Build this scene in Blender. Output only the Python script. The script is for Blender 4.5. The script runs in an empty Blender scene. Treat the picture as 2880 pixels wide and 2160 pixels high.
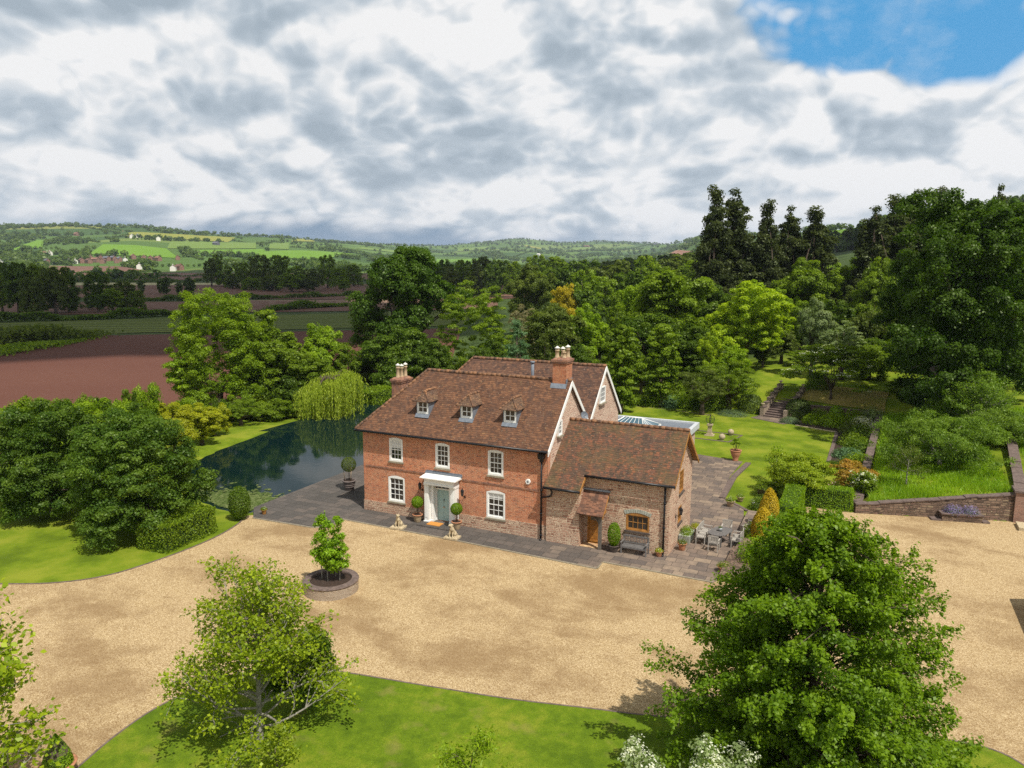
import bpy, math, random
import numpy as np
from mathutils import Vector, Matrix
random.seed(7)
C0=bpy.context.scene.collection
scene=bpy.context.scene
# ------------------------------------------------------------ camera
cam=bpy.data.cameras.new('camera'); camo=bpy.data.objects.new('camera',cam); C0.objects.link(camo)
PITCH,YAW,ROLL=0.158480,-0.440573,0.0039427
fw=Vector((math.sin(YAW)*math.cos(PITCH),math.cos(YAW)*math.cos(PITCH),-math.sin(PITCH)))
rt=Vector((math.cos(YAW),-math.sin(YAW),0)); up=rt.cross(fw)
r2=rt*math.cos(ROLL)+up*math.sin(ROLL); u2=up*math.cos(ROLL)-rt*math.sin(ROLL)
camo.matrix_world=Matrix.Translation((28.781,-38.610,15.893))@Matrix((r2,u2,-fw)).transposed().to_4x4()
cam.sensor_width=36; cam.lens=36*2115.54/2880; cam.clip_start=.5; cam.clip_end=20000
scene.camera=camo
# ------------------------------------------------------------ light
SUN=Vector((.463,-.272,.844)).normalized()
sl=bpy.data.lights.new('sun','SUN'); sl.energy=5.0; sl.angle=math.radians(.55); sl.color=(1,.95,.86)
so=bpy.data.objects.new('sun',sl); C0.objects.link(so); so.rotation_euler=SUN.to_track_quat('Z','Y').to_euler(); so.location=(60,-30,60)
vs=scene.view_settings; vs.view_transform='Standard'; vs.look='None'; vs.exposure=0.12; vs.gamma=1
scene.cycles.max_bounces=6; scene.cycles.diffuse_bounces=3; scene.cycles.glossy_bounces=3; scene.cycles.transmission_bounces=4
scene.cycles.transparent_max_bounces=6; scene.cycles.volume_bounces=0
scene.cycles.use_denoising=False; scene.cycles.sample_clamp_indirect=3
# ------------------------------------------------------------ node helper
class NT:
    def __init__(s,t): s.t=t; t.nodes.clear()
    def n(s,typ,ins={},**pr):
        nd=s.t.nodes.new(typ)
        for k,v in pr.items(): setattr(nd,k,v)
        for k,v in ins.items():
            i=nd.inputs[k]
            if isinstance(v,bpy.types.NodeSocket): s.t.links.new(v,i)
            elif isinstance(v,tuple) and len(v)==2 and hasattr(v[0],'outputs'): s.t.links.new(v[0].outputs[v[1]],i)
            elif hasattr(v,'outputs'): s.t.links.new(v.outputs[2] if v.bl_idname=='ShaderNodeMix' else v.outputs[0],i)
            else: i.default_value=v
        return nd
    def mth(s,op,a,b=0,clamp=False):
        return s.n('ShaderNodeMath',{0:a,1:b},operation=op,use_clamp=clamp)
    def vm(s,op,a,b=(0,0,0)):
        return s.n('ShaderNodeVectorMath',{0:a,1:b},operation=op)
    def noise(s,vec,scale,det=3,rough=.5,dist=0):
        return s.n('ShaderNodeTexNoise',{'Vector':vec,'Scale':scale,'Detail':det,'Roughness':rough,'Distortion':dist})
    def mr(s,v,a,b,c=0,d=1,smooth=False):
        return s.n('ShaderNodeMapRange',{0:v,1:a,2:b,3:c,4:d},interpolation_type='SMOOTHSTEP' if smooth else 'LINEAR')
    def mix(s,f,a,b,mode='MIX'):
        nd=s.t.nodes.new('ShaderNodeMix'); nd.data_type='RGBA'; nd.blend_type=mode
        for i,v in ((0,f),(6,a),(7,b)):
            if isinstance(v,tuple) and len(v)==2: v=v[0].outputs[v[1]]
            if isinstance(v,bpy.types.NodeSocket): s.t.links.new(v,nd.inputs[i])
            elif hasattr(v,'outputs'): s.t.links.new(v.outputs[2] if v.bl_idname=='ShaderNodeMix' else v.outputs[0],nd.inputs[i])
            else: nd.inputs[i].default_value=(v if i==0 else (*v,1) if len(v)==3 else v)
        return nd
    def ramp(s,f,stops,interp='LINEAR'):
        nd=s.n('ShaderNodeValToRGB',{0:f}); cr=nd.color_ramp; cr.interpolation=interp
        while len(cr.elements)<len(stops): cr.elements.new(.5)
        for e,(p,c) in zip(cr.elements,stops): e.position=p; e.color=(*c,1) if len(c)==3 else c
        return nd
def out_of(x): return x.outputs[2] if getattr(x,'bl_idname','')=='ShaderNodeMix' else x.outputs[0] if hasattr(x,'outputs') else x
# ------------------------------------------------------------ world: nishita sky with a cloud deck
w=bpy.data.worlds.new("World"); scene.world=w; w.use_nodes=True
t=NT(w.node_tree)
sky=t.n('ShaderNodeTexSky',sky_type='NISHITA',sun_disc=False,sun_elevation=math.radians(57.5),sun_rotation=math.radians(120.4))
tc=t.n('ShaderNodeTexCoord'); dirv=tc.outputs['Generated']
sep=t.n('ShaderNodeSeparateXYZ',{0:dirv}); Z=sep.outputs['Z']
zz=t.mth('MAXIMUM',Z,0.0); zq=t.mth('MULTIPLY',t.mth('POWER',zz,.82),1.45)
P=t.n('ShaderNodeCombineXYZ',{0:sep.outputs['X'],1:sep.outputs['Y'],2:zq})
warp=t.noise(P,3.2,2,.5); wv=t.vm('SCALE',t.vm('SUBTRACT',(warp,'Color'),(.5,.5,.5))); wv.inputs['Scale'].default_value=.07
PW=t.vm('ADD',P,wv)
def deck(v):
    f=t.noise(v,2.6,6,.52); acc=t.mth('MULTIPLY',f,1.0)
    for sc_,wt in ((4.2,.55),(9.5,.34),(21,.17),(46,.08)):
        q=t.noise(v,sc_,0,0); acc=t.mth('ADD',acc,t.mth('MULTIPLY',t.mth('ABSOLUTE',t.mth('SUBTRACT',q,.5)),wt*2))
    return acc
n1=deck(PW)
# second look-up shifted up and towards the sun gives the lit tops and the shaded bases
n2=deck(t.vm('ADD',PW,(.014,-.008,.030)))
big=t.noise(P,2.1,3,.5)
lit=t.mth('MULTIPLY',t.mth('SUBTRACT',n1,n2),3.4)
dens=t.mth('ADD',t.mth('MULTIPLY',n1,.45),t.mth('MULTIPLY',big,.5))
gd=Vector((-.80,.58,.17)).normalized(); GD=t.n('ShaderNodeVectorMath',{0:t.vm('NORMALIZE',dirv),1:tuple(gd)},operation='DOT_PRODUCT')
side=t.mr(GD.outputs['Value'],.86,1,0,.28,True)
grey=t.mth('ADD',t.mr(dens,.46,.70,0,1,True),side)
tone=t.mth('ADD',t.mth('SUBTRACT',.86,t.mth('MULTIPLY',grey,.38)),lit)
base=t.ramp(tone,[(0,(.42,.50,.575)),(.28,(.52,.60,.675)),(.48,(.63,.70,.765)),(.68,(.80,.84,.875)),(.92,(1,1,1))])
# clear patch high on the right of the picture
def hole_(v,r0,k):
    D_=t.n('ShaderNodeVectorMath',{0:t.vm('NORMALIZE',dirv),1:tuple(Vector(v).normalized())},operation='DOT_PRODUCT'); return t.mr(D_.outputs['Value'],r0,1,0,k,True)
hole=t.mth('MAXIMUM',t.mth('MAXIMUM',hole_((-.02,.962,.285),.9945,.44),hole_((.067,.967,.25),.9940,.45)),hole_((-.09,.95,.31),.990,.42))
cov=t.mr(t.mth('SUBTRACT',t.mth('ADD',dens,.13),hole),.34,.46,0,1,True)
skys=t.vm('SCALE',sky); skys.inputs['Scale'].default_value=.085
skyc=t.mix(t.mr(t.noise(PW,7,5,.6),.5,.72,0,.45),t.mix(.75,out_of(skys),(.07,.44,.88)),(.72,.82,.92))
col=t.mix(cov,skyc,base)
# distant layers: flat bases and blue-grey air towards the horizon
layer=t.noise(t.vm('MULTIPLY',dirv,(3.2,3.2,22)),1.7,5,.55)
lc=t.ramp(layer,[(.34,(.36,.48,.60)),(.46,(.50,.61,.71)),(.55,(.74,.80,.85)),(.66,(.94,.95,.96))])
hz=t.mr(t.mth('ADD',Z,t.mth('MULTIPLY',t.mth('SUBTRACT',n1,.5),.10)),.03,.085,1,0,True)
col=t.mix(hz,col,lc)
rd=Vector((-.60,.80,.045)).normalized(); RD=t.n('ShaderNodeVectorMath',{0:t.vm('NORMALIZE',dirv),1:tuple(rd)},operation='DOT_PRODUCT')
rain=t.mr(t.mth('ADD',RD.outputs['Value'],t.mth('MULTIPLY',t.mth('SUBTRACT',layer,.5),.16)),.92,.99,0,.95,True)
rb=t.mth('MULTIPLY',rain,t.mr(t.mth('ADD',Z,t.mth('MULTIPLY',t.mth('SUBTRACT',n1,.5),.05)),.045,.068,1,0,True))
col2=t.mix(rb,col,(.15,.27,.41))
down=t.mr(Z,-.02,0,1,0)
col3=t.mix(down,col2,(.09,.11,.07))
bg=t.n('ShaderNodeBackground',{'Color':out_of(col3),'Strength':.86})
t.n('ShaderNodeOutputWorld',{0:bg}); w.cycles.sampling_method='MANUAL'; w.cycles.sample_map_resolution=256
# ------------------------------------------------------------ object helpers
def link(o,parent=None):
    C0.objects.link(o)
    if parent: o.parent=parent
    return o
def tag(o,label=None,cat=None,group=None,kind=None):
    if label: o['label']=label
    if cat: o['category']=cat
    if group: o['group']=group
    if kind: o['kind']=kind
    return o
def thing(name,label,cat,loc=(0,0,0),rz=0,group=None):
    o=bpy.data.objects.new(name,None); o.empty_display_size=.3; link(o); o.location=loc; o.rotation_euler=(0,0,rz)
    return tag(o,label,cat,group)
class MB:
    def __init__(s): s.v=[];s.f=[];s.m=[];s.sm=[]
    def face(s,pts,m=0,smooth=False):
        k=len(s.v); s.v+= [tuple(p) for p in pts]; s.f.append(tuple(range(k,k+len(pts)))); s.m.append(m); s.sm.append(smooth)
    def raw(s,vs,fs,m=0,smooth=False):
        k=len(s.v); s.v+=[tuple(p) for p in vs]; s.f+=[tuple(i+k for i in f) for f in fs]; s.m+=[m]*len(fs); s.sm+=[smooth]*len(fs)
    def box(s,a,b,m=0,top=1.0):
        x0,y0,z0=a;x1,y1,z1=b
        if x0>x1:x0,x1=x1,x0
        if y0>y1:y0,y1=y1,y0
        cx,cy=(x0+x1)/2,(y0+y1)/2
        q=lambda x,y:(cx+(x-cx)*top,cy+(y-cy)*top,z1)
        v=[(x0,y0,z0),(x1,y0,z0),(x1,y1,z0),(x0,y1,z0),q(x0,y0),q(x1,y0),q(x1,y1),q(x0,y1)]
        s.raw(v,[(0,3,2,1),(4,5,6,7),(0,1,5,4),(1,2,6,5),(2,3,7,6),(3,0,4,7)],m)
    def tube(s,pts,rs,n=8,m=0,cap=True,smooth=True):
        pts=[Vector(p) for p in pts]
        if not isinstance(rs,(list,tuple)): rs=[rs]*len(pts)
        k=len(s.v); N=len(pts); 
        for i,p in enumerate(pts):
            d=(pts[min(i+1,N-1)]-pts[max(i-1,0)]); 
            if d.length<1e-6: d=Vector((0,0,1))
            d.normalize(); a=Vector((0,0,1)) if abs(d.z)<.9 else Vector((1,0,0)); u=d.cross(a).normalized(); v=d.cross(u)
            for j in range(n):
                th=2*math.pi*j/n; s.v.append(tuple(p+(u*math.cos(th)+v*math.sin(th))*rs[i]))
        for i in range(N-1):
            for j in range(n):
                a=k+i*n+j;b=k+i*n+(j+1)%n; s.f.append((a,b,b+n,a+n)); s.m.append(m); s.sm.append(smooth)
        if cap:
            s.f.append(tuple(k+j for j in range(n))[::-1]); s.f.append(tuple(k+(N-1)*n+j for j in range(n))); s.m+=[m,m]; s.sm+=[False,False]
    def lathe(s,prof,c=(0,0,0),n=20,m=0,smooth=True,sx=1,sy=1):
        k=len(s.v); 
        for r,z in prof:
            for j in range(n):
                th=2*math.pi*j/n; s.v.append((c[0]+r*math.cos(th)*sx,c[1]+r*math.sin(th)*sy,c[2]+z))
        for i in range(len(prof)-1):
            for j in range(n):
                a=k+i*n+j;b=k+i*n+(j+1)%n; s.f.append((a,b,b+n,a+n)); s.m.append(m); s.sm.append(smooth)
    def build(s,name,mats,parent=None,loc=None,merge=False):
        me=bpy.data.meshes.new(name); me.from_pydata(s.v,[],s.f)
        if not isinstance(mats,(list,tuple)): mats=[mats]
        for m in mats: me.materials.append(m)
        me.polygons.foreach_set('material_index',s.m); me.polygons.foreach_set('use_smooth',s.sm)
        autouv(me); me.update()
        o=bpy.data.objects.new(name,me); link(o,parent)
        if loc: o.location=loc
        return o
def autouv(me):
    nl=len(me.loops); 
    if nl==0: return
    co=np.empty(len(me.vertices)*3); me.vertices.foreach_get('co',co); co=co.reshape(-1,3)
    li=np.empty(nl,np.int32); me.loops.foreach_get('vertex_index',li)
    npy=len(me.polygons); nr=np.empty(npy*3); me.polygons.foreach_get('normal',nr); nr=nr.reshape(-1,3)
    lt=np.empty(npy,np.int32); me.polygons.foreach_get('loop_total',lt)
    N=np.repeat(nr,lt,axis=0); p=co[li]
    ux=-N[:,1].copy(); uy=N[:,0].copy(); L=np.hypot(ux,uy); flat=L<.12
    ux=np.where(flat,1,ux/np.maximum(L,1e-9)); uy=np.where(flat,0,uy/np.maximum(L,1e-9))
    uz=np.zeros_like(ux); U=np.stack([ux,uy,uz],1)
    V=np.cross(N,U); V[flat]=(0,1,0)
    uv=np.stack([(p*U).sum(1),(p*V).sum(1)],1)
    l=me.uv_layers.new(name='UVMap'); l.data.foreach_set('uv',uv.astype(np.float32).ravel())
def npmesh(name,V,F,mat,attr=None,smooth=False):
    """F: (n,4) or (n,3) index array"""
    me=bpy.data.meshes.new(name); k=F.shape[1]
    me.vertices.add(len(V)); me.vertices.foreach_set('co',V.astype(np.float32).ravel())
    me.loops.add(F.size); me.loops.foreach_set('vertex_index',F.astype(np.int32).ravel())
    me.polygons.add(len(F)); me.polygons.foreach_set('loop_start',np.arange(0,F.size,k,dtype=np.int32)); me.polygons.foreach_set('loop_total',np.full(len(F),k,np.int32))
    if smooth: me.polygons.foreach_set('use_smooth',np.ones(len(F),bool))
    if attr is not None:
        a=me.attributes.new('v','FLOAT','FACE'); a.data.foreach_set('value',attr.astype(np.float32))
    me.update(calc_edges=True)
    for m in (mat if isinstance(mat,list) else [mat]): me.materials.append(m)
    return me
def add_mesh(name,me,parent=None,loc=None,mat=None):
    o=bpy.data.objects.new(name,me); link(o,parent)
    if loc is not None: o.location=loc
    if mat is not None: o.material_slots[0].link='OBJECT'; o.material_slots[0].material=mat
    return o
# ------------------------------------------------------------ terrain height
CX,CY,CZ=28.781,-38.610,15.893
FX,FY=-0.42646,0.90451
def ss(a,b,x):
    t=np.clip((x-a)/(b-a),0,1); return t*t*(3-2*t)
POND=np.array([(-6.9,-3.4),(-6.9,27),(-12,30),(-19,28),(-21,21),(-21.6,14.5),(-21.4,8.5),(-20,3.7),(-16.8,0.2),(-13,-2.2),(-9.5,-3.3)],float)
def sdist(P,x,y):
    x=np.asarray(x,float);y=np.asarray(y,float)
    d=np.full(x.shape,1e9);ins=np.zeros(x.shape,bool)
    n=len(P)
    for i in range(n):
        ax,ay=P[i];bx,by=P[(i+1)%n];ex,ey=bx-ax,by-ay
        t=np.clip(((x-ax)*ex+(y-ay)*ey)/(ex*ex+ey*ey),0,1)
        d=np.minimum(d,np.hypot(x-ax-t*ex,y-ay-t*ey))
        c=((ay>y)!=(by>y))&(x<(bx-ax)*(y-ay)/((by-ay) if by!=ay else 1e-9)+ax)
        ins^=c
    return np.where(ins,-d,d)
RA=np.array([-1.2,-.82,-.6814,-.586,-.4917,-.416,-.3499,-.279,-.246,-.141,-.09,-.028,0,.0203,.0704,.1097,.1645,.2038,.243,.31,.45,.68,1.0])
RR=np.array([640,646,648,643,643,661,668,676,683,693,692,681,672,674,684,679,683,687,672,662,640,566,530])
RS=np.array([2500,2500,2600,2600,2600,2700,2900,3200,3400,4200,5000,5600,5800,5800,5600,5600,5400,4500,2600,1500,900,620,560])
S1=np.array([1000,1000,1050,1100,1100,1100,1150,1200,1250,1600,1800,2000,2100,2200,2200,2200,2000,1500,800,420,200,140,120])
def terr(x,y):
    x=np.asarray(x,float);y=np.asarray(y,float)
    dx,dy=x-CX,y-CY
    s=dx*FX+dy*FY; r=dx*FY-dy*FX
    rad=np.hypot(s,r)
    az=np.where(s>1,r/np.maximum(s,1),np.sign(r)*1.2)
    az=np.clip(az,-1.2,1.0)
    sr=np.interp(az,RA,RS);s1=np.interp(az,RA,S1)
    zr=CZ+(742-np.interp(az,RA,RR))/2115.5*sr
    lf=ss(-.02,-.25,az)
    far=-2.2*ss(62,105,s)*ss(.1,-.1,az)+ss(300,1000,s)*3*lf
    rt_=ss(.05,.45,az)*np.clip(s-78,0,400)*.045
    t=np.clip((s-s1)/(sr-s1),0,1)
    hill=t**1.25*(zr-0)
    und=(np.sin(x*.0043+1.3)*np.cos(y*.0037+.4)*7+np.sin(x*.011+y*.006)*2.5)*ss(0,.25,t)*ss(1,.8,t)
    z=far+rt_*(1-t)+hill+und
    z=np.where(s>sr,z-(s-sr)*.08,z)
    # garden terraces
    bk=(2.0*ss(44,48.6,y)+.03*np.clip(y-48.6,0,60))*ss(6,18,x)*ss(46,40,x)
    yw=13.55+.29*(np.clip(x,29,40)-29); xe=29.2+.045*np.clip(y-13.5,0,34)
    rb=(.55+.13*np.clip(x-29,0,14)+.012*np.clip(y-16,0,60))*ss(xe,xe+.6,x)*ss(yw-.1,yw+.5,y)
    near=np.maximum(bk,rb)
    z=z+near*ss(140,85,s)
    d=sdist(POND,x,y)
    k=np.abs(x+7)<45
    z=np.where(k&(d<1.6),z-.28*ss(1.6,0,d)-1.0*ss(0.0,-1.6,d),z)
    return z

def tz(x,y): return float(terr(x,y))
# ------------------------------------------------------------ materials
def mat(name):
    m=bpy.data.materials.new(name); m.use_nodes=True; return m,NT(m.node_tree)
def fin(t,color,rough=.8,bump=None,bs=.5,bd=.02,spec=.3,metal=0,**kw):
    ins={'Roughness':rough,'Specular IOR Level':spec,'Metallic':metal}
    ins['Base Color']=out_of(color) if hasattr(color,'outputs') else (*color,1) if isinstance(color,tuple) and len(color)==3 else color
    ins.update(kw)
    if bump is not None:
        b=t.n('ShaderNodeBump',{'Height':out_of(bump),'Strength':bs,'Distance':bd}); ins['Normal']=b
    p=t.n('ShaderNodeBsdfPrincipled',ins); t.n('ShaderNodeOutputMaterial',{0:p}); return p
def uvn(t): return t.n('ShaderNodeUVMap').outputs[0]
def pos(t): return t.n('ShaderNodeNewGeometry').outputs['Position']
M={}
def simple(name,c,rough=.6,var=.15,scale=6,spec=.3,metal=0,c2=None):
    m,t=mat(name); P=pos(t); n=t.noise(P,scale,4,.6)
    c2=c2 or tuple(x*(1-var) for x in c)
    fin(t,t.mix(t.mr(n,.35,.65),c2,tuple(min(1,x*(1+var*.5)) for x in c)),rough,spec=spec,metal=metal,bump=n,bs=.15); M[name]=m; return m
simple('white_paint',(.78,.78,.75),.45,.06); simple('black_iron',(.012,.012,.014),.35,.3); simple('lead',(.16,.18,.21),.5,.2)
simple('oak',(.36,.17,.045),.55,.35,4); simple('old_oak',(.14,.12,.10),.8,.3,8); simple('door_blue',(.36,.50,.47),.45,.05)
simple('stone_sill',(.27,.235,.17),.85,.25,5); simple('terracotta',(.42,.19,.10),.8,.25,7); simple('terracotta_grey',(.16,.13,.12),.7,.3,6)
simple('cream_stone',(.48,.39,.25),.9,.3,9); simple('clay_cream',(.42,.31,.19),.85,.25,7); simple('soil',(.045,.028,.02),.95,.4,14)
simple('doormat',(.55,.24,.05),.95,.2,30); simple('galvanised',(.33,.35,.36),.4,.15,10,metal=.4); simple('teak_grey',(.15,.14,.135),.8,.3,9)
simple('chair_cream',(.38,.35,.31),.7,.15,9); simple('bark',(.10,.075,.055),.95,.4,9); simple('bark_pale',(.26,.24,.20),.95,.4,12)
simple('coping',(.15,.11,.095),.9,.35,5); simple('clay_pot',(.5,.36,.2),.85,.35,5,c2=(.28,.14,.07)); simple('brown_tub',(.09,.07,.06),.8,.3,6)
simple('pale_lead',(.50,.52,.54),.5,.1); simple('cream_wall',(.72,.69,.62),.8,.1); simple('slate',(.13,.13,.15),.6,.25,.5); simple('ball_stone',(.42,.34,.22),.9,.35,14)
simple('trough_stone',(.34,.36,.31),.9,.25,8); simple('curtain',(.6,.6,.58),.9,.05)
simple('brown_door',(.40,.17,.035),.5,.3,5)
m,t=mat('cloud_white'); a=t.n('ShaderNodeBsdfDiffuse',{'Color':(.85,.85,.86,1)}); b=t.n('ShaderNodeBsdfTranslucent',{'Color':(.8,.82,.86,1)})
t.n('ShaderNodeOutputMaterial',{0:t.n('ShaderNodeMixShader',{0:.72,1:a,2:b})}); M['cloud']=m
# window glass: dark, mirror-like
m,t=mat('glass'); n=t.noise(pos(t),1.2,2); fin(t,t.mix(t.mr(n,.4,.6),(.008,.009,.012),(.03,.028,.03)),.06,spec=.6); M['glass']=m
m,t=mat('roof_glass'); fin(t,(.07,.13,.17),.05,spec=.6); M['roof_glass']=m
# brick
def brickmat(name,c1,c2,c3,mortar,bw=.225,bh=.075,patch=(.55,.25,.12),pm=.35):
    m,t=mat(name); U=uvn(t); P=pos(t)
    wob=t.noise(U,3,2); uv=t.vm('ADD',U,t.vm('MULTIPLY',t.vm('SUBTRACT',(wob,'Color'),(.5,.5,.5)),(.02,.014,0)))
    bk=t.n('ShaderNodeTexBrick',{'Vector':uv,'Color1':(0,0,0,1),'Color2':(1,1,1,1),'Mortar':(.5,.5,.5,1),'Scale':1,'Mortar Size':.008,'Mortar Smooth':.3,'Bias':0,'Brick Width':bw,'Row Height':bh},offset=.5,squash=1)
    rnd=t.ramp(bk,[(0,c1),(.35,c2),(.7,c2),(1,c3)])
    big=t.noise(P,.45,4,.6); mid=t.noise(P,2.6,5,.7)
    c=t.mix(t.mr(mid,.42,.68,0,.75),rnd,patch)
    c=t.mix(t.mr(big,.5,.7,0,pm),c,c1)
    c=t.mix(t.mr(t.noise(P,5,3),.55,.7,0,.55),c,tuple(x*.45 for x in c2))
    sp_=t.noise(t.vm('MULTIPLY',U,(1,2.2,1)),11,2,.9); c=t.mix(t.mr(sp_,.52,.62,0,.5),c,mortar); c=t.mix(t.mr(sp_,.45,.37,0,.42),c,tuple(x*.5 for x in c1)); fac=t.mth('MULTIPLY',(bk,'Fac'),t.mr(big,.3,.7,.55,1.))
    c=t.mix(fac,c,mortar)
    hb=t.mth('SUBTRACT',t.mth('MULTIPLY',mid,.4),(bk,'Fac'))
    fin(t,c,.9,hb,.6,.012,.2); M[name]=m
brickmat('brick',(.17,.045,.025),(.44,.115,.045),(.58,.20,.085),(.66,.48,.34))
brickmat('brick_chimney',(.26,.07,.03),(.46,.135,.055),(.5,.2,.1),(.34,.27,.2))
brickmat('brick_dark',(.10,.045,.035),(.20,.09,.065),(.27,.14,.10),(.25,.19,.15))
brickmat('brick_pier',(.22,.11,.085),(.33,.17,.125),(.38,.22,.16),(.35,.28,.22),bw=.3,bh=.08,patch=(.2,.12,.09))
# soldier arch bricks: courses run across the arch
brickmat('brick_arch',(.30,.09,.045),(.50,.17,.08),(.58,.25,.13),(.55,.45,.35),bw=.075,bh=.24)
# rubble stone
def stonemat(name,cols,mortar,w_=.42,h_=.15,ms=.018):
    m,t=mat(name); U=uvn(t); P=pos(t)
    def lay(bw,bh,amp,sc,off):
        wob=t.noise(U,sc,3,.6); uv=t.vm('ADD',t.vm('ADD',U,off),t.vm('MULTIPLY',t.vm('SUBTRACT',(wob,'Color'),(.5,.5,.5)),amp))
        return t.n('ShaderNodeTexBrick',{'Vector':uv,'Color1':(0,0,0,1),'Color2':(1,1,1,1),'Mortar':(.5,.5,.5,1),'Scale':1,'Mortar Size':ms,'Mortar Smooth':.35,'Bias':0,'Brick Width':bw,'Row Height':bh},offset=.43,squash=.55,squash_frequency=3)
    A=lay(w_,h_,(.40,.22,0),1.7,(0,0,0)); B_=lay(w_*.62,h_*.66,(.30,.15,0),2.4,(.13,.07,0))
    sel=t.mr(t.noise(U,1.3,2),.47,.53); cA=t.mix(sel,(A,'Color'),(B_,'Color')); mo=t.mth('ADD',t.mth('MULTIPLY',(A,'Fac'),t.mth('SUBTRACT',1,sel)),t.mth('MULTIPLY',(B_,'Fac'),sel))
    c=t.ramp(cA,[(i/(len(cols)-1),k) for i,k in enumerate(cols)])
    fine=t.noise(P,14,4,.7); c=t.mix(t.mr(fine,.3,.7,.5,0),c,tuple(x*.5 for x in cols[0]))
    big=t.noise(P,.7,3); c=t.mix(t.mr(big,.45,.7,0,.35),c,tuple(x*.7 for x in cols[1]))
    c=t.mix(t.mth('MULTIPLY',mo,t.mr(big,.3,.7,1.0,.65)),c,mortar)
    h=t.mth('ADD',t.mth('SUBTRACT',1,mo),t.mth('MULTIPLY',fine,.4))
    fin(t,c,.95,h,.9,.05,.15); M[name]=m
stonemat('stone',[(.26,.13,.09),(.48,.27,.185),(.61,.38,.265),(.52,.32,.23),(.72,.54,.38)],(.74,.60,.43))
stonemat('stone_gable',[(.36,.20,.15),(.56,.35,.26),(.67,.45,.34),(.58,.38,.30),(.74,.56,.42)],(.80,.66,.51))
stonemat('stone_retaining',[(.07,.05,.04),(.19,.125,.09),(.30,.21,.15),(.25,.15,.12),(.40,.31,.2)],(.08,.065,.05),w_=.5,h_=.16,ms=.02)
stonemat('stone_planter',[(.36,.28,.2),(.48,.37,.26),(.55,.45,.33),(.40,.28,.21),(.6,.5,.38)],(.36,.29,.22),w_=.26,h_=.09)
# clay roof tiles: courses run along the eaves; each tile has its own colour
def tilemat(name,cols,lich=.5,moss=0.0,rowh=.15,tw=.19):
    m,t=mat(name); U=uvn(t); P=pos(t)
    wob=t.noise(U,1.1,3); uv=t.vm('ADD',U,t.vm('MULTIPLY',t.vm('SUBTRACT',(wob,'Color'),(.5,.5,.5)),(.03,.05,0)))
    bk=t.n('ShaderNodeTexBrick',{'Vector':uv,'Color1':(0,0,0,1),'Color2':(1,1,1,1),'Mortar':(.5,.5,.5,1),'Scale':1,'Mortar Size':.006,'Mortar Smooth':.2,'Bias':0,'Brick Width':tw,'Row Height':rowh},offset=.5)
    mid=t.noise(P,2.4,5,.7); f=t.mth('ADD',t.mth('MULTIPLY',bk,.78),t.mr(mid,.3,.7,-.10,.32))
    c=t.ramp(f,[(i/(len(cols)-1),k) for i,k in enumerate(cols)])
    sy=t.n('ShaderNodeSeparateXYZ',{0:uv}).outputs['Y']; row=t.mth('FRACT',t.mth('DIVIDE',sy,rowh))
    butt=t.mr(row,0.0,.22,1,0)          # lower edge of every course is coloured darker so the rows show
    c=t.mix(t.mth('MULTIPLY',butt,.8),c,(.035,.02,.016))
    st=t.noise(t.vm('MULTIPLY',P,(1,.35,.35)),1.5,4,.6); c=t.mix(t.mr(st,.5,.7,0,.5),c,(.10,.06,.045))
    l=t.noise(P,7,4,.75); c=t.mix(t.mr(l,.62,.70,0,lich),c,(.42,.30,.12))
    l2=t.noise(P,19,2,.5); c=t.mix(t.mr(l2,.70,.74,0,.8),c,(.55,.5,.38))
    if moss: c=t.mix(t.mr(t.noise(P,.55,5,.6),.44,.62,0,moss),c,(.13,.105,.03))
    h=t.mth('ADD',t.mth('MULTIPLY',t.mth('SUBTRACT',1,row),.8),t.mth('MULTIPLY',bk,.35))
    fin(t,c,.85,h,.85,.035,.25); M[name]=m
tilemat('tiles',[(.070,.038,.026),(.098,.049,.030),(.125,.060,.034),(.155,.073,.039),(.21,.10,.052)])
tilemat('tiles_rear',[(.055,.036,.030),(.082,.046,.034),(.11,.058,.039),(.14,.07,.043),(.20,.105,.065)],lich=.4)
tilemat('tiles_annex',[(.052,.036,.027),(.080,.050,.034),(.108,.060,.038),(.15,.064,.037),(.22,.085,.045)],lich=.5,moss=.3)
tilemat('tiles_dormer',[(.055,.036,.027),(.09,.054,.036),(.13,.075,.046),(.17,.095,.055),(.22,.13,.075)],lich=.8)
tilemat('tiles_plain',[(.09,.05,.035),(.13,.068,.046),(.17,.083,.052),(.21,.10,.06),(.25,.13,.08)],lich=.2,rowh=.3,tw=.4)
simple('ridge_clay',(.24,.12,.06),.9,.45,3,c2=(.075,.05,.04))
# gravel
m,t=mat('gravel'); P=pos(t)
g1=t.noise(P,26,3,.8); g2=t.n('ShaderNodeTexVoronoi',{'Vector':P,'Scale':34}); big=t.noise(t.vm('MULTIPLY',t.vm('ADD',P,(3,2,0)),(1,1.7,1)),.13,5,.6,.4); mid=t.noise(P,1.1,4,.6)
sp=t.n('ShaderNodeSeparateColor',{0:g2.outputs['Color']})
c=t.ramp(sp.outputs[0],[(0,(.24,.150,.070)),(.3,(.385,.272,.136)),(.6,(.50,.37,.198)),(1,(.67,.53,.33))])
c=t.mix(t.mr(g1,.35,.6,.38,0),c,(.17,.10,.045))
d=t.mr(t.mth('ADD',t.mth('MULTIPLY',big,.8),t.mth('MULTIPLY',mid,.25)),.47,.66,0,.66,True)
c=t.mix(d,c,(.205,.125,.058))
fin(t,c,.95,g1,.8,.03,.15); M['gravel']=m
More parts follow.
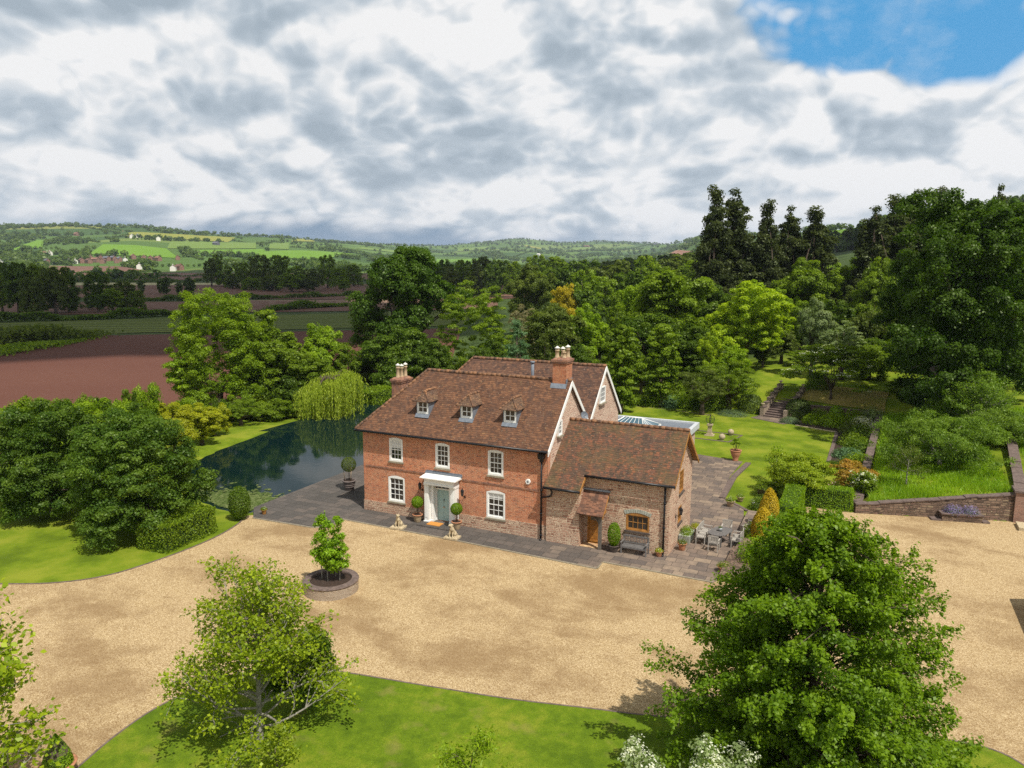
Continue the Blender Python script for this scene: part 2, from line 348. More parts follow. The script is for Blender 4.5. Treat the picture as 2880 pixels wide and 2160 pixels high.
# paving flags
m,t=mat('paving'); P=pos(t); 
bk=t.n('ShaderNodeTexBrick',{'Vector':P,'Color1':(0,0,0,1),'Color2':(1,1,1,1),'Mortar':(.5,.5,.5,1),'Scale':1,'Mortar Size':.012,'Mortar Smooth':.2,'Bias':0,'Brick Width':.92,'Row Height':.58},offset=.37,squash=.62,squash_frequency=3)
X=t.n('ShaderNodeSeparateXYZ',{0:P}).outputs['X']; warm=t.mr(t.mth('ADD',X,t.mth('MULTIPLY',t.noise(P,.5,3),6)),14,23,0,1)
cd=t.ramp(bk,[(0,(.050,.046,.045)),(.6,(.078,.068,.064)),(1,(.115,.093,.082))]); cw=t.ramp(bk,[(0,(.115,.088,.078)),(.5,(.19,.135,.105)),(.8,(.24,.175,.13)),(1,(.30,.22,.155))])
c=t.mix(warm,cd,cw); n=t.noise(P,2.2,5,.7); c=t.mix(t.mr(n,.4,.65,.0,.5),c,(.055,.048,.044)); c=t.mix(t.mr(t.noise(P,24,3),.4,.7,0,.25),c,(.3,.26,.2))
c=t.mix((bk,'Fac'),c,(.03,.025,.02)); fin(t,c,.8,t.mth('SUBTRACT',n,(bk,'Fac')),.4,.02,.3); M['paving']=m
# lawn and terrain grass
def grass(name,c1,c2,c3,sc=1,stripe=0,brown=0):
    m,t=mat(name); P=pos(t); a=t.noise(P,.35*sc,4,.6); b=t.noise(P,2.4*sc,4,.6); f=t.noise(t.vm('MULTIPLY',P,(1,1,.3)),26,3,.8)
    c=t.ramp(t.mth('ADD',t.mth('MULTIPLY',a,.6),t.mth('MULTIPLY',b,.4)),[(.38,c1),(.5,c2),(.62,c3)])
    c=t.mix(t.mr(f,.35,.65,.55,0),c,tuple(x*.4 for x in c1))
    if brown: c=t.mix(t.mr(t.noise(P,.8,4),.58,.72,0,brown),c,(.26,.20,.07))
    fin(t,c,.9,f,.7,.04,.12); M[name]=m; return m
grass('lawn',(.088,.150,.007),(.145,.222,.010),(.235,.275,.022),brown=.45)
grass('lawn_dry',(.20,.22,.03),(.33,.26,.07),(.40,.30,.10))
# terrain: mown green near the house, rougher and darker beyond, chequered hill pasture far away
m,t=mat('terrain_grass'); P=pos(t); sx=t.n('ShaderNodeSeparateXYZ',{0:P})
a=t.noise(P,.35,4,.6); f=t.noise(P,26,3,.8)
near=t.ramp(a,[(.36,(.095,.142,.008)),(.5,(.158,.22,.012)),(.64,(.245,.275,.026))]); near=t.mix(t.mr(f,.35,.65,.38,0),near,(.045,.08,.004))
fa=t.noise(P,.0065,2,.5); ve=t.n('ShaderNodeTexVoronoi',{'Vector':t.vm('MULTIPLY',P,(.0042,.0026,0)),'Scale':1,'Randomness':.9}); vc=t.n('ShaderNodeSeparateColor',{0:ve.outputs['Color']})
farc=t.ramp(vc.outputs[0],[(0,(.045,.085,.02)),(.35,(.075,.13,.025)),(.6,(.10,.165,.03)),(.8,(.14,.19,.04)),(.95,(.20,.215,.05)),(1,(.24,.15,.10))],'CONSTANT')
farc=t.mix(t.mr(t.noise(P,.03,4,.6),.35,.65,.35,0),farc,(.05,.09,.02))
rough=t.ramp(t.noise(P,.09,5,.6),[(.35,(.03,.05,.012)),(.55,(.055,.085,.02)),(.7,(.08,.11,.03))])
dist=t.n('ShaderNodeVectorMath',{0:P,1:(8,10,0)},operation='DISTANCE').outputs['Value']
c=t.mix(t.mr(dist,58,72),near,rough); c=t.mix(t.mr(dist,1150,1300),c,farc); fin(t,c,.95,f,.5,.04,.1); M['terrain']=m
def soilmat(name,c1,c2,row=0,ang=.8,c3=None,rw=.35):
    m,t=mat(name); P=pos(t); a=t.noise(t.vm('MULTIPLY',P,(1,1,1)),.018,4,.6); g=t.noise(P,3.5,4,.8)
    c=t.mix(t.mr(a,.35,.65),c1,c2); c=t.mix(t.mr(g,.3,.7,.4,0),c,tuple(x*.6 for x in c1))
    r=t.n('ShaderNodeTexWave',{'Vector':t.n('ShaderNodeVectorRotate',{'Vector':P,'Angle':ang},rotation_type='Z_AXIS'),'Scale':rw,'Distortion':.6,'Detail':2})
    c=t.mix(t.mr(r,.3,.7,row,0),c,c3 or tuple(x*.75 for x in c1))
    fin(t,c,.97,g,.5,.1,.08); M[name]=m
soilmat('red_soil',(.120,.050,.036),(.150,.068,.048),.22); soilmat('brown_soil',(.155,.082,.060),(.195,.110,.080),.25)
soilmat('pale_soil',(.22,.14,.10),(.26,.17,.12),.15); soilmat('orchard_rows',(.12,.155,.025),(.16,.195,.035),.9,-2.011,(.06,.075,.02),.055)
soilmat('straw',(.36,.33,.17),(.40,.36,.2),.1); soilmat('bright_pasture',(.12,.225,.022),(.15,.26,.028),.15,.3,(.11,.24,.02),.03)
soilmat('yellow_pasture',(.21,.23,.04),(.27,.26,.05),.15,.3,None,.03); soilmat('pale_pasture',(.14,.21,.045),(.17,.24,.05),.3,.9,(.09,.15,.03),.02)
soilmat('pink_soil',(.30,.15,.10),(.34,.19,.13),.1)
# water
m,t=mat('water'); n=t.noise(t.vm('MULTIPLY',pos(t),(1,1,1)),1.8,3,.5); fin(t,(.003,.012,.013),.04,n,.12,.02,.28,**{'IOR':1.28}); M['water']=m
# ------------------------------------------------------------ leaves
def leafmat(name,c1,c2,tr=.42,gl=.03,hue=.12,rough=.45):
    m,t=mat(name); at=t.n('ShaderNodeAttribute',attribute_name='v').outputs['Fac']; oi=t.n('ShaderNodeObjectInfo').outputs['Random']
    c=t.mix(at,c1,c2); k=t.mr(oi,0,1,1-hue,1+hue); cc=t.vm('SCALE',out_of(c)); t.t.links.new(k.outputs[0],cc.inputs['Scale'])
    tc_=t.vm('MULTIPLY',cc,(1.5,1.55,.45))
    d=t.n('ShaderNodeBsdfDiffuse',{'Color':out_of(cc)}); tl=t.n('ShaderNodeBsdfTranslucent',{'Color':out_of(tc_)})
    s=t.n('ShaderNodeMixShader',{0:tr,1:d,2:tl}); g=t.n('ShaderNodeBsdfGlossy',{'Color':(.55,.62,.40,1),'Roughness':rough})
    s2=t.n('ShaderNodeMixShader',{0:gl,1:s,2:g}); t.n('ShaderNodeOutputMaterial',{0:s2}); M[name]=m
for nm,a,b in [('leaf_dark',(.042,.086,.007),(.130,.200,.014)),('leaf_deep',(.020,.052,.005),(.085,.150,.010)),('leaf_oak',(.030,.075,.006),(.100,.178,.012)),('leaf_mid',(.092,.155,.008),(.225,.315,.017)),
    ('leaf_bright',(.125,.215,.008),(.275,.385,.014)),('leaf_lime',(.20,.315,.008),(.42,.52,.016)),('leaf_yellow',(.24,.28,.010),(.42,.42,.02)),
    ('leaf_olive',(.07,.105,.016),(.15,.19,.028)),('leaf_grey',(.13,.19,.06),(.30,.36,.17)),('leaf_blue',(.06,.125,.05),(.15,.25,.12)),
    ('leaf_conifer',(.032,.048,.014),(.095,.115,.036)),('leaf_willow',(.22,.31,.02),(.45,.52,.06)),('leaf_gold',(.30,.24,.010),(.60,.42,.03)),
    ('leaf_maple',(.038,.090,.012),(.125,.195,.016)),('leaf_catalpa',(.095,.165,.008),(.36,.43,.018)),('leaf_beech',(.032,.105,.005),(.23,.355,.011)),
    ('leaf_box',(.09,.18,.008),(.26,.40,.016)),('leaf_yew',(.04,.07,.012),(.095,.135,.025)),('leaf_lavender',(.09,.15,.08),(.21,.27,.19)),
    ('flower_purple',(.18,.13,.38),(.38,.30,.60)),('flower_white',(.55,.57,.45),(.88,.88,.80)),('flower_pink',(.6,.3,.3),(.78,.52,.5)),
    ('leaf_orange',(.26,.20,.02),(.50,.28,.06)),('leaf_hill',(.045,.085,.018),(.120,.170,.028)),('leaf_acer',(.16,.235,.012),(.33,.40,.022)),
    ('leaf_gorse',(.30,.26,.015),(.46,.36,.02)),('grass_blade',(.12,.24,.008),(.30,.44,.018)),('lily_pad',(.09,.15,.03),(.26,.30,.12)),
    ('leaf_apple',(.085,.16,.016),(.21,.31,.035)),('leaf_young',(.12,.24,.008),(.30,.46,.016)),('leaf_twig',(.19,.17,.09),(.30,.27,.14))]: leafmat(nm,a,b)
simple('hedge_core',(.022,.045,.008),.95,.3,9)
# ------------------------------------------------------------ foliage geometry
def unit(v): return v/np.maximum(np.linalg.norm(v,axis=1,keepdims=True),1e-9)
def cards(Pp,N,S,rng,asp=.62,vv=None,fold=.12):
    n=len(Pp); R=rng.normal(size=(n,3)); T=unit(np.cross(N,R)); B=np.cross(N,T); S=np.asarray(S).reshape(-1,1)*np.ones((n,1))
    V=np.empty((n,4,3)); V[:,0]=Pp-T*S*.5; V[:,1]=Pp+B*S*.5*asp+N*S*fold; V[:,2]=Pp+T*S*.5; V[:,3]=Pp-B*S*.5*asp+N*S*fold
    F=np.arange(n*4).reshape(n,4)
    return V.reshape(-1,3),F,(vv if vv is not None else rng.random(n))
def lobes_for(shape,rng,H=1.0,R=1.0):
    """main masses of a crown: list of centre and radii"""
    L=[]
    if shape=='round':
        for i in range(13):
            a=i*2.4+rng.random()*.8; k=rng.uniform(.1,.62); z=rng.uniform(.30,.80)
            L.append((math.cos(a)*k*R*(1.15-z*.45),math.sin(a)*k*R*(1.15-z*.45),z*H,rng.uniform(.36,.50)*R,rng.uniform(.14,.20)*H))
        L.append((0,0,.84*H,.38*R,.15*H)); L.append((0,0,.5*H,.6*R,.26*H))
    elif shape=='broad':
        for i in range(18):
            a=i*2.4+rng.random(); k=rng.uniform(.25,.74); z=rng.uniform(.22,.86)
            q=1-abs(z-.42)*.75
            L.append((math.cos(a)*k*R*q,math.sin(a)*k*R*q,z*H,rng.uniform(.28,.40)*R,rng.uniform(.13,.18)*H))
        L.append((0,0,.86*H,.34*R,.13*H)); L.append((0,0,.5*H,.55*R,.25*H))
    elif shape=='oval':
        for i in range(16):
            a=i*2.4+rng.random(); z=.12+.76*i/15; k=rng.uniform(.3,.55)*math.sin(math.pi*min(.97,z*.9+.08))**.6
            L.append((math.cos(a)*k*R,math.sin(a)*k*R,z*H,rng.uniform(.34,.46)*R,.11*H))
        L.append((0,0,.5*H,.5*R,.34*H)); L.append((0,0,.9*H,.25*R,.09*H))
    elif shape=='conifer':
        for i in range(60):
            z=.05+.93*(i/59); k=(1-z)**.78*1.05+.04; a=i*2.4+rng.random(); q=rng.uniform(.42,.80)
            L.append((math.cos(a)*k*R*q,math.sin(a)*k*R*q,z*H,(.07+.30*k)*R*rng.uniform(.75,1.25),.038*H))
        L.append((0,0,.36*H,.55*R,.34*H)); L.append((0,0,.70*H,.33*R,.24*H))
    elif shape=='low':
        for i in range(16):
            a=i*2.4+rng.random()*.7; k=rng.uniform(.3,.78); z=rng.uniform(.45,.85)-.22*k
            L.append((math.cos(a)*k*R,math.sin(a)*k*R,z*H,rng.uniform(.24,.34)*R,rng.uniform(.09,.14)*H))
        L.append((0,0,.7*H,.5*R,.2*H))
    elif shape=='dome':
        for i in range(44):
            z=.10+.84*i/43; a=i*2.4+rng.random()*.7; k=.70*math.sqrt(max(0,1-((z-.30)/.72)**2))*rng.uniform(.82,1.08)
            L.append((math.cos(a)*k*R,math.sin(a)*k*R,z*H,rng.uniform(.22,.32)*R,rng.uniform(.08,.12)*H))
        L.append((0,0,.42*H,.66*R,.36*H))
    elif shape=='bush':
        for i in range(12):
            a=i*2.4+rng.random(); k=rng.uniform(.2,.62); z=rng.uniform(.25,.72)
            L.append((math.cos(a)*k*R,math.sin(a)*k*R,z*H,rng.uniform(.32,.44)*R,rng.uniform(.2,.28)*H))
        L.append((0,0,.42*H,.7*R,.42*H))
    return L
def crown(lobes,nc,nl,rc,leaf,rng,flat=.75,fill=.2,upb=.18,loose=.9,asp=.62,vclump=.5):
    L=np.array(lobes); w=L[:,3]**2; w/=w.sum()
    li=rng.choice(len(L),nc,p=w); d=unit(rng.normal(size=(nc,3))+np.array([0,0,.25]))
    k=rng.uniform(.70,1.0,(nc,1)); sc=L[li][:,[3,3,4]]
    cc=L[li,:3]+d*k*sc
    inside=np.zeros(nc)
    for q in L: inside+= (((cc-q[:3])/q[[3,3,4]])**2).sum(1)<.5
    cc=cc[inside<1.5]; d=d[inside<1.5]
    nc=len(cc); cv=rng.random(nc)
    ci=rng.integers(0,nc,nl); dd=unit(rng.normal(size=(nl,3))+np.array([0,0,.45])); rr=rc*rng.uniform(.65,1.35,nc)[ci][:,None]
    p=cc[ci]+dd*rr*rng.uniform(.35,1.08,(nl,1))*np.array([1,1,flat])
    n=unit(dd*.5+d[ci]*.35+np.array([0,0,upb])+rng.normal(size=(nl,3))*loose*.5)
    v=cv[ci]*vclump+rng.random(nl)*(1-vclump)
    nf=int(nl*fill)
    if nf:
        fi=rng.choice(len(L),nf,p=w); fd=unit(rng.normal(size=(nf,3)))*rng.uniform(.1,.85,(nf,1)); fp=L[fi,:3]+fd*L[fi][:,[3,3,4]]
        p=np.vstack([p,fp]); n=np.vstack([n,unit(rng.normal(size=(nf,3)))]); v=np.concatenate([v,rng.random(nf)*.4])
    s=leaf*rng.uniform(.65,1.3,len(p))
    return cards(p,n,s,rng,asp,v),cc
def limbs(mb,targets,base,trunk_h,r0,rng,bend=.25,n=6,lean=(0,0)):
    b=Vector(base); top=b+Vector((lean[0],lean[1],trunk_h))
    mb.tube([b+Vector((0,0,-.3)),b+(top-b)*.5+Vector((rng.normal()*.04,rng.normal()*.04,0))*trunk_h,top],[r0*1.25,r0*.95,r0*.8],8)
    for tg in targets:
        tg=Vector(tg); v=tg-top; m=top+v*.5+Vector((rng.normal(),rng.normal(),rng.normal()*.5+.3))*v.length*bend*.35
        mb.tube([top-Vector((0,0,trunk_h*.15*rng.random())),m,tg],[r0*.45,r0*.26,r0*.06],n)
LIB={}
def treelib(key,shape,nl,leaf,seed,nc=110,rc=.16,flat=.8,fill=.2,H=10.,R=4.,asp=.62,trunk=.3,low=.0,loose=.7,limbn=10):
    rng=np.random.default_rng(seed); lb=lobes_for(shape,rng,H,R)
    (V,F,v),cc=crown(lb,nc,nl,rc*R,leaf,rng,flat,fill,asp=asp,loose=loose)
    V[:,2]=np.maximum(V[:,2],.05)
    me=npmesh('crown',V,F,M['leaf_mid'],v)
    mb=MB(); idx=rng.choice(len(lb),min(limbn,len(lb)),replace=False)
    limbs(mb,[lb[i][:3] for i in idx],(0,0,0),H*trunk,R*.07+.05,rng)
    if shape=='conifer': mb.tube([(0,0,0),(0,0,H*.96)],[.35,.04],6)
    t_=mb.build('trunk',[M['bark']]); tm=t_.data; bpy.data.objects.remove(t_)
    LIB[key]=(me,tm,H,R)
treelib('round_a','round',34000,.225,1); treelib('round_b','round',34000,.225,2,nc=150,rc=.125); treelib('broad_a','broad',40000,.215,3,nc=190,rc=.12); treelib('broad_b','broad',40000,.22,4,nc=150,rc=.14)
treelib('oval_a','oval',26000,.21,5,R=3); treelib('oval_b','oval',26000,.20,6,R=3,nc=150,rc=.13)
treelib('lacy','round',20000,.18,7,nc=220,rc=.10,fill=.05,flat=.55,limbn=15); treelib('low_a','low',22000,.155,8,nc=210,rc=.10,flat=.4,fill=.05,H=6,R=5,trunk=.25,limbn=16)
treelib('conifer_a','conifer',38000,.24,9,R=2.6,nc=400,rc=.13,flat=.9,asp=.45,loose=1.2,H=12); treelib('conifer_b','conifer',38000,.24,10,R=2.6,nc=360,rc=.15,flat=.9,asp=.45,loose=1.2,H=12)
treelib('spruce','conifer',14000,.24,11,R=3,nc=220,rc=.18,flat=.4,asp=.4,H=10)
treelib('bush_a','bush',13000,.13,12,nc=90,rc=.18,H=3,R=2,trunk=.2); treelib('bush_b','bush',13000,.13,13,nc=120,rc=.15,H=3,R=2,trunk=.2)
treelib('far_a','dome',1500,1.0,14,nc=50,rc=.2,limbn=3); treelib('far_b','broad',1500,1.0,15,nc=50,rc=.2,limbn=3); treelib('far_c','oval',1300,.9,16,nc=50,rc=.2,R=3,limbn=3)
treelib('mid_a','dome',9000,.42,17,nc=110,rc=.15,limbn=5); treelib('mid_b','broad',9000,.42,18,nc=120,rc=.14,limbn=5)
def place(key,x,y,H,R,leaf,label,name='tree',cat='tree',group=None,z=None,rz=None,bark='bark',sink=0):
    me,tm,h,r=LIB[key]; z=tz(x,y) if z is None else z
    o=thing(name,label,cat,(x,y,z-sink),random.uniform(0,6.28) if rz is None else rz,group)
    for nm,d,mt in (('crown',me,M[leaf]),('trunk',tm,M[bark])):
        c=bpy.data.objects.new(nm,d); link(c,o); c.scale=(R/r,R/r,H/h); c.material_slots[0].link='OBJECT'; c.material_slots[0].material=mt
    return o
def bespoke(name,label,cat,x,y,lobes,nc,nl,rc,leaf,mat_,seed,trunk_h=1.5,r0=.18,bark='bark',z=None,limbi=None,**kw):
    rng=np.random.default_rng(seed); z=tz(x,y) if z is None else z
    o=thing(name,label,cat,(x,y,z)); (V,F,v),cc=crown(lobes,nc,nl,rc,leaf,rng,**kw); V[:,2]=np.maximum(V[:,2],.04)
    add_mesh('crown',npmesh('crown',V,F,M[mat_],v),o)
    mb=MB(); k=limbi or min(12,len(lobes)); limbs(mb,[l[:3] for l in lobes[:k]],(0,0,0),trunk_h,r0,rng); mb.build('trunk',[M[bark]],o)
    return o
def leafy(name,mesh_pts,parent,mt): pass
# clipped or mounded plants
def mound(rng,n,R,H,leaf,top=1.0,rough=.08,power=2.0,core=True,asp=.6,upv=.2):
    """surface of a superellipsoid dome standing on z=0"""
    d=unit(rng.normal(size=(n,3))); d[:,2]=np.abs(d[:,2])*1.0
    q=(np.abs(d)**power).sum(1)**(1/power); s=1/q
    p=d*s[:,None]*np.array([R,R,H])*rng.uniform(1-rough*2,1+rough*.5,(n,1))
    N=unit(d/np.array([R,R,H])*max(R,H)+rng.normal(size=(n,3))*.45+np.array([0,0,upv]))
    return p,N
def plant(name,label,cat,x,y,R,H,leaf,mat_,n,seed,z=None,parent=None,group=None,full=False,rough=.1,asp=.6,power=2.2,pname='foliage',zz=0,sy=1.0,rz=0):
    rng=np.random.default_rng(seed)
    if full:
        d=unit(rng.normal(size=(n,3))); p=d*np.array([R,R,H/2])*rng.uniform(1-rough*2,1+rough*.4,(n,1))+np.array([0,0,H/2]); N=unit(d+rng.normal(size=(n,3))*.5)
    else: p,N=mound(rng,n,R,H,leaf,rough=rough,power=power)
    p[:,1]*=sy
    V,F,v=cards(p,N,leaf*rng.uniform(.7,1.3,n),rng,asp)
    me=npmesh('foliage',V,F,M[mat_],v)
    if parent is None:
        o=bpy.data.objects.new(name,me); link(o); o.location=(x,y,(tz(x,y) if z is None else z)); o.rotation_euler=(0,0,rz)
        return tag(o,label,cat,group)
    o=bpy.data.objects.new(pname,me); link(o,parent); o.location=(x,y,zz); return o
def hedge(name,label,p0,p1,wd,h,leaf,mat_,dens,seed,z=None,ztop_slope=0,rough=.05,group=None,cat='hedge',h1=None):
    """clipped hedge: leaf shell on a solid core, running p0 to p1"""
    rng=np.random.default_rng(seed); a=Vector((*p0,0)); b=Vector((*p1,0)); L=(b-a).length; h1=h if h1 is None else h1
    areas=np.array([L*wd,L*h,L*h,wd*h,wd*h]); n=int(dens*areas.sum()); k=rng.choice(5,n,p=areas/areas.sum())
    u=rng.uniform(0,L,n); w_=rng.uniform(-wd/2,wd/2,n); zz=rng.random(n)
    N=np.zeros((n,3)); 
    N[k==0]=(0,0,1); N[k==1]=(0,-1,0); N[k==2]=(0,1,0); N[k==3]=(-1,0,0); N[k==4]=(1,0,0)
    w_=np.where(k==1,-wd/2,np.where(k==2,wd/2,w_)); u=np.where(k==3,0,np.where(k==4,L,u))
    hh=h+(h1-h)*u/L; zc=np.where(k==0,hh,zz*hh)
    wob=np.sin(u*1.7+seed)*rough*.6+np.sin(u*.6+zc*2)*rough*.6-np.abs(rng.normal(size=n))*leaf*.5
    p=np.stack([u,w_,zc],1)+N*(wob+rng.normal(size=n)*leaf*.35)[:,None]
    V,F,v=cards(p,unit(N*.8+rng.normal(size=(n,3))*.55),leaf*rng.uniform(.7,1.3,n),rng,.65)
    o=thing(name,label,cat,(a.x,a.y,tz(a.x,a.y) if z is None else z),math.atan2(b.y-a.y,b.x-a.x),group)
    add_mesh('foliage',npmesh('foliage',V,F,M[mat_],v),o)
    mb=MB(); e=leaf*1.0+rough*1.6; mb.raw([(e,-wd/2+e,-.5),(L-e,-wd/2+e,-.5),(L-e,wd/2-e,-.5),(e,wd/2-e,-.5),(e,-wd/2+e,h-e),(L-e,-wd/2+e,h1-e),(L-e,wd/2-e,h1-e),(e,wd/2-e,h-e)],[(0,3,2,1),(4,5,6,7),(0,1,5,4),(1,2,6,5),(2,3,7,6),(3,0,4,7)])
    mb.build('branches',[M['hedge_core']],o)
    return o
# branching tree with leaves held at the twig ends
def branching(name,label,cat,x,y,H,R,nb,leaf,per,mat_,bark,seed,trunk_h,r0,z=None,depth=3,droop=.0,pods=False,up0=.5,crown_low=.15,asp=.75,zsq=1.0,lean=0.):
    rng=np.random.default_rng(seed); z=tz(x,y) if z is None else z; o=thing(name,label,cat,(x,y,z)); mb=MB(); tips=[]; pl=[]
    def grow(p,d,L,r,lv):
        q=p; k=3; pts=[p]; rs=[r]
        for i in range(k):
            d=(d+Vector((rng.normal()*.20,rng.normal()*.20,rng.normal()*.12+.06-droop))).normalized(); q=q+d*L/k
            s=math.hypot(q.x,q.y)/R+max(0,(q.z-H)/H)
            pts.append(q); rs.append(r*(1-.42*(i+1)/k))
        mb.tube(pts,rs,5 if lv>1 else 7,cap=False)
        if lv>=2: pl.extend([pts[2],pts[3],pts[1]] )
        if lv>=depth: tips.append(q); return
        nb_=nb[min(lv,len(nb)-1)]
        for j in range(nb_):
            ax=Vector((rng.normal(),rng.normal(),rng.normal()*.6)).normalized(); dd=(d+ax*.85).normalized(); 
            grow(pts[rng.integers(1,4)],dd,L*rng.uniform(.55,.78),rs[-1]*.8,lv+1)
        grow(q,d,L*.6,rs[-1],lv+1)
    b=Vector((0,0,0)); top=Vector((lean*.4,0,trunk_h)); n0=nb[0]
    zt=H*.62
    mb.tube([b-Vector((0,0,.3)),top*.5,top,Vector((rng.normal()*.1+lean,rng.normal()*.1,zt))],[r0*1.3,r0,r0*.8,r0*.35],9)
    for i in range(n0):
        a=i*2.4+rng.random()*.5; f=i/(n0-1); z0=trunk_h+(zt-trunk_h)*f; el=-.05+f*1.0+up0*.2
        d=Vector((math.cos(a)*math.cos(el),math.sin(a)*math.cos(el),math.sin(el))); Ln=R*(.60-.12*f)*rng.uniform(.8,1.1)
        grow(Vector((lean*f,0,z0)),d,Ln,r0*.42*(1-.4*f),1)
    mb.build('trunk',[M[bark]],o)
    T=np.array([tuple(p) for p in tips]+[tuple(p) for p in pl]); nT=len(T); ci=rng.integers(0,nT,per)
    cv=rng.random(nT); off=rng.normal(size=(per,3))*leaf*np.array([1.25,1.25,.75*zsq]); pts=T[ci]+off
    N=unit(np.array([0,0,.8])+rng.normal(size=(per,3))*.6); pts[:,2]=np.maximum(pts[:,2],.05)
    V,F,v=cards(pts,N,leaf*rng.uniform(.6,1.25,per),rng,asp,cv[ci]*.35+rng.random(per)*.65,fold=.16)
    add_mesh('foliage',npmesh('foliage',V,F,M[mat_],v),o)
    if pods:
        m2=MB()
        for k in rng.choice(nT,160):
            p=Vector(T[k]); 
            for j in range(3): m2.tube([p,p+Vector((rng.normal()*.05,rng.normal()*.05,-.34))],[.009,.006],3,cap=False)
        m2.build('seed_pods',[M['brown_tub']],o)
    return o

def spray_tree(name,label,cat,x,y,Ht,prof,nsp,per,leaf,mat_,bark,seed,wd=.34,rise=.25,z=None,rmin=.35,asp=.72):
    """crown of long flat leafy sprays reaching out from the stem; prof(h) gives the reach at relative height h"""
    rng=np.random.default_rng(seed); z=tz(x,y) if z is None else z; o=thing(name,label,cat,(x,y,z)); mb=MB()
    mb.tube([(0,0,-.3),(0,0,Ht*.4),(.1,0,Ht*.93)],[.24,.16,.03],8); Ps=[];Ns=[];vs_=[]
    big_=[(rng.random()*6.28,rng.uniform(.85,1.22)) for _ in range(9)]
    for i in range(nsp):
        h=(i+rng.random())/nsp; h=h**.85; a=rng.random()*6.283; reach=prof(h)*rng.uniform(.55,1.0)*(1+.13*math.sin(a*3+h*9)+.08*math.sin(a*5-h*17))
        k=[b for ang,b in big_ if abs((a-ang+3.14)%6.283-3.14)<.35]; reach*=(k[0] if k else 1)
        z1=min(Ht,h*Ht+rng.normal()*.45); up_=rise*reach*rng.uniform(-.3,2.2); z0=max(.5,z1-up_*1.2-.35*reach); side=rng.normal()*.16*reach
        p0=np.array([0,0,z0]); d=np.array([math.cos(a),math.sin(a),0]); e=np.array([-d[1],d[0],0]); p2=d*reach+np.array([0,0,z1-.05*reach]); p1=(p0+p2)/2+np.array([0,0,.22*reach])+e*side
        n=int(per*(.35+.65*reach/prof(.25))*rng.uniform(.7,1.3)); t=1-rng.random(n)**1.15*(1-rmin); t=t[:,None]
        c=p0*(1-t)**2+2*p1*t*(1-t)+p2*t*t; w_=wd*(1.25-t*.95)*(.6+.5*reach/prof(.25))
        # side twigs give the spray a feathered edge
        tw=rng.integers(0,9,(n,1)); ph=np.sin(tw*2.1+i)*.5
        s_=rng.uniform(-1,1,(n,1)); q=c+e*s_*w_+d*np.abs(s_)*w_*(.55+ph*.3)+np.concatenate([np.zeros((n,2)),(-np.abs(s_)*w_*.22+rng.normal(size=(n,1))*.10)],1)
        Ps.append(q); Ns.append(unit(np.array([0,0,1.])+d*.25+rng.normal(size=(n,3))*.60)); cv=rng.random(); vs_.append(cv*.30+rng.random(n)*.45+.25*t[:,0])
        if i%3==0: mb.tube([p0,p1,p2*.96+p0*.04],[.035,.02,.006],4,cap=False)
    mb.build('trunk',[M[bark]],o); P=np.vstack(Ps);N=np.vstack(Ns);v=np.concatenate(vs_); P[:,2]=np.maximum(P[:,2],.06)
    V,F,v=cards(P,N,leaf*rng.uniform(.55,1.35,len(P)),rng,asp,v,fold=.14); add_mesh('crown',npmesh('crown',V,F,M[mat_],v),o); return o
ORD=['leftmost','second','third','fourth','fifth','sixth','seventh','eighth','ninth','tenth','eleventh','twelfth','thirteenth','fourteenth','fifteenth','sixteenth','seventeenth','eighteenth','nineteenth','twentieth','twenty-first','twenty-second','twenty-third','twenty-fourth']
def ordered(mid): 
    """left-to-right rank of every member as the camera sees them"""
    r=[(a[0]-28.78)*.904+(a[1]+38.61)*.426 for a in mid]; s_=[(a[0]-28.78)*-.426+(a[1]+38.61)*.904 for a in mid]; az=[p/q for p,q in zip(r,s_)]; rk=sorted(range(len(mid)),key=lambda i:az[i])
    out=['']*len(mid)
    for n_,i in enumerate(rk): out[i]=ORD[n_]+(' ' if n_==0 else ' from the left ')
    return out
# ------------------------------------------------------------ the house
class Fr:
    """frame on a wall: u runs along the wall, d outwards, z up"""
    def __init__(s,p0,u): s.p=Vector((*p0,0)); s.u=Vector((*u,0)); s.n=Vector((u[1],-u[0],0))
    def __call__(s,u,d,z): return s.p+s.u*u+s.n*d+Vector((0,0,z))
def fbox(mb,F,u0,u1,d0,d1,z0,z1,m=0):
    c=[F(u0,d1,z0),F(u1,d1,z0),F(u1,d0,z0),F(u0,d0,z0),F(u0,d1,z1),F(u1,d1,z1),F(u1,d0,z1),F(u0,d0,z1)]
    mb.raw(c,[(0,3,2,1),(4,5,6,7),(0,1,5,4),(1,2,6,5),(2,3,7,6),(3,0,4,7)],m)
def wall(mb,F,L,z0,z1,ops=(),rev=.14,m=0):
    us=sorted({0,L,*[o[0] for o in ops],*[o[1] for o in ops]}); zs=sorted({z0,z1,*[o[2] for o in ops],*[o[3] for o in ops]})
    for a,b in zip(us,us[1:]):
        for c,d in zip(zs,zs[1:]):
            if any(o[0]<=a+1e-6 and b<=o[1]+1e-6 and o[2]<=c+1e-6 and d<=o[3]+1e-6 for o in ops): continue
            mb.face([F(a,0,c),F(b,0,c),F(b,0,d),F(a,0,d)],m)
    for a,b,c,d in [o[:4] for o in ops]:
        mb.face([F(a,0,c),F(b,0,c),F(b,-rev,c),F(a,-rev,c)],m); mb.face([F(a,0,d),F(a,-rev,d),F(b,-rev,d),F(b,0,d)],m)
        mb.face([F(a,0,c),F(a,-rev,c),F(a,-rev,d),F(a,0,d)],m); mb.face([F(b,0,c),F(b,0,d),F(b,-rev,d),F(b,-rev,c)],m)
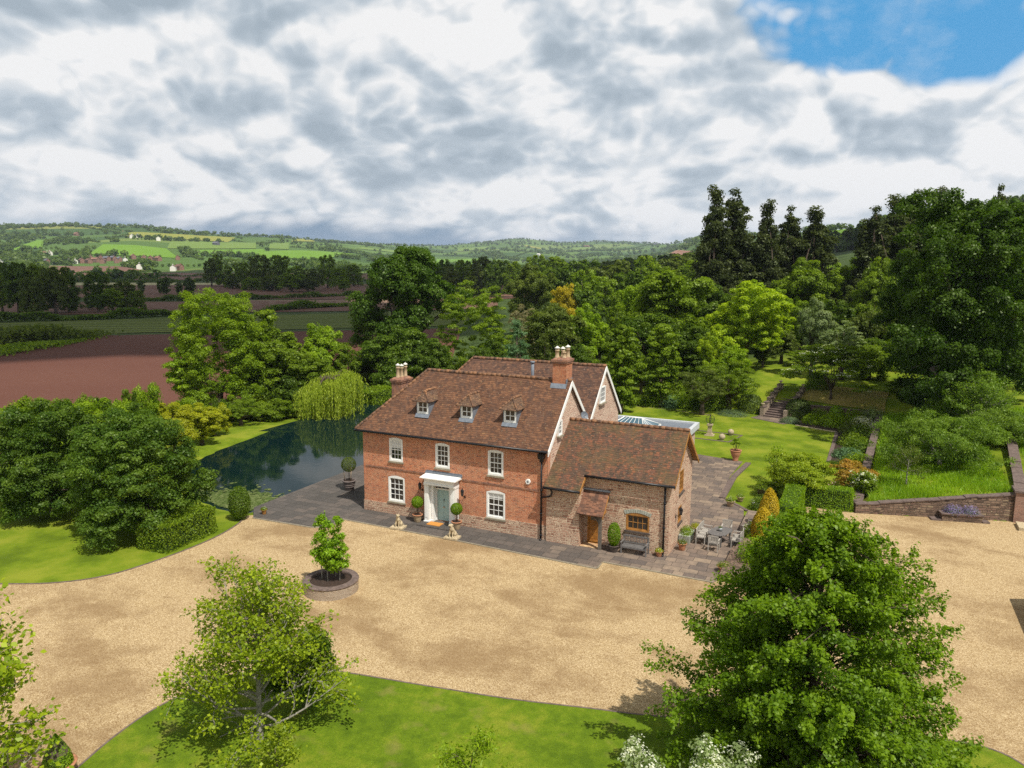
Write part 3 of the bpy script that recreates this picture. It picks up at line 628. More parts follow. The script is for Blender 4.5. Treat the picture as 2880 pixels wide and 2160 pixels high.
def sash(par,F,u0,u1,z0,z1,cols=3,rows=4,rise=.0,fr=.11,mt='white_paint',proud=.006,rec=.05,name='window',sill=True,meet=True,bar=.028,ft=None,sillmat='stone_sill',curt=0):
    mb=MB(); h=z1-rise; ft=fr if ft is None else ft
    fbox(mb,F,u0,u0+fr,-.13,proud,z0,h); fbox(mb,F,u1-fr,u1,-.13,proud,z0,h); fbox(mb,F,u0+fr,u1-fr,-.13,proud,z0,z0+fr)
    if rise>0:
        n=10; arc=[(u0+(u1-u0)*i/n, h+rise*(1-(2*i/n-1)**2)) for i in range(n+1)]
        top=[(u,z) for u,z in arc]; loop=[(u1-fr,h-.02),(u1,h-.02)]+top[::-1]+[(u0,h-.02),(u0+fr,h-.02)]
        loop=[(u0,h-ft*.4),(u1,h-ft*.4)]+top[::-1]
        a=[F(u,proud+.001,z) for u,z in loop]; b=[F(u,-.13,z) for u,z in loop]; k=len(loop)
        mb.raw(a+b,[tuple(range(k)),tuple(range(2*k-1,k-1,-1))]+[(i,i+k,(i+1)%k+k,(i+1)%k) for i in range(k)])
    else: fbox(mb,F,u0+fr,u1-fr,-.13,proud,h-ft,h)
    gu0,gu1,gz0,gz1=u0+fr,u1-fr,z0+fr,(h-ft*.4 if rise>0 else h-ft)
    s=.045
    fbox(mb,F,gu0,gu0+s,-.11,-rec+.012,gz0,gz1); fbox(mb,F,gu1-s,gu1,-.11,-rec+.012,gz0,gz1); fbox(mb,F,gu0+s,gu1-s,-.11,-rec+.012,gz0,gz0+s*1.3); fbox(mb,F,gu0+s,gu1-s,-.11,-rec+.012,gz1-s,gz1)
    if meet: zm=(gz0+gz1)/2; fbox(mb,F,gu0+s,gu1-s,-.11,-rec+.014,zm-.025,zm+.025)
    for i in range(1,cols): u=gu0+s+(gu1-gu0-2*s)*i/cols; fbox(mb,F,u-bar/2,u+bar/2,-.105,-rec+.006,gz0+s,gz1-s)
    for j in range(1,rows):
        if meet and j*2==rows: continue
        z=gz0+s+(gz1-gz0-2*s)*j/rows; fbox(mb,F,gu0+s,gu1-s,-.10,-rec+.002,z-bar/2,z+bar/2)
    o=mb.build(name,[M[mt]],par)
    g=MB(); g.face([F(gu0,-rec-.02,gz0),F(gu1,-rec-.02,gz0),F(gu1,-rec-.02,gz1),F(gu0,-rec-.02,gz1)]); g.build('glass',[M['glass']],o)
    if curt:
        g=MB(); g.face([F(gu0,-rec-.012,gz1-curt),F(gu1,-rec-.012,gz1-curt),F(gu1,-rec-.012,gz1),F(gu0,-rec-.012,gz1)]); g.build('blind',[M['curtain']],o)
    if sill:
        g=MB(); fbox(g,F,u0-.06,u1+.06,-.10,.09,z0-.10,z0-.002); g.build('sill',[M[sillmat]],o)
    return o
def slab(mb,q,th=.10,n=(10,8),amp=.018,seed=0,m=0,m_edge=None):
    """roof plane over bilinear quad q (bl,br,tr,tl), slightly uneven like an old roof"""
    rng=np.random.default_rng(seed); bl,br,tr,tl=[Vector(p) for p in q]; N=(br-bl).cross(tl-bl).normalized()
    if N.length<.1: N=(br-bl).cross(tr-bl).normalized()
    a,b=n; k=len(mb.v); ph=rng.random(4)*6
    for j in range(b+1):
        for i in range(a+1):
            u,v=i/a,j/b; p=bl*(1-u)*(1-v)+br*u*(1-v)+tr*u*v+tl*(1-u)*v
            w_=math.sin(u*5+ph[0])*math.sin(v*4+ph[1])+.5*math.sin(u*13+ph[2])*math.sin(v*9+ph[3])-math.sin(math.pi*u)*math.sin(math.pi*v)*.8
            mb.v.append(tuple(p+N*amp*w_))
    for j in range(b):
        for i in range(a):
            s=k+j*(a+1)+i; mb.f.append((s,s+1,s+a+2,s+a+1)); mb.m.append(m); mb.sm.append(True)
    # underside and edges
    e=[bl,br,tr,tl]; lo=[p-N*th for p in e]; lo2=[p-N*.012 for p in e]
    mb.face([lo[0],lo[3],lo[2],lo[1]],m)
    for i in range(4):
        j=(i+1)%4
        if (e[i]-e[j]).length>.01: mb.face([lo[i],lo[j],e[j],e[i]],m)
def ridge(mb,a,b,r=.12,seg=.33,seed=1):
    a,b=Vector(a),Vector(b); L=(b-a).length; n=max(2,int(L/seg)); rng=np.random.default_rng(seed)
    for i in range(n):
        p=a+(b-a)*(i/n); q=a+(b-a)*((i+1.06)/n); dz=Vector((0,0,rng.normal()*.008)); mb.tube([p+dz,q+dz],[r*1.02,r*.94],7)
H=thing('country_house','red brick Georgian farmhouse with clay tiled roof, three dormers and a stone annex','house',(6,3,0))
H.location=(0,0,0)
W=12.86; HE=5.5; RY=3.31; RZ=8.99; RY2=9.97; RZ2=9.07; D2=13.28
FR=Fr((0,0),(1,0))
up=[(2.01,3.02,3.54,4.98),(5.40,6.40,3.52,4.98),(9.02,10.04,3.50,4.96)]; lo_=[(1.89,3.12,.88,2.50),(8.92,10.16,.86,2.48)]
door=(5.40,6.50,.12,2.56)
mb=MB(); wall(mb,FR,W,.0,HE,[*up,*lo_,door]); mb.build('front_wall',[M['brick']],H)
mb=MB(); wall(mb,Fr((W,0),(0,1)),D2,0,HE); 
def gable(mb,F,L,z0,apx,apz,m=0): mb.face([F(0,0,z0),F(L,0,z0),F(apx,0,apz)],m)
gable(mb,Fr((W,0),(0,1)),6.62,HE,RY,RZ-.12); gable(mb,Fr((W,6.62),(0,1)),6.66,HE,RY2-6.62,RZ2-.12)
mb.build('gable_wall',[M['stone_gable']],H)
mb=MB(); wall(mb,Fr((W,D2),(-1,0)),W,0,HE); wall(mb,Fr((0,D2),(0,-1)),D2,0,HE); mb.build('rear_wall',[M['brick']],H)
F=FR
for a,b in ((-.03,1.95),(1.95,3.06),(3.06,4.72),(7.05,8.86),(8.86,10.22),(10.22,W+.0)):
    zt=[.72,.70,.66,.80,.72,.92][[-.03,1.95,3.06,7.05,8.86,10.22].index(a)]
    mb=MB(); fbox(mb,F,a,b,-.02,.035,-.1,zt); mb.build('stone_plinth',[M['stone']],H)
for q in ((.21,4.72,2.98),(7.28,12.3,2.90)): mb=MB(); fbox(mb,F,q[0],q[1],-.01,.035,q[2],q[2]+.10); mb.build('brick_band',[M['brick_dark']],H)
mb=MB()
for i in range(30): fbox(mb,F,.1+i*.43,.1+i*.43+.2,-.01,.06,5.22,5.34)
fbox(mb,F,.02,W-.02,-.01,.045,5.34,5.46); mb.build('brick_cornice',[M['brick_dark']],H)
mb=MB(); fbox(mb,Fr((W,0),(0,1)),.0,.34,-.01,.012,0.7,5.4); mb.build('brick_quoins',[M['brick']],H)
for i,(a,b,c,d) in enumerate(up): sash(H,F,a,b,c,d+.1,rise=.10,curt=.55 if i==0 else 0)
for i,(a,b,c,d) in enumerate(lo_): sash(H,F,a,b,c,d+.1,rise=.13,curt=.32 if i==1 else 0)
for a,b,c,d in [*up,*lo_]:
    mb=MB(); n=10; R0=.12
    for i in range(n):
        u0=a-.05+(b-a+.1)*i/n; u1=a-.05+(b-a+.1)*(i+1)/n; f=lambda u:d+.012+R0*(1-(2*(u-a)/(b-a)-1)**2)
        fan=.06; g=lambda u:(u-(a+b)/2)*.16
        mb.face([F(u0,.008,f(u0)),F(u1,.008,f(u1)),F(u1+g(u1),.008,f(u1)+.24),F(u0+g(u0),.008,f(u0)+.24)])
    mb.build('brick_arch',[M['brick_arch']],H)
# door
dr=MB(); fbox(dr,F,5.47,6.41,-.2,-.10,.14,2.13); 
D=dr.build('front_door',[M['door_blue']],H)
p=MB()
for (u0,u1) in ((5.56,5.90),(5.98,6.32)):
    for z0,z1 in ((.30,.82),(.92,1.5),(1.62,2.02)):
        fbox(p,F,u0,u1,-.10,-.088,z0,z1); fbox(p,F,u0+.05,u1-.05,-.088,-.078,z0+.05,z1-.05)
p.build('panel',[M['door_blue']],D)
p=MB(); p.tube([F(5.94,-.09,1.02),F(5.94,-.03,1.02)],[.035,.045],10); p.build('door_knob',[M['clay_pot']],D)
p=MB(); p.tube([F(5.94,-.09,1.52),F(5.94,-.05,1.52)],.03,8); p.tube([F(5.94,-.05,1.52),F(5.94,-.045,1.38)],.018,6); p.build('door_knocker',[M['black_iron']],D)
p=MB(); fbox(p,F,5.45,6.43,-.17,-.15,2.2,2.46); p.build('transom_glass',[M['glass']],D)
pt=MB()
fbox(pt,F,5.40,5.47,-.16,.0,.12,2.2); fbox(pt,F,6.41,6.50,-.16,.0,.12,2.2); fbox(pt,F,5.40,6.50,-.16,-.02,2.13,2.2)
for k in range(4): fbox(pt,F,5.45+k*.3,5.48+k*.3,-.14,-.10,2.2,2.5)
fbox(pt,F,5.40,6.50,-.16,-.0,2.46,2.56)
for a,b,s in ((4.88,5.40,1),(6.50,7.02,-1)):
    x0,x1=(a,a+.30) if s==1 else (b-.30,b)
    fbox(pt,F,x0,x1,0,.52,.16,2.56); fbox(pt,F,x0-.05,x1+.05,0,.57,.0,.20); fbox(pt,F,x0-.03,x1+.03,0,.55,2.46,2.56)
    y0,y1=(x1,b) if s==1 else (a,x0)
    fbox(pt,F,y0,y1,0,.30,.0,2.56); fbox(pt,F,y0,y1,.30,.335,.0,.22)
    ym=(y0+y1)/2; fbox(pt,F,ym-.02,ym+.02,.30,.325,.3,2.4)
    fbox(pt,F,x0+.06,x1-.06,.52,.532,.4,2.3)
P_=pt.build('portico',[M['white_paint']],H)
pt=MB(); fbox(pt,F,4.93,7.05,0,.68,2.56,2.66); fbox(pt,F,4.96,7.02,0,.64,2.66,2.92); fbox(pt,F,4.88,7.12,0,.74,2.92,2.98)
pt.raw([F(4.76,0,2.98),F(7.24,0,2.98),F(7.24,.86,2.98),F(4.76,.86,2.98),F(4.76,0,3.12),F(7.24,0,3.12),F(7.24,.86,3.03),F(4.76,.86,3.03)],[(3,2,1,0)[::-1],(4,7,6,5),(3,7,6,2)[::-1],(0,3,7,4)[::-1],(1,5,6,2)[::-1],(0,4,5,1)[::-1]])
pt.build('canopy',[M['white_paint']],P_)
pt=MB(); fbox(pt,F,4.70,7.28,0,.12,3.10,3.20); fbox(pt,F,4.72,7.26,.0,.03,3.20,3.28); pt.build('lead_flashing',[M['lead']],P_)
# roofs
e=-.36; ez=5.44
mb=MB()
slab(mb,[(-.32,e,ez),(W+.14,e,ez),(W+.14,RY,RZ),(2.89,RY,RZ)],n=(30,12),amp=.035,seed=1)
slab(mb,[(-.32,6.64,ez+.12),(-.32,e,ez),(2.89,RY,RZ),(2.89,RY,RZ)],n=(8,8),seed=2)
slab(mb,[(W+.14,6.66,ez+.10),(-.32,6.66,ez+.10),(2.89,RY,RZ),(W+.14,RY,RZ)],n=(14,6),seed=3)
R1=mb.build('main_roof',[M['tiles']],H)
mb=MB()
slab(mb,[(-.30,6.64,ez+.10),(W+.10,6.64,ez+.10),(W+.10,RY2,RZ2),(2.74,RY2,RZ2)],n=(20,10),seed=4)
slab(mb,[(-.30,D2+.35,ez),(-.30,6.64,ez+.1),(2.74,RY2,RZ2),(2.74,RY2,RZ2)],n=(8,8),seed=5)
slab(mb,[(W+.10,D2+.35,ez),(-.30,D2+.35,ez),(2.74,RY2,RZ2),(W+.10,RY2,RZ2)],n=(12,6),seed=6)
R2=mb.build('rear_roof',[M['tiles_rear']],H)
mb=MB(); ridge(mb,(2.89,RY,RZ),(W+.14,RY,RZ)); ridge(mb,(-.32,e,ez+.02),(2.89,RY,RZ),.09); ridge(mb,(-.32,6.64,ez+.1),(2.89,RY,RZ),.09); mb.build('ridge_tiles',[M['ridge_clay']],R1)
mb=MB(); ridge(mb,(2.74,RY2,RZ2),(W+.1,RY2,RZ2)); ridge(mb,(-.30,6.64,ez+.1),(2.74,RY2,RZ2),.09); ridge(mb,(-.30,D2+.35,ez),(2.74,RY2,RZ2),.09); mb.build('ridge_tiles',[M['ridge_clay']],R2)
# bargeboards
def barge(par,x,y0,z0,y1,z1,mt,wd=.32,th=.05,name='bargeboard',soff=.3):
    mb=MB(); a=Vector((x,y0,z0)); b=Vector((x,y1,z1)); dn=Vector((0,0,-wd))
    q=[a,b,b+dn,a+dn]; r=[p+Vector((-th,0,0)) for p in q]
    mb.raw(q+r,[(0,3,2,1),(4,5,6,7),(0,1,5,4),(1,2,6,5),(2,3,7,6),(3,0,4,7)]); return mb.build(name,[M[mt]],par)
for (y0,y1,a,b,x,par) in ((e,6.98,RY,RZ,W+.19,R1),(6.4,D2+.35,RY2,RZ2,W+.15,R2)):
    barge(par,x,y0,ez-.01,a,b-.01,'white_paint'); barge(par,x,y1,ez-.01,a,b-.01,'white_paint')
# gutters and pipes
def gutter(par,a,b): 
    mb=MB(); mb.tube([a,b],.075,8); return mb.build('gutter',[M['black_iron']],par)
gutter(H,(-.36,e-.05,ez-.06),(W+.10,e-.05,ez-.06))
def pipe(par,x,y,z1,z0=0,hop=True,rings=(.3,1.6,3.0)):
    mb=MB(); mb.tube([(x,y,z0+.05),(x,y,z1)],.055,8)
    for r_ in rings:
        if r_<z1: mb.tube([(x,y,r_),(x,y,r_+.10)],.08,8)
    mb.tube([(x,y,z0+.14),(x,y-.14,z0+.03)],[.055,.065],8)
    if hop: mb.box((x-.17,y-.16,z1-.30),(x+.17,y+.10,z1),top=1.15); mb.box((x-.09,y-.1,z1-.5),(x+.09,y+.07,z1-.3))
    return mb.build('downpipe',[M['black_iron']],par)
pipe(H,12.52,-.12,5.20)
mb=MB(); mb.tube([(13.25,-.55,3.36),(13.3,-.40,3.1),(13.15,-.22,2.8),(12.85,-.16,2.7),(12.56,-.14,2.64)],.05,7); mb.build('downpipe',[M['black_iron']],H)
# chimneys
def chimney(par,x0,x1,y0,y1,z0,z1,mt,pots,corb=True):
    mb=MB(); mb.box((x0,y0,z0),(x1,y1,z1-.3)); 
    o=mb.build('chimney',[M[mt]],par)
    c=MB(); c.box((x0-.05,y0-.05,z1-.30),(x1+.05,y1+.05,z1-.18)); c.box((x0-.09,y0-.09,z1-.18),(x1+.09,y1+.09,z1-.05)); c.box((x0-.02,y0-.02,z1-.05),(x1+.02,y1+.02,z1+.06),top=.75); c.build('corbel',[M['brick_dark']],o)
    for i,(x,y,h,r,cap,mm) in enumerate(pots):
        c=MB(); c.lathe([(r*1.15,0),(r*1.15,.08),(r*.92,.12),(r*.86,h*.8),(r*1.1,h*.84),(r*1.1,h*.95),(r*.8,h),(r*.8,h-.2)],(x,y,z1+.02),14)
        q=c.build('chimney_pot',[M[mm]],o)
        if cap:
            c=MB(); c.lathe([(.0,h+.22),(r*1.25,h+.10),(r*1.25,h+.07),(0,h+.07)],(x,y,z1+.02),12); 
            for k in range(3): a=k*2.1; c.tube([(x+r*.8*math.cos(a),y+r*.8*math.sin(a),z1+h),(x+r*.8*math.cos(a),y+r*.8*math.sin(a),z1+h+.12)],.012,4)
            c.build('cowl',[M['cream_wall']],q)
    return o
CH=chimney(H,11.86,12.72,3.02,4.05,8.2,10.28,'brick_chimney',[(12.05,3.25,.52,.13,True,'clay_cream'),(12.25,3.65,.46,.13,True,'clay_cream'),(12.48,3.3,.40,.12,False,'clay_cream'),(12.52,3.80,.56,.13,True,'clay_cream')])
mb=MB(); 
mb.raw([(11.78,2.98,8.45),(12.80,2.98,8.45),(12.80,2.80,8.53),(11.78,2.80,8.53),(11.78,2.98,8.80),(12.80,2.98,8.80)],[(0,1,5,4),(3,2,5,4)]); mb.box((12.72,3.0,8.70),(12.77,4.05,9.05)); mb.build('lead_flashing',[M['lead']],CH)
chimney(H,-.75,.03,4.44,5.75,0,8.02,'brick_dark',[(-.42,4.75,.80,.13,True,'clay_cream'),(-.36,5.12,.72,.13,True,'clay_cream'),(-.30,5.5,.78,.13,True,'clay_cream')])
mb=MB(); mb.tube([(8.05,8.7,7.4),(8.05,8.7,9.12)],.11,12); mb.tube([(8.05,8.7,9.12),(8.05,8.7,9.24)],[.16,.16],12); mb.build('flue',[M['lead']],R2)
# dormers
mS=(RZ-5.44)/(RY-e)
def rz_at(y): return 5.44+mS*(y-e)
for k,(cx_) in enumerate((4.05,7.17,10.09)):
    x0,x1=cx_-.40,cx_+.40; yf=.78; zt=7.42
    mb=MB()
    for x,s in ((x0,0),(x1,1)):
        th=.05; a=[(x,yf,rz_at(yf)-.05),(x,yf,zt),(x,1.78,zt)]; xx=x+(-th if s==0 else th)
        b=[(xx,*p[1:]) for p in a]; mb.raw(a+b,[(0,1,2),(3,5,4),(0,3,4,1),(1,4,5,2),(2,5,3,0)])
    mb.raw([(x0-.1,yf-.18,rz_at(yf-.18)+.03),(x1+.1,yf-.18,rz_at(yf-.18)+.03),(x1+.1,yf+.02,rz_at(yf)+.08),(x0-.1,yf+.02,rz_at(yf)+.08)],[(0,1,2,3)])
    Dm=mb.build('dormer',[M['lead']],H)
    sash(Dm,Fr((x0,yf),(1,0)),0,.80,rz_at(yf)+.07,zt,cols=2,rows=2,fr=.07,proud=.01,rec=.02,sill=False,meet=False,bar=.045)
    mb=MB(); ex0,ex1=x0-.20,x1+.20; ye=.52; zr_=8.02; ya=1.12; yb=2.36; ze=7.40; yr_=1.72
    slab(mb,[(ex0,ye,ze),(ex1,ye,ze),(cx_,ya,zr_),(cx_,ya,zr_)],.06,(5,4),.008,k)
    slab(mb,[(ex1,ye,ze),(ex1,yr_,ze),(cx_,yb,zr_),(cx_,ya,zr_)],.06,(5,4),.008,k+5)
    slab(mb,[(ex0,yr_,ze),(ex0,ye,ze),(cx_,ya,zr_),(cx_,yb,zr_)],.06,(5,4),.008,k+9)
    ro=mb.build('dormer_roof',[M['tiles_dormer']],Dm)
    mb=MB(); ridge(mb,(cx_,ya,zr_),(cx_,yb+.05,zr_),.09,.28); ridge(mb,(ex0,ye,ze),(cx_,ya,zr_),.06,.18); ridge(mb,(ex1,ye,ze),(cx_,ya,zr_),.06,.18); mb.build('ridge_tiles',[M['ridge_clay']],Dm)
# gable windows
GW=Fr((W,0),(0,1)); 
def applied(par,F,u0,u1,z0,z1,cols,rows,mt='white_paint',nm='window',sillmat='stone_sill'):
    F2=Fr((F.p.x,F.p.y),(F.u.x,F.u.y)); F2.p=F.p+F.n*.10
    return sash(par,F2,u0,u1,z0,z1,cols=cols,rows=rows,mt=mt,fr=.07,rec=.03,meet=False,name=nm,sillmat=sillmat)
applied(H,GW,8.85,9.95,6.62,7.72,4,3); applied(H,GW,1.35,1.95,5.95,6.85,2,3)
mb=MB(); mb.tube([(W,4.9,6.55),(W+.35,4.85,6.62)],.02,6); mb.lathe([(.0,-.05),(.12,-.03),(.24,.03),(.27,.08)],(0,0,0),16)
sd=mb; n0=len(mb.v)
dish=MB(); dish.tube([(0,0,0),(.33,0,.05)],.02,6); 
k=len(dish.v); dish.lathe([(.0,-.06),(.14,-.035),(.27,.06)],(0,0,0),18)
R_=Matrix.Translation((.38,-.05,.08))@Matrix.Rotation(math.radians(62),4,'Y')@Matrix.Rotation(.5,4,'X')
for i in range(k,len(dish.v)): dish.v[i]=tuple(R_@Vector(dish.v[i]))
dish.tube([(.36,-.05,.02),(.62,-.12,.22)],.012,5); dish.build('satellite_dish',[M['lead']],H,loc=(W+.02,4.9,6.5))
# alarm box
mb=MB(); c=F(11.65,.0,3.42); mb.tube([F(11.65,0,3.42),F(11.65,.09,3.42)],[.17,.16],6); mb.build('alarm_box',[M['white_paint']],H); mb=MB(); mb.tube([F(11.65,.09,3.42),F(11.65,.096,3.42)],.085,4); mb.build('alarm_emblem',[M['lead']],H)
# lanterns
def lantern(par,F,u,z,d=.34):
    mb=MB(); mb.tube([F(u,0,z-.25),F(u,d*.6,z-.3),F(u,d,z-.16)],.018,6); mb.tube([F(u,.0,z-.35),F(u,.03,z-.35)],.06,8); c=F(u,d,z)
    mb.lathe([(.05,-.20),(.075,-.17),(.11,.10),(.13,.12),(.06,.20),(.02,.24),(.035,.27),(0,.30)],tuple(c),6,smooth=False); o=mb.build('wall_lantern',[M['black_iron']],par)
    g=MB(); g.lathe([(.082,-.15),(.112,.07)],tuple(c),6,smooth=False); g.build('lantern_glass',[M['glass']],o)
lantern(H,F,4.45,2.28); lantern(H,F,7.45,2.25)
# annex -------------------------------------------------------
AX=19.78; AY=.68; AB=6.24; AR=3.46; AZ=6.58; sl_=.777
F2=Fr((14.85,AY),(1,0)); L2=AX-14.85
dop=(.22,1.10,.10,2.15); wop=(17.35-14.85,18.68-14.85,1.19,2.10)
mb=MB(); wall(mb,F2,L2,0,4.28,[dop,wop],rev=.16)
wall(mb,Fr((AX,AY),(0,1)),AB-AY,0,4.28,[(2.10,2.95,1.2,2.16),(2.2,3.2,2.95,4.25)],rev=.14)
gable(mb,Fr((AX,AY),(0,1)),AB-AY,4.28,AR-AY,AZ-.16)
wall(mb,Fr((AX,AB),(-1,0)),AX-W,0,4.28)
wall(mb,Fr((W,-.14),(1,0)),14.85-W,0,3.56); wall(mb,Fr((14.85,-.14),(0,1)),.82,0,3.56)
mb.face([(14.85,-.14,3.56),(14.85,AY,3.56),(14.85,AY,4.20),(14.85,-.14,3.62)])
mb.build('annex_wall',[M['stone']],H)
q=MB(); fbox(q,F2,-.0,L2,-.02,.006,4.10,4.26); q.build('eaves_board',[M['oak']],H)
zf=lambda y:AZ-sl_*(AR-y)
mb=MB()
slab(mb,[(15.02,.34,zf(.34)),(AX+.32,.34,zf(.34)),(AX+.32,AR,AZ),(15.02,AR,AZ)],n=(16,10),seed=11,amp=.022)
slab(mb,[(W,-.58,zf(-.58)),(15.02,-.58,zf(-.58)),(15.02,AR,AZ),(W,AR,AZ)],n=(8,12),seed=12,amp=.012)
slab(mb,[(AX+.32,6.58,zf(.34)),(W,6.58,zf(.34)),(W,AR,AZ),(AX+.32,AR,AZ)],n=(16,8),seed=13,amp=.012)
R3=mb.build('annex_roof',[M['tiles_annex']],H)
mb=MB(); ridge(mb,(W,AR,AZ+.01),(AX+.33,AR,AZ+.01),.11); mb.build('ridge_tiles',[M['ridge_clay']],R3)
barge(R3,AX+.34,.34,zf(.34)-.02,AR,AZ-.02,'oak',.22); barge(R3,AX+.34,6.58,zf(.34)-.02,AR,AZ-.02,'oak',.22)
barge(R3,15.06,-.58,zf(-.58)-.02,.36,zf(.36)-.02,'oak',.20)
# timber soffit under the overhanging verge
mb=MB(); mb.face([(AX,6.5,zf(.42)-.13),(AX+.30,6.5,zf(.42)-.13),(AX+.30,AR,AZ-.13),(AX,AR,AZ-.13)]); mb.face([(AX+.30,.42,zf(.42)-.13),(AX,.42,zf(.42)-.13),(AX,AR,AZ-.13),(AX+.30,AR,AZ-.13)]); mb.build('verge_soffit',[M['oak']],R3)
gutter(R3,(15.0,.27,zf(.34)-.05),(AX+.34,.27,zf(.34)-.05)); gutter(R3,(W-.02,-.65,zf(-.58)-.05),(15.05,-.65,zf(-.58)-.05)); gutter(R3,(W,6.65,zf(.34)-.05),(AX+.34,6.65,zf(.34)-.05))
pipe(H,19.52,.58,4.10,hop=False)
sash(H,F2,wop[0],wop[1],wop[2],wop[3]+.14,cols=4,rows=2,rise=.14,fr=.075,mt='oak',rec=.06,meet=False,sillmat='brown_tub')
mb=MB(); a,b,d=wop[0],wop[1],wop[3]
for i in range(12):
    u0=a-.06+(b-a+.12)*i/12+.008; u1=a-.06+(b-a+.12)*(i+1)/12-.008; f=lambda u:d+.012+.14*(1-min(1,(2*(u-a)/(b-a)-1)**2)); g=lambda u:(u-(a+b)/2)*.12
    mb.raw([F2(u0,.0,f(u0)),F2(u1,.0,f(u1)),F2(u1+g(u1),0,f(u1)+.2),F2(u0+g(u0),0,f(u0)+.2),F2(u0,.03,f(u0)),F2(u1,.03,f(u1)),F2(u1+g(u1),.03,f(u1)+.2),F2(u0+g(u0),.03,f(u0)+.2)],[(4,5,6,7),(0,1,5,4),(1,2,6,5),(2,3,7,6),(3,0,4,7)])
mb.build('stone_arch',[M['trough_stone']],H)
GA=Fr((AX,AY),(0,1))
sash(H,GA,2.10,2.95,1.2,2.16,cols=2,rows=2,fr=.07,mt='oak',meet=False,sillmat='brown_tub'); sash(H,GA,2.2,3.2,2.95,4.25,cols=4,rows=4,fr=.07,mt='oak',meet=False,sillmat='brown_tub')
lantern(H,GA,1.46,2.2,.3)
# annex door under the porch
mb=MB(); fbox(mb,F2,.30,1.02,-.14,-.09,.12,2.08); fbox(mb,F2,.30,1.02,-.09,-.07,.12,.26)
for k in range(6): fbox(mb,F2,.32+k*.117,.42+k*.117,-.09,-.078,.30,1.28)
AD=mb.build('annex_door',[M['brown_door']],H)
mb=MB(); fbox(mb,F2,.40,.92,-.09,-.083,1.40,1.95); mb.build('door_glass',[M['glass']],AD)
mb=MB(); fbox(mb,F2,.64,.68,-.083,-.07,1.40,1.95); fbox(mb,F2,.40,.92,-.083,-.07,1.64,1.68); mb.build('glazing_bar',[M['brown_door']],AD)
mb=MB(); fbox(mb,F2,.22,.30,-.15,-.02,.10,2.15); fbox(mb,F2,1.02,1.10,-.15,-.02,.10,2.15); fbox(mb,F2,.3,1.02,-.15,-.02,2.08,2.15); fbox(mb,F2,.22,1.10,-.16,.02,.0,.10); mb.build('door_frame',[M['brown_door']],AD)
mb=MB(); slab(mb,[(14.80,-.42,2.10),(16.34,-.42,2.10),(16.34,AY,3.22),(14.80,AY,3.22)],.09,(8,8),.006,3)
PO=mb.build('porch_roof',[M['tiles_plain']],H)
mb=MB(); fbox(mb,F2,-.05,1.55,0,.06,3.20,3.32); mb.build('lead_flashing',[M['lead']],PO)
mb=MB(); barge_=[(16.36,-.42,2.08),(16.36,AY,3.20)]; 
mb.raw([(16.31,-.42,2.06),(16.36,-.42,2.06),(16.36,AY,3.18),(16.31,AY,3.18),(16.31,-.42,1.93),(16.36,-.42,1.93),(16.36,AY,3.05),(16.31,AY,3.05)],[(0,1,2,3),(4,7,6,5),(1,5,6,2),(0,3,7,4),(0,4,5,1)])
mb.box((16.05,-.10,2.0),(16.2,AY,2.14)); mb.box((16.05,-.16,2.02),(16.20,-.02,2.1)); mb.build('porch_beam',[M['oak']],PO)
mb=MB(); mb.box((16.0,-.14,.03),(16.17,.03,2.05)); mb.tube([(16.08,-.05,1.5),(15.7,-.05,2.0)],.05,6); mb.build('porch_post',[M['old_oak']],PO)
mb=MB(); mb.box((14.87,-.02,.0),(15.99,AY+.1,.075)); mb.build('doorstep',[M['clay_pot']],H)
# flat roofed extension behind with its roof light
mb=MB(); mb.box((9.0,13.3,0),(16.6,22.6,2.62)); mb.build('extension_wall',[M['stone_gable']],H)
mb=MB(); x0,x1,y0,y1=8.8,16.8,13.35,22.85
mb.box((x0,y0,2.62),(x1,y1,2.92)); FA=mb.build('extension_roof',[M['lead']],H)
mb=MB(); 
for a,b in (((x0-.05,y1-.25,2.60),(x1+.08,y1+.05,3.06)),((x1-.22,y0,2.60),(x1+.08,y1-.252,3.06))): mb.box(a,b)
mb.build('fascia',[M['pale_lead']],FA)
bx0,bx1,by0,by1,zb,zt=10.5,14.2,15.9,20.6,3.1,3.95; ra,rb_=(11.9,18.2,zt),(13.3,18.2,zt)
mb=MB(); c=[(bx0,by0,zb),(bx1,by0,zb),(bx1,by1,zb),(bx0,by1,zb)]
mb.face([c[0],c[1],rb_,ra]); mb.face([c[1],c[2],rb_]); mb.face([c[2],c[3],ra,rb_]); mb.face([c[3],c[0],ra]); RL=mb.build('roof_light',[M['roof_glass']],FA)
mb=MB(); mb.tube([ra,rb_],.05,6)
for p,q in ((c[0],ra),(c[1],rb_),(c[2],rb_),(c[3],ra),(c[0],c[1]),(c[1],c[2]),(c[2],c[3]),(c[3],c[0])): mb.tube([p,q],.04,6)
for k in range(1,6):
    f=k/6; q=Vector(ra).lerp(Vector(rb_),f)
    mb.tube([Vector(c[0]).lerp(Vector(c[1]),f),q],.022,5); mb.tube([Vector(c[3]).lerp(Vector(c[2]),f),q],.022,5)
    if k in (2,3,4): mb.tube([Vector(c[1]).lerp(Vector(c[2]),f),rb_],.022,5); mb.tube([Vector(c[0]).lerp(Vector(c[3]),f),ra],.022,5)
mb.box((bx0-.05,by0-.05,2.92),(bx1+.05,by1+.05,3.09)); mb.build('glazing_bar',[M['white_paint']],RL)
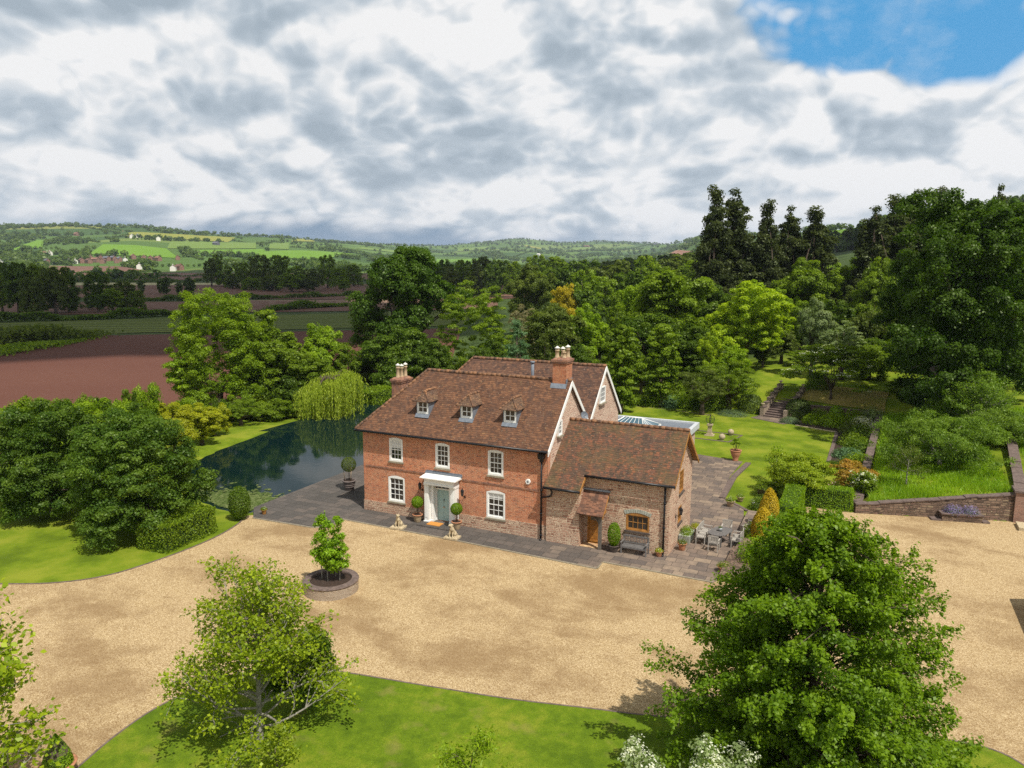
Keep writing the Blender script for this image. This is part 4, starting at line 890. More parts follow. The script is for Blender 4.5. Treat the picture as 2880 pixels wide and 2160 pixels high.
# ------------------------------------------------------------ terrain, one sheet to the horizon
def axis(a,b,step,ends,g=1.13):
    c=list(np.arange(a,b+1e-6,step)); s=step; x=c[-1]
    while x<ends[1]: s=min(s*g,32 if x<ends[2] else 1e9); x+=s; c.append(x)
    s=step; x=c[0]
    while x>ends[0]: s=min(s*g,32 if x>ends[3] else 1e9); x-=s; c.insert(0,x)
    return np.array(c)
xs=axis(-34,52,.5,(-9000,9000,900,-2700),1.065); ys=axis(-12,62,.5,(-400,9500,4200,-400),1.05)
XX,YY=np.meshgrid(xs,ys); ZZ=terr(XX,YY)
nx,ny=len(xs),len(ys); V=np.stack([XX.ravel(),YY.ravel(),ZZ.ravel()],1); i=np.arange(nx*ny).reshape(ny,nx)
F_=np.stack([i[:-1,:-1].ravel(),i[:-1,1:].ravel(),i[1:,1:].ravel(),i[1:,:-1].ravel()],1)
o=add_mesh('terrain',npmesh('terrain',V,F_,M['terrain'],smooth=True)); tag(o,kind='structure')
def sheet(name,poly,z,m,th=.0,label=None):
    mb=MB(); mb.face([(x,y,z) for x,y in poly])
    if th:
        for a,b in zip(poly,poly[1:]+poly[:1]): mb.face([(b[0],b[1],z),(a[0],a[1],z),(a[0],a[1],z-th),(b[0],b[1],z-th)])
    o=mb.build(name,[M[m]]); o.data.flip_normals() if o.data.polygons[0].normal.z<0 else None
    return tag(o,kind='structure')
def smooth(pts,k=5,closed=False):
    out=[];n=len(pts)
    for i in range(n-1):
        p0,p1,p2,p3=pts[max(i-1,0)],pts[i],pts[i+1],pts[min(i+2,n-1)]
        for j in range(k):
            t=j/k; out.append(tuple(.5*((2*b)+(-a+c)*t+(2*a-5*b+4*c-d)*t*t+(-a+3*b-3*c+d)*t**3) for a,b,c,d in zip(p0,p1,p2,p3)))
    return out+[tuple(pts[-1])]
gl=smooth([(-34,-27),(-24,-23.5),(-16,-20.2),(-9.4,-17.4),(-6.9,-16.0),(-5.5,-14.3),(-4.95,-12),(-4.75,-9.6),(-4.9,-7.4),(-5.5,-5.3),(-6.3,-4.4)])
sheet('gravel_drive',[*gl,(-5.6,-4.0),(-4.5,-3.6),(.6,-1.0),(26,-1.0),(26,13.3),(29,13.4),(40,16.6),(60,22),(60,-44),(-34,-44)],.02,'gravel')
lf=smooth([(9.5,-36),(8.0,-28),(7.1,-24.8),(6.7,-23),(6.65,-21.2),(7.3,-19.1),(8.6,-17.6),(10.6,-16.8),(14.9,-16.05),(17.9,-15.5),(20.7,-14.8),(23.1,-14.2),(28,-12.6),(31.2,-11.6),(33.0,-11.2),(34.2,-11.6),(35.0,-13.2),(35.4,-17),(35.5,-36)])
sheet('front_lawn',lf,.055,'lawn',.05)
def strip(name,pts,w_,h,m,z=0,kind='structure'):
    mb=MB(); L=[Vector((*p,0)) for p in pts]; 
    for i in range(len(L)):
        d=(L[min(i+1,len(L)-1)]-L[max(i-1,0)]).normalized(); n=Vector((-d.y,d.x,0))*w_/2
        mb.v+=[tuple(L[i]+n+Vector((0,0,z-.1))),tuple(L[i]+n+Vector((0,0,z+h))),tuple(L[i]-n+Vector((0,0,z+h))),tuple(L[i]-n+Vector((0,0,z-.1)))]
        if i: k=4*(i-1); mb.f+=[(k,k+1,k+5,k+4),(k+1,k+2,k+6,k+5),(k+2,k+3,k+7,k+6)]; mb.m+=[0]*3; mb.sm+=[False]*3
    return tag(mb.build(name,[M[m]]),kind=kind)
strip('lawn_edging',lf,.07,.065,'coping'); strip('verge_edging',gl,.09,.05,'coping')
pav=[(-6.75,27),(-6.75,-2.9),(-5.3,-4.45),(-.9,-4.2),(.15,-3.75),(.0,-2.15),(8,-2.27),(16.75,-2.6),(16.75,-1.6),(22.7,-1.7),(23.0,-1.0),(23.0,6.0),(22.6,9.0),(22.3,11.0),(20.6,12.9),(20.2,18.5),(20.4,23.3),(16.6,24.1),(12.2,24.1),(12.2,0.2),(.2,.2),(.2,27)]
mb=MB(); z=.05; mb.face([(x,y,z) for x,y in pav])
for a,b in zip(pav,pav[1:]+pav[:1]): mb.face([(a[0],a[1],z),(a[0],a[1],-1.5),(b[0],b[1],-1.5),(b[0],b[1],z)])
tag(mb.build('terrace_paving',[M['paving']]),kind='structure')
strip('terrace_edging',[(-5.3,-4.5),(-.9,-4.26),(.1,-3.85)],.09,.07,'pale_edge' if 'pale_edge' in M else 'stone_sill'); strip('terrace_edging',[(-.06,-3.6),(-.06,-2.22),(8,-2.33),(16.8,-2.67)],.09,.07,'stone_sill'); strip('terrace_edging',[(16.82,-2.6),(16.82,-1.66),(22.7,-1.76)],.09,.07,'stone_sill')
strip('lawn_kerb',[(20.62,12.6),(20.5,18.4),(20.9,23.0)],.42,.10,'coping')
strip('lawn_kerb',[(20.9,12.5),(22.0,11.3),(22.6,10.6)],.22,.08,'coping')
sheet('back_path',[(19.31,42.49),(21.75,40.34),(21.42,42.32),(24.17,39.49),(20.07,40.08),(17.73,39.31)][:0] or [(18.4,42.2),(21.9,40.2),(22.6,41.2),(21.8,43.6),(19.3,44.6)],.03,'paving')
wt=MB(); wt.face([(-24,-4.4,-.27),(-6.72,-4.4,-.27),(-6.72,32,-.27),(-24,32,-.27)]); tag(wt.build('pond_water',[M['water']]),kind='structure')
# low stone step at the door, mat
mb=MB(); mb.box((4.72,-1.22,.05),(6.95,.02,.13)); tag(mb.build('door_step',[M['paving']]),'flat dark stone step in front of the blue front door','step')
mb=MB(); mb.box((5.28,-.98,.132),(6.18,-.42,.165)); tag(mb.build('doormat',[M['doormat']]),'orange coir doormat on the stone step at the blue door','doormat')
# ------------------------------------------------------------ dog statues
def dog(x,y,rz,label,turn=0):
    o=thing('dog_statue',label,'statue',(x,y,.05),rz,'pair of stone dogs')
    mb=MB(); mb.box((-.42,-.33,0),(.42,.33,.10)); mb.build('plinth',[M['cream_stone']],o)
    # sitting dog looking to -y
    bm=bpy.data.meshes.new('body'); vs_=[];es=[];rs=[]
    def ch(pts,par=None):
        k=par
        for (p,r) in pts:
            vs_.append(p); rs.append(r); 
            if k is not None: es.append((k,len(vs_)-1))
            k=len(vs_)-1
        return k
    hip=ch([((0,.20,.24),(.15,.15))]); ch_=ch([((0,.10,.36),(.14,.15)),((0,.0,.50),(.13,.14)),((0,-.06,.60),(.11,.12))],hip)
    nk=ch([((0,-.08,.72),(.075,.085))],ch_); hd=ch([((turn*.02,-.10,.83),(.085,.085)),((turn*.08,-.20,.82),(.06,.055)),((turn*.11,-.27,.79),(.042,.038))],nk)
    for s in (-1,1):
        ch([((s*.09,-.10,.46),(.06,.06)),((s*.10,-.15,.28),(.042,.045)),((s*.10,-.16,.14),(.036,.036)),((s*.10,-.22,.125),(.042,.028))],ch_)
        ch([((s*.14,.16,.22),(.09,.11)),((s*.17,.0,.24),(.06,.07)),((s*.16,.04,.14),(.038,.038)),((s*.16,-.08,.125),(.042,.028))],hip)
        ch([((s*.085+turn*.02,-.08,.86),(.03,.035)),((s*.115+turn*.02,-.09,.77),(.022,.035))],nk+1)
    ch([((0,.32,.16),(.05,.05)),((.10,.40,.13),(.03,.03)),((.2,.36,.125),(.018,.018))],hip)
    bm.from_pydata(vs_,es,[]); bm.materials.append(M['cream_stone']); b=bpy.data.objects.new('body',bm); link(b,o)
    sk=b.modifiers.new('skin','SKIN'); 
    for v,r in zip(bm.skin_vertices[0].data if bm.skin_vertices else [],rs): v.radius=r
    return o,b,rs
def skin_apply(b,rs,mt,sub=2):
    me=b.data
    if not me.skin_vertices:
        bpy.context.view_layer.objects.active=b; b.select_set(True); bpy.ops.mesh.customdata_skin_add(); b.select_set(False)
    for v,r in zip(me.skin_vertices[0].data,rs): v.radius=r
    me.skin_vertices[0].data[0].use_root=True
    s=b.modifiers.new('sub','SUBSURF'); s.levels=sub; s.render_levels=sub
    dg=bpy.context.evaluated_depsgraph_get(); ne=bpy.data.meshes.new_from_object(b.evaluated_get(dg)); b.modifiers.clear(); b.data=ne; ne.materials.clear(); ne.materials.append(M[mt]); ne.polygons.foreach_set('use_smooth',[True]*len(ne.polygons))
for x,y,rz,lb,tn in ((3.95,-2.02,.15,'stone dog statue sitting near the left potted ball tree, farther from the annex',1),(7.75,-2.1,.05,'stone dog statue sitting in front of the right potted ball tree by the doormat',-1)):
    o,b,rs=dog(x,y,rz,lb,tn); skin_apply(b,rs,'cream_stone'); 
    mb=MB(); mb.tube([(0,-.155,.70),(.075,-.10,.725),(.0,-.0,.75),(-.075,-.10,.725),(0,-.155,.70)],.018,5); mb.build('collar',[M['terracotta_grey']],o)
# ------------------------------------------------------------ pots
def pot(par,r,h,mt,prof=None,rim='terracotta',name='pot',soil=True):
    mb=MB(); pr=prof or [(r*.62,0),(r*.66,.02),(r*.80,h*.6),(r*.92,h*.86)]
    mb.lathe([(0,0)]+pr+[(r*.9,h*.9)],(0,0,0),20); a=mb.build(name,[M[mt]],par)
    mb=MB(); mb.lathe([(r*.92,h*.86),(r*1.06,h*.88),(r*1.08,h*.97),(r*.98,h),(r*.86,h*.98),(r*.84,h*.86)],(0,0,0),20); mb.build('rim',[M[rim]],a)
    if soil: mb=MB(); mb.lathe([(r*.86,h*.90),(0,h*.93)],(0,0,0),16); mb.build('soil',[M['soil']],a)
    return a
def ball_tree(x,y,label,R=.36,H=1.62,potr=.31,poth=.50,mt='clay_cream',rim='terracotta',leaf='leaf_box',seed=1,rz=0):
    o=thing('potted_ball_tree',label,'potted tree',(x,y,.05),rz); pot(o,potr,poth,mt,rim=rim)
    mb=MB(); mb.tube([(0,0,poth*.8),(.02,0,H-R*1.6),(0,0,H-R)],.025,6); mb.build('stem',[M['bark']],o)
    plant('foliage',None,None,0,0,R,R*2,.055,leaf,3800,seed,parent=o,full=True,zz=H-2*R,rough=.05,pname='crown'); return o
ball_tree(4.40,-.56,'clipped ball tree in a cream pot left of the blue front door',seed=21); ball_tree(7.22,-.65,'clipped ball tree in a cream pot right of the blue front door',seed=22)
o=ball_tree(-3.55,3.02,'loose ball tree with canes in a dark ribbed pot beside the pond',R=.52,H=2.35,potr=.46,poth=.72,mt='terracotta_grey',rim='terracotta_grey',leaf='leaf_olive',seed=23)
mb=MB()
for a,b in (((-.25,-.1,.6),(-.38,-.12,1.35)),((.2,-.1,.6),(.34,-.15,1.7)),((0,.2,.6),(0,.25,1.5))): mb.tube([a,b],.022,5)
mb.build('cane',[M['clay_cream']],o); mb=MB(); 
for z_ in (.25,.38,.5): mb.lathe([(.36+z_*.1,z_),(.395+z_*.1,z_+.02),(.36+z_*.1,z_+.05)],(0,0,0),20)
mb.build('rib',[M['terracotta_grey']],o)
def cone_pot(x,y,label,R,H,potr,poth,mt,leaf,seed,n=5000,z=.05,lf_=.06):
    o=thing('potted_conifer',label,'potted shrub',(x,y,z)); pot(o,potr,poth,mt,rim=mt)
    rng=np.random.default_rng(seed); u=rng.random(n)**.7; zz=u; prof=R*(np.sin(np.clip((1-zz)*.5+.02,0,1)*math.pi)**.8)*(.35+.65*(1-zz)**.4)*1.05; a=rng.random(n)*6.283
    rr=prof*rng.uniform(.85,1.04,n); p=np.stack([np.cos(a)*rr,np.sin(a)*rr,poth*.85+zz*(H-poth*.85)],1); N=unit(np.stack([np.cos(a),np.sin(a),np.full(n,.5)],1)+rng.normal(size=(n,3))*.45)
    V,F,v=cards(p,N,lf_*rng.uniform(.7,1.3,n),rng,.6); add_mesh('foliage',npmesh('foliage',V,F,M[leaf],v),o)
    mb=MB(); mb.lathe([(R*.75,poth*.9),(R*.8,poth+(H-poth)*.4),(R*.4,poth+(H-poth)*.75),(0,H*.96)],(0,0,0),12); mb.build('branches',[M['bark']],o); return o
o=thing('potted_conifer','bright green egg-shaped conifer in a brown pot left of the bench','potted shrub',(16.89,.0,.05)); pot(o,.30,.40,'brown_tub',rim='brown_tub'); plant('f',None,None,0,0,.36,1.35,.06,'leaf_box',4200,31,parent=o,full=True,zz=.34,rough=.1,pname='foliage')
cone_pot(*(7.04,-25.44),'green cone topiary in a wide terracotta pot on the gravel',.42,1.5,.50,.52,'terracotta','leaf_box',32,z=.02)
def flower_pot(x,y,label,r,h,mt,leaf,seed,fl='flower_white',z=.05,R=None,name='flower_pot'):
    o=thing(name,label,'flower pot',(x,y,z)); pot(o,r,h,mt,rim=mt); R=R or r*1.1
    plant('foliage',None,None,0,0,R,R*.8,.05,leaf,700,seed,parent=o,zz=h*.9,rough=.25,pname='leaves')
    if fl: plant('flowers',None,None,0,0,R*.8,R*.95,.05,fl,60,seed+1,parent=o,zz=h*.95,rough=.3,pname='flowers')
    return o
flower_pot(*(19.34,0.43),'small round orange flower pot between the bench and the corner pipe',.21,.30,'terracotta','leaf_yellow',41)
flower_pot(*(20.28,1.92),'tall basket-weave clay pot nearest the annex corner on the terrace',.25,.42,'terracotta','leaf_olive',43)
flower_pot(*(20.42,4.86),'cream pot of yellow-green leaves behind the stone trough',.27,.44,'clay_cream','leaf_yellow',45,None)
flower_pot(*(21.43,11.04),'clay pot with white flowers where the lawn corner meets the terrace',.29,.40,'clay_cream','leaf_mid',47)
flower_pot(*(21.85,12.51),'small clay pot with white flowers set on the lawn edge',.26,.32,'clay_cream','leaf_mid',49)
flower_pot(*(-5.17,-3.64),'yellow wicker pot of white flowers at the pond corner',.19,.32,'oak','leaf_mid',51)
flower_pot(*(22.99,11.47),'white flowering plant in a pale pot under the golden conifers',.22,.3,'white_paint','leaf_grey',53,R=.5)
flower_pot(*(22.92,-0.15),'wide clay bowl of flowers half hidden by the leafy tree',.32,.3,'terracotta','leaf_mid',55,'flower_pink')
# stone trough with flowers
o=thing('stone_trough','pale stone trough of white flowers against the annex end wall','trough',(20.15,3.6,.05)); mb=MB()
mb.box((-.30,-.62,0),(.30,.62,.46),top=1.08); mb.build('trough',[M['trough_stone']],o)
plant('f',None,None,0,0,.36,.38,.06,'leaf_mid',1500,61,parent=o,zz=.4,rough=.25,pname='leaves',sy=1.8); plant('f',None,None,0,0,.33,.40,.06,'flower_white',120,62,parent=o,zz=.42,rough=.3,pname='flowers',sy=1.7)
# urn with topiary on the terrace corner
o=thing('terracotta_urn','large terracotta urn with a cloud-pruned shrub at the lawn corner of the terrace','urn',(19.82,23.34)+(.05,)); mb=MB()
mb.lathe([(0,0),(.22,0),(.24,.06),(.20,.14),(.33,.42),(.43,.75),(.42,.80),(.47,.84),(.47,.90),(.38,.90),(.36,.80)],(0,0,0),22); mb.build('urn',[M['terracotta']],o)
mb=MB()
tips=[(-.28,0,1.35),(.0,.1,1.72),(.28,-.05,1.45),(.1,-.2,1.55),(-.12,.15,1.6)]
for tp in tips: mb.tube([(tp[0]*.2,tp[1]*.2,.75),(tp[0]*.6,tp[1]*.6,1.1),tp],.018,5)
mb.build('stem',[M['bark']],o)
for k,tp in enumerate(tips): plant('f',None,None,tp[0],tp[1],.20,.2,.06,'leaf_bright',420,70+k,parent=o,zz=tp[2]-.05,full=True,pname='leaf_cloud')
# garden bench
def bench(x,y,rz,label):
    o=thing('garden_bench',label,'bench',(x,y,.05),rz); m=M['teak_grey']
    def bx(n,*a):
        mb=MB(); [mb.box(*q) for q in a]; return mb.build(n,[m],o)
    bx('seat',*[((-.70,-.24+k*.105,.41),(.70,-.155+k*.105,.44)) for k in range(5)])
    for s in (-1,1):
        bx('leg',((s*.70-.035,-.26,0),(s*.70+.035,-.19,.62))); bx('leg',((s*.70-.035,.26,0),(s*.70+.035,.33,.92))); bx('armrest',((s*.70-.045,-.30,.62),(s*.70+.045,.30,.66)))
    b=bx('backrest',((-.70,.27,.84),(.70,.32,.93)),((-.70,.27,.47),(.70,.31,.53)),*[((-.62+k*.088,.28,.53),(-.585+k*.088,.305,.84)) for k in range(15)])
    bx('apron',((-.68,-.25,.33),(.68,-.21,.41)),((-.68,.24,.33),(.68,.27,.41)))
    return o
bench(18.02,.22,0,'weathered wooden bench against the stone wall under the annex window')
# table and chairs
tx,ty=22.0,3.9
o=thing('garden_table','round-ended grey slatted table on the terrace by the annex','table',(tx,ty,.05),math.radians(75)); m=M['teak_grey']; mb=MB()
for k in range(13):
    y=-.52+k*.0805; hw=.86*math.sqrt(max(.05,1-(abs(y+.035)/.62)**2.2)); mb.box((-hw,y,.70),(hw,y+.07,.735))
mb.build('tabletop',[m],o)
mb=MB(); mb.box((-.6,-.35,.62),(.6,-.30,.70)); mb.box((-.6,.30,.62),(.6,.35,.70)); mb.build('frame',[m],o)
for sx in (-.6,.6):
    for sy in (-.33,.33): mb=MB(); mb.box((sx-.035,sy-.035,0),(sx+.035,sy+.035,.70)); mb.build('leg',[m],o)
def chair(x,y,rz,label):
    o=thing('garden_chair',label,'chair',(x,y,.05),rz,'cream chairs round the terrace table'); m=M['chair_cream']
    def bx(n,*a):
        mb=MB(); [mb.box(*q) for q in a]; return mb.build(n,[m],o)
    bx('seat',*[((-.25,-.24+k*.098,.42),(.25,-.155+k*.098,.445)) for k in range(5)])
    for s in (-1,1):
        bx('leg',((s*.26-.022,-.25,0),(s*.26+.022,-.205,.64))); bx('leg',((s*.26-.022,.23,0),(s*.26+.022,.275,.92))); bx('armrest',((s*.26-.035,-.28,.64),(s*.26+.035,.24,.665)))
    bx('backrest',((-.25,.24,.50),(.25,.265,.54)),((-.25,.24,.86),(.25,.27,.93)),*[((-.23+k*.083,.245,.54),(-.17+k*.083,.262,.86)) for k in range(6)])
    return o
for k,(a,b,rz,lb) in enumerate([(-.95,-.55,1.6,'nearest the camera on the annex side'),(-.93,.05,1.55,'in the middle of the annex side'),(-.90,.62,1.45,'farthest back on the annex side'),(-.1,-1.28,3.1,'at the near end of the table'),(.15,1.35,.05,'at the far end of the table'),(.98,.35,-1.5,'on the hedge side of the table toward the back'),(.95,-.25,-1.6,'on the hedge side of the table nearer the camera')]):
    chair(tx+a,ty+b,rz,'cream slatted armchair '+lb)
o=thing('metal_planter','galvanised pot standing in the middle of the grey table','planter',(tx,ty,.785)); mb=MB(); mb.lathe([(0,0),(.10,0),(.13,.2),(.12,.2)],(0,0,0),14); mb.build('pot',[M['galvanised']],o); plant('f',None,None,0,0,.12,.12,.04,'leaf_grey',120,80,parent=o,zz=.16,pname='leaves')
chair(23.35,5.7,-.5,'cream armchair standing apart from the table by the raised bed')
# raised bed blocks at the terrace edge
mb=MB(); mb.box((22.75,6.4,.03),(24.3,9.6,.42)); tag(mb.build('stone_ledge',[M['paving']]),'low paved ledge at the foot of the golden conifers','ledge')
mb=MB(); mb.box((22.9,-1.4,.03),(24.4,2.9,.40)); mb.box((23.05,3.0,.03),(24.3,4.6,.36)); tag(mb.build('raised_bed',[M['stone_retaining']]),'low stone raised bed beside the terrace behind the leafy tree','raised bed')
# armillary sundial, balls and edging
ax_,ay_=16.1,32.0
o=thing('armillary_sundial','armillary sphere on a stone pedestal in the back lawn','sundial',(ax_,ay_,0)); mb=MB(); mb.box((-.42,-.42,0),(.42,.42,.07)); mb.box((-.28,-.28,.07),(.28,.28,.2)); mb.box((-.19,-.19,.2),(.19,.19,.95),top=.85); mb.box((-.26,-.26,.95),(.26,.26,1.08)); mb.build('pedestal',[M['ball_stone']],o)
mb=MB()
def ring(mb,c,r,a1,a2,th=.022,n=26):
    a1=Vector(a1);a2=Vector(a2); mb.tube([Vector(c)+a1*math.cos(2*math.pi*k/n)*r+a2*math.sin(2*math.pi*k/n)*r for k in range(n+1)],th,5,cap=False)
ring(mb,(0,0,1.55),.40,(1,0,0),(0,.3,.95)); ring(mb,(0,0,1.55),.40,(1,0,0),(0,1,0)); ring(mb,(0,0,1.55),.40,(0,1,0),(0,0,1)); mb.tube([(0,0,1.05),(0,0,1.16)],.04,6); mb.tube([(0,-.2,1.1),(0,.1,2.1)],.02,5); mb.build('armillary_sphere',[M['black_iron']],o)
for (x,y),lb in (((17.5,30.5),'stone ball at the near corner of the sundial bed'),((17.9,32.9),'stone ball at the right far corner of the sundial bed'),((14.6,33.2),'stone ball half hidden behind the flat roof corner')):
    o=thing('stone_ball',lb,'stone ball',(x,y,0)); mb=MB(); mb.lathe([(0,.01)]+[(.29*math.sin(a*math.pi/10),.31-.29*math.cos(a*math.pi/10)) for a in range(1,10)]+[(0,.60)],(0,0,0),20); mb.build('ball',[M['ball_stone']],o); mb=MB(); mb.lathe([(0,.05),(.16,.05),(.16,0)],(0,0,0),12); mb.build('base',[M['ball_stone']],o)
q=[(13.7,30.3),(18.2,29.9),(18.9,33.2),(14.0,33.6),(13.7,30.3)]; strip('bed_edging',q,.22,.045,'coping')
# stairs with side walls
sa=Vector((19.55,43.6,0)); sd=Vector((.23,1,0)).normalized(); sw=Vector((sd.y,-sd.x,0)); mb=MB(); nS=12; run=5.4/nS; rise=2.05/nS; Wd=2.0
def obox(mb,o_,u,v,a,b,c,d,e,f,m=0,f2=None):
    f2=f if f2 is None else f2
    c_=[o_+u*x+v*y+Vector((0,0,z)) for x,y,z in ((a,c,e),(b,c,e),(b,d,e),(a,d,e),(a,c,f),(b,c,f),(b,d,f2),(a,d,f2))]
    mb.raw(c_,[(0,3,2,1),(4,5,6,7),(0,1,5,4),(1,2,6,5),(2,3,7,6),(3,0,4,7)],m)
st=thing('garden_steps','long flight of stone steps up from the back lawn','steps',(0,0,0))
for k in range(nS): obox(mb,sa,sw,sd,0,Wd,k*run,nS*run+.6,-.2+k*rise,k*rise+rise*.55); obox(mb,sa,sw,sd,0,Wd,k*run-.04,k*run+run*.98,k*rise+rise*.56,k*rise+rise)
mb.build('tread',[M['coping']],st)
mb=MB(); 
for k in range(6): obox(mb,sa,sw,sd,-.42,-.02,k*.98,(k+1)*.98-.01,-.3,.95+k*.36)
obox(mb,sa,sw,sd,Wd+.02,Wd+.42,0,.6,-.3,.9)
for k in range(1,6): obox(mb,sa,sw,sd,Wd+.02,Wd+.42,k*.98,(k+1)*.98-.01,-.3,.75+k*.36)
mb.build('side_wall',[M['stone_planter']],st)
mb=MB()
for k in range(6): obox(mb,sa,sw,sd,-.47,.03,k*.98-.02,(k+1)*.98-.03,.952+k*.36,1.04+k*.36)
mb.build('coping',[M['coping']],st); mb=MB()
for k in range(1,6): obox(mb,sa,sw,sd,Wd-.03,Wd+.47,k*.98-.02,(k+1)*.98-.03,.752+k*.36,.84+k*.36)
mb.build('coping',[M['coping']],st)
for u,v,z,lb in ((-.22,.2,1.04,'small stone bowl at the foot of the left stair wall'),(-.22,5.5,2.84,'small urn at the top of the left stair wall'),(Wd+.22,5.5,2.64,'small urn at the top of the right stair wall')):
    p=sa+sw*u+sd*v; o=thing('stone_urn',lb,'urn',(p.x,p.y,z)); mb=MB(); mb.lathe([(0,0),(.12,0),(.06,.1),(.16,.22),(.22,.34),(.18,.34),(.1,.3)],(0,0,0),14); mb.build('bowl',[M['ball_stone']],o); plant('f',None,None,0,0,.14,.12,.05,'leaf_dark',60,90,parent=o,zz=.3,pname='leaves')
# retaining walls
def lwall(name,label,p0,p1,h0,h1,th,mt,cop=True,z=0.,cat='wall'):
    a=Vector((*p0,0)); b=Vector((*p1,0)); u=(b-a).normalized(); v=Vector((-u.y,u.x,0)); L=(b-a).length; o=thing(name,label,cat,(0,0,0)); mb=MB(); n=max(1,int(L/1.2))
    for k in range(n):
        s0,s1=L*k/n,L*(k+1)/n; ha,hb=h0+(h1-h0)*k/n,h0+(h1-h0)*(k+1)/n
        c=[a+u*x+v*y+Vector((0,0,zz)) for x,y,zz in ((s0,-th/2,z-.3),(s1,-th/2,z-.3),(s1,th/2,z-.3),(s0,th/2,z-.3),(s0,-th/2,z+ha),(s1,-th/2,z+hb),(s1,th/2,z+hb),(s0,th/2,z+ha))]
        mb.raw(c,[(0,1,5,4),(2,3,7,6),(4,5,6,7)]+([(3,0,4,7)] if k==0 else [])+([(1,2,6,5)] if k==n-1 else []))
    mb.build('stonework',[M[mt]],o)
    if cop:
        mb=MB(); n=max(1,int(L/.7)); rng=np.random.default_rng(3)
        for k in range(n):
            s0,s1=L*k/n,L*(k+.97)/n; ha,hb=h0+(h1-h0)*k/n,h0+(h1-h0)*(k+1)/n; dz=rng.normal()*.012+.004; w_=th/2+.05
            c=[a+u*x+v*y+Vector((0,0,zz+dz)) for x,y,zz in ((s0,-w_,z+ha),(s1,-w_,z+hb),(s1,w_,z+hb),(s0,w_,z+ha),(s0,-w_,z+ha+.07),(s1,-w_,z+hb+.07),(s1,w_,z+hb+.07),(s0,w_,z+ha+.07))]
            mb.raw(c,[(0,3,2,1),(4,5,6,7),(0,1,5,4),(1,2,6,5),(2,3,7,6),(3,0,4,7)])
        mb.build('coping',[M['coping']],o)
    return o
lwall('retaining_wall','dark rubble wall holding up the long grass beside the gravel',(28.9,13.45),(37.9,16.05),.55,1.72,.42,'stone_retaining')
lwall('bed_wall','low dark stone wall behind the flower bed right of the steps',(22.9,45.6),(29.6,45.0),1.25,1.2,.4,'stone_retaining')
lwall('path_wall','narrow stone coping between the side flower bed and the long grass',(29.05,14.6),(30.6,44.8),.35,.95,.5,'stone_retaining')
lwall('pillar_wall','tall coped garden wall climbing from the brick pier at the right edge',(38.3,16.6),(39.6,30),1.9,2.6,.55,'stone_retaining')
o=thing('brick_pier','square brick pier with a stone cap at the right end of the rubble wall','pier',(38.55,16.2,0)); mb=MB(); mb.box((-.62,-.55,-.2),(.75,.62,1.95)); mb.build('shaft',[M['brick_pier']],o); mb=MB(); mb.box((-.70,-.63,1.952),(.83,.70,2.08)); mb.build('cap',[M['coping']],o)
mb=MB(); mb.box((38.0,14.0,.02),(39.8,15.3,.22)); tag(mb.build('stone_step',[M['cream_stone']]),'low pale stone step at the foot of the brick pier','step')
o=thing('lavender_planter','low stone planter of purple lavender on the gravel against the rubble wall','planter',(34.95,14.62,.0),math.radians(14)); mb=MB(); mb.box((-1.15,-.33,0),(1.15,.33,.46)); mb.build('planter_wall',[M['stone_retaining']],o); mb=MB(); mb.box((-1.22,-.40,.46),(1.22,-.20,.53)); mb.box((-1.22,.20,.46),(1.22,.40,.53)); mb.box((-1.22,-.20,.46),(-1.0,.20,.53)); mb.box((1.0,-.20,.46),(1.22,.20,.53)); mb.build('coping',[M['coping']],o)
mb=MB(); mb.box((-1,-.2,.3),(1,.2,.45)); mb.build('soil',[M['soil']],o)
for a_,b_ in (((-1.75,-.36,0),(-1.18,.2,.12)),((1.18,-.36,0),(1.6,.1,.12))): mb=MB(); mb.box(a_,b_); mb.build('foot',[M['coping']],o)
for k,x in enumerate((-.45,.5)):
    c=plant('f',None,None,x,0,.55,.50,.09,'leaf_lavender',900,95+k,parent=o,zz=.4,rough=.25,sy=.7,pname='leaves',asp=.25); plant('f',None,None,x,0,.58,.60,.09,'flower_purple',1100,97+k,parent=o,zz=.42,rough=.22,sy=.7,pname='flowers',asp=.3)
# round planter with young trees on the gravel
px_,py_=5.85,-10.75
o=thing('round_planter','circular stone planter of dark soil in the middle of the gravel','planter',(px_,py_,0)); mb=MB(); 
def rwall(r,h):
    n=40
    for k in range(n):
        a,b=2*math.pi*k/n,2*math.pi*(k+1)/n; mb.face([(r*math.cos(a),r*math.sin(a),-.1),(r*math.cos(b),r*math.sin(b),-.1),(r*math.cos(b),r*math.sin(b),h),(r*math.cos(a),r*math.sin(a),h)],0)
rwall(1.32,.52); me_=mb.build('planter_wall',[M['stone_planter']],o)
uv=me_.data.uv_layers[0].data
for p in me_.data.polygons:
    for li in p.loop_indices:
        v=me_.data.vertices[me_.data.loops[li].vertex_index].co; a=math.atan2(v.y,v.x); 
        if p.index==19 and a<0: a+=2*math.pi
        if p.index==20 and a>0: a-=2*math.pi
        uv[li].uv=(a*1.28,v.z)
mb=MB(); mb.lathe([(1.33,.52),(1.36,.56),(1.33,.61),(1.02,.61),(1.0,.55),(1.0,.3)],(0,0,0),44,smooth=False); mb.build('coping',[M['coping']],o); mb=MB(); mb.lathe([(1.01,.50),(.5,.54),(0,.55)],(0,0,0),30); mb.build('soil',[M['soil']],o)
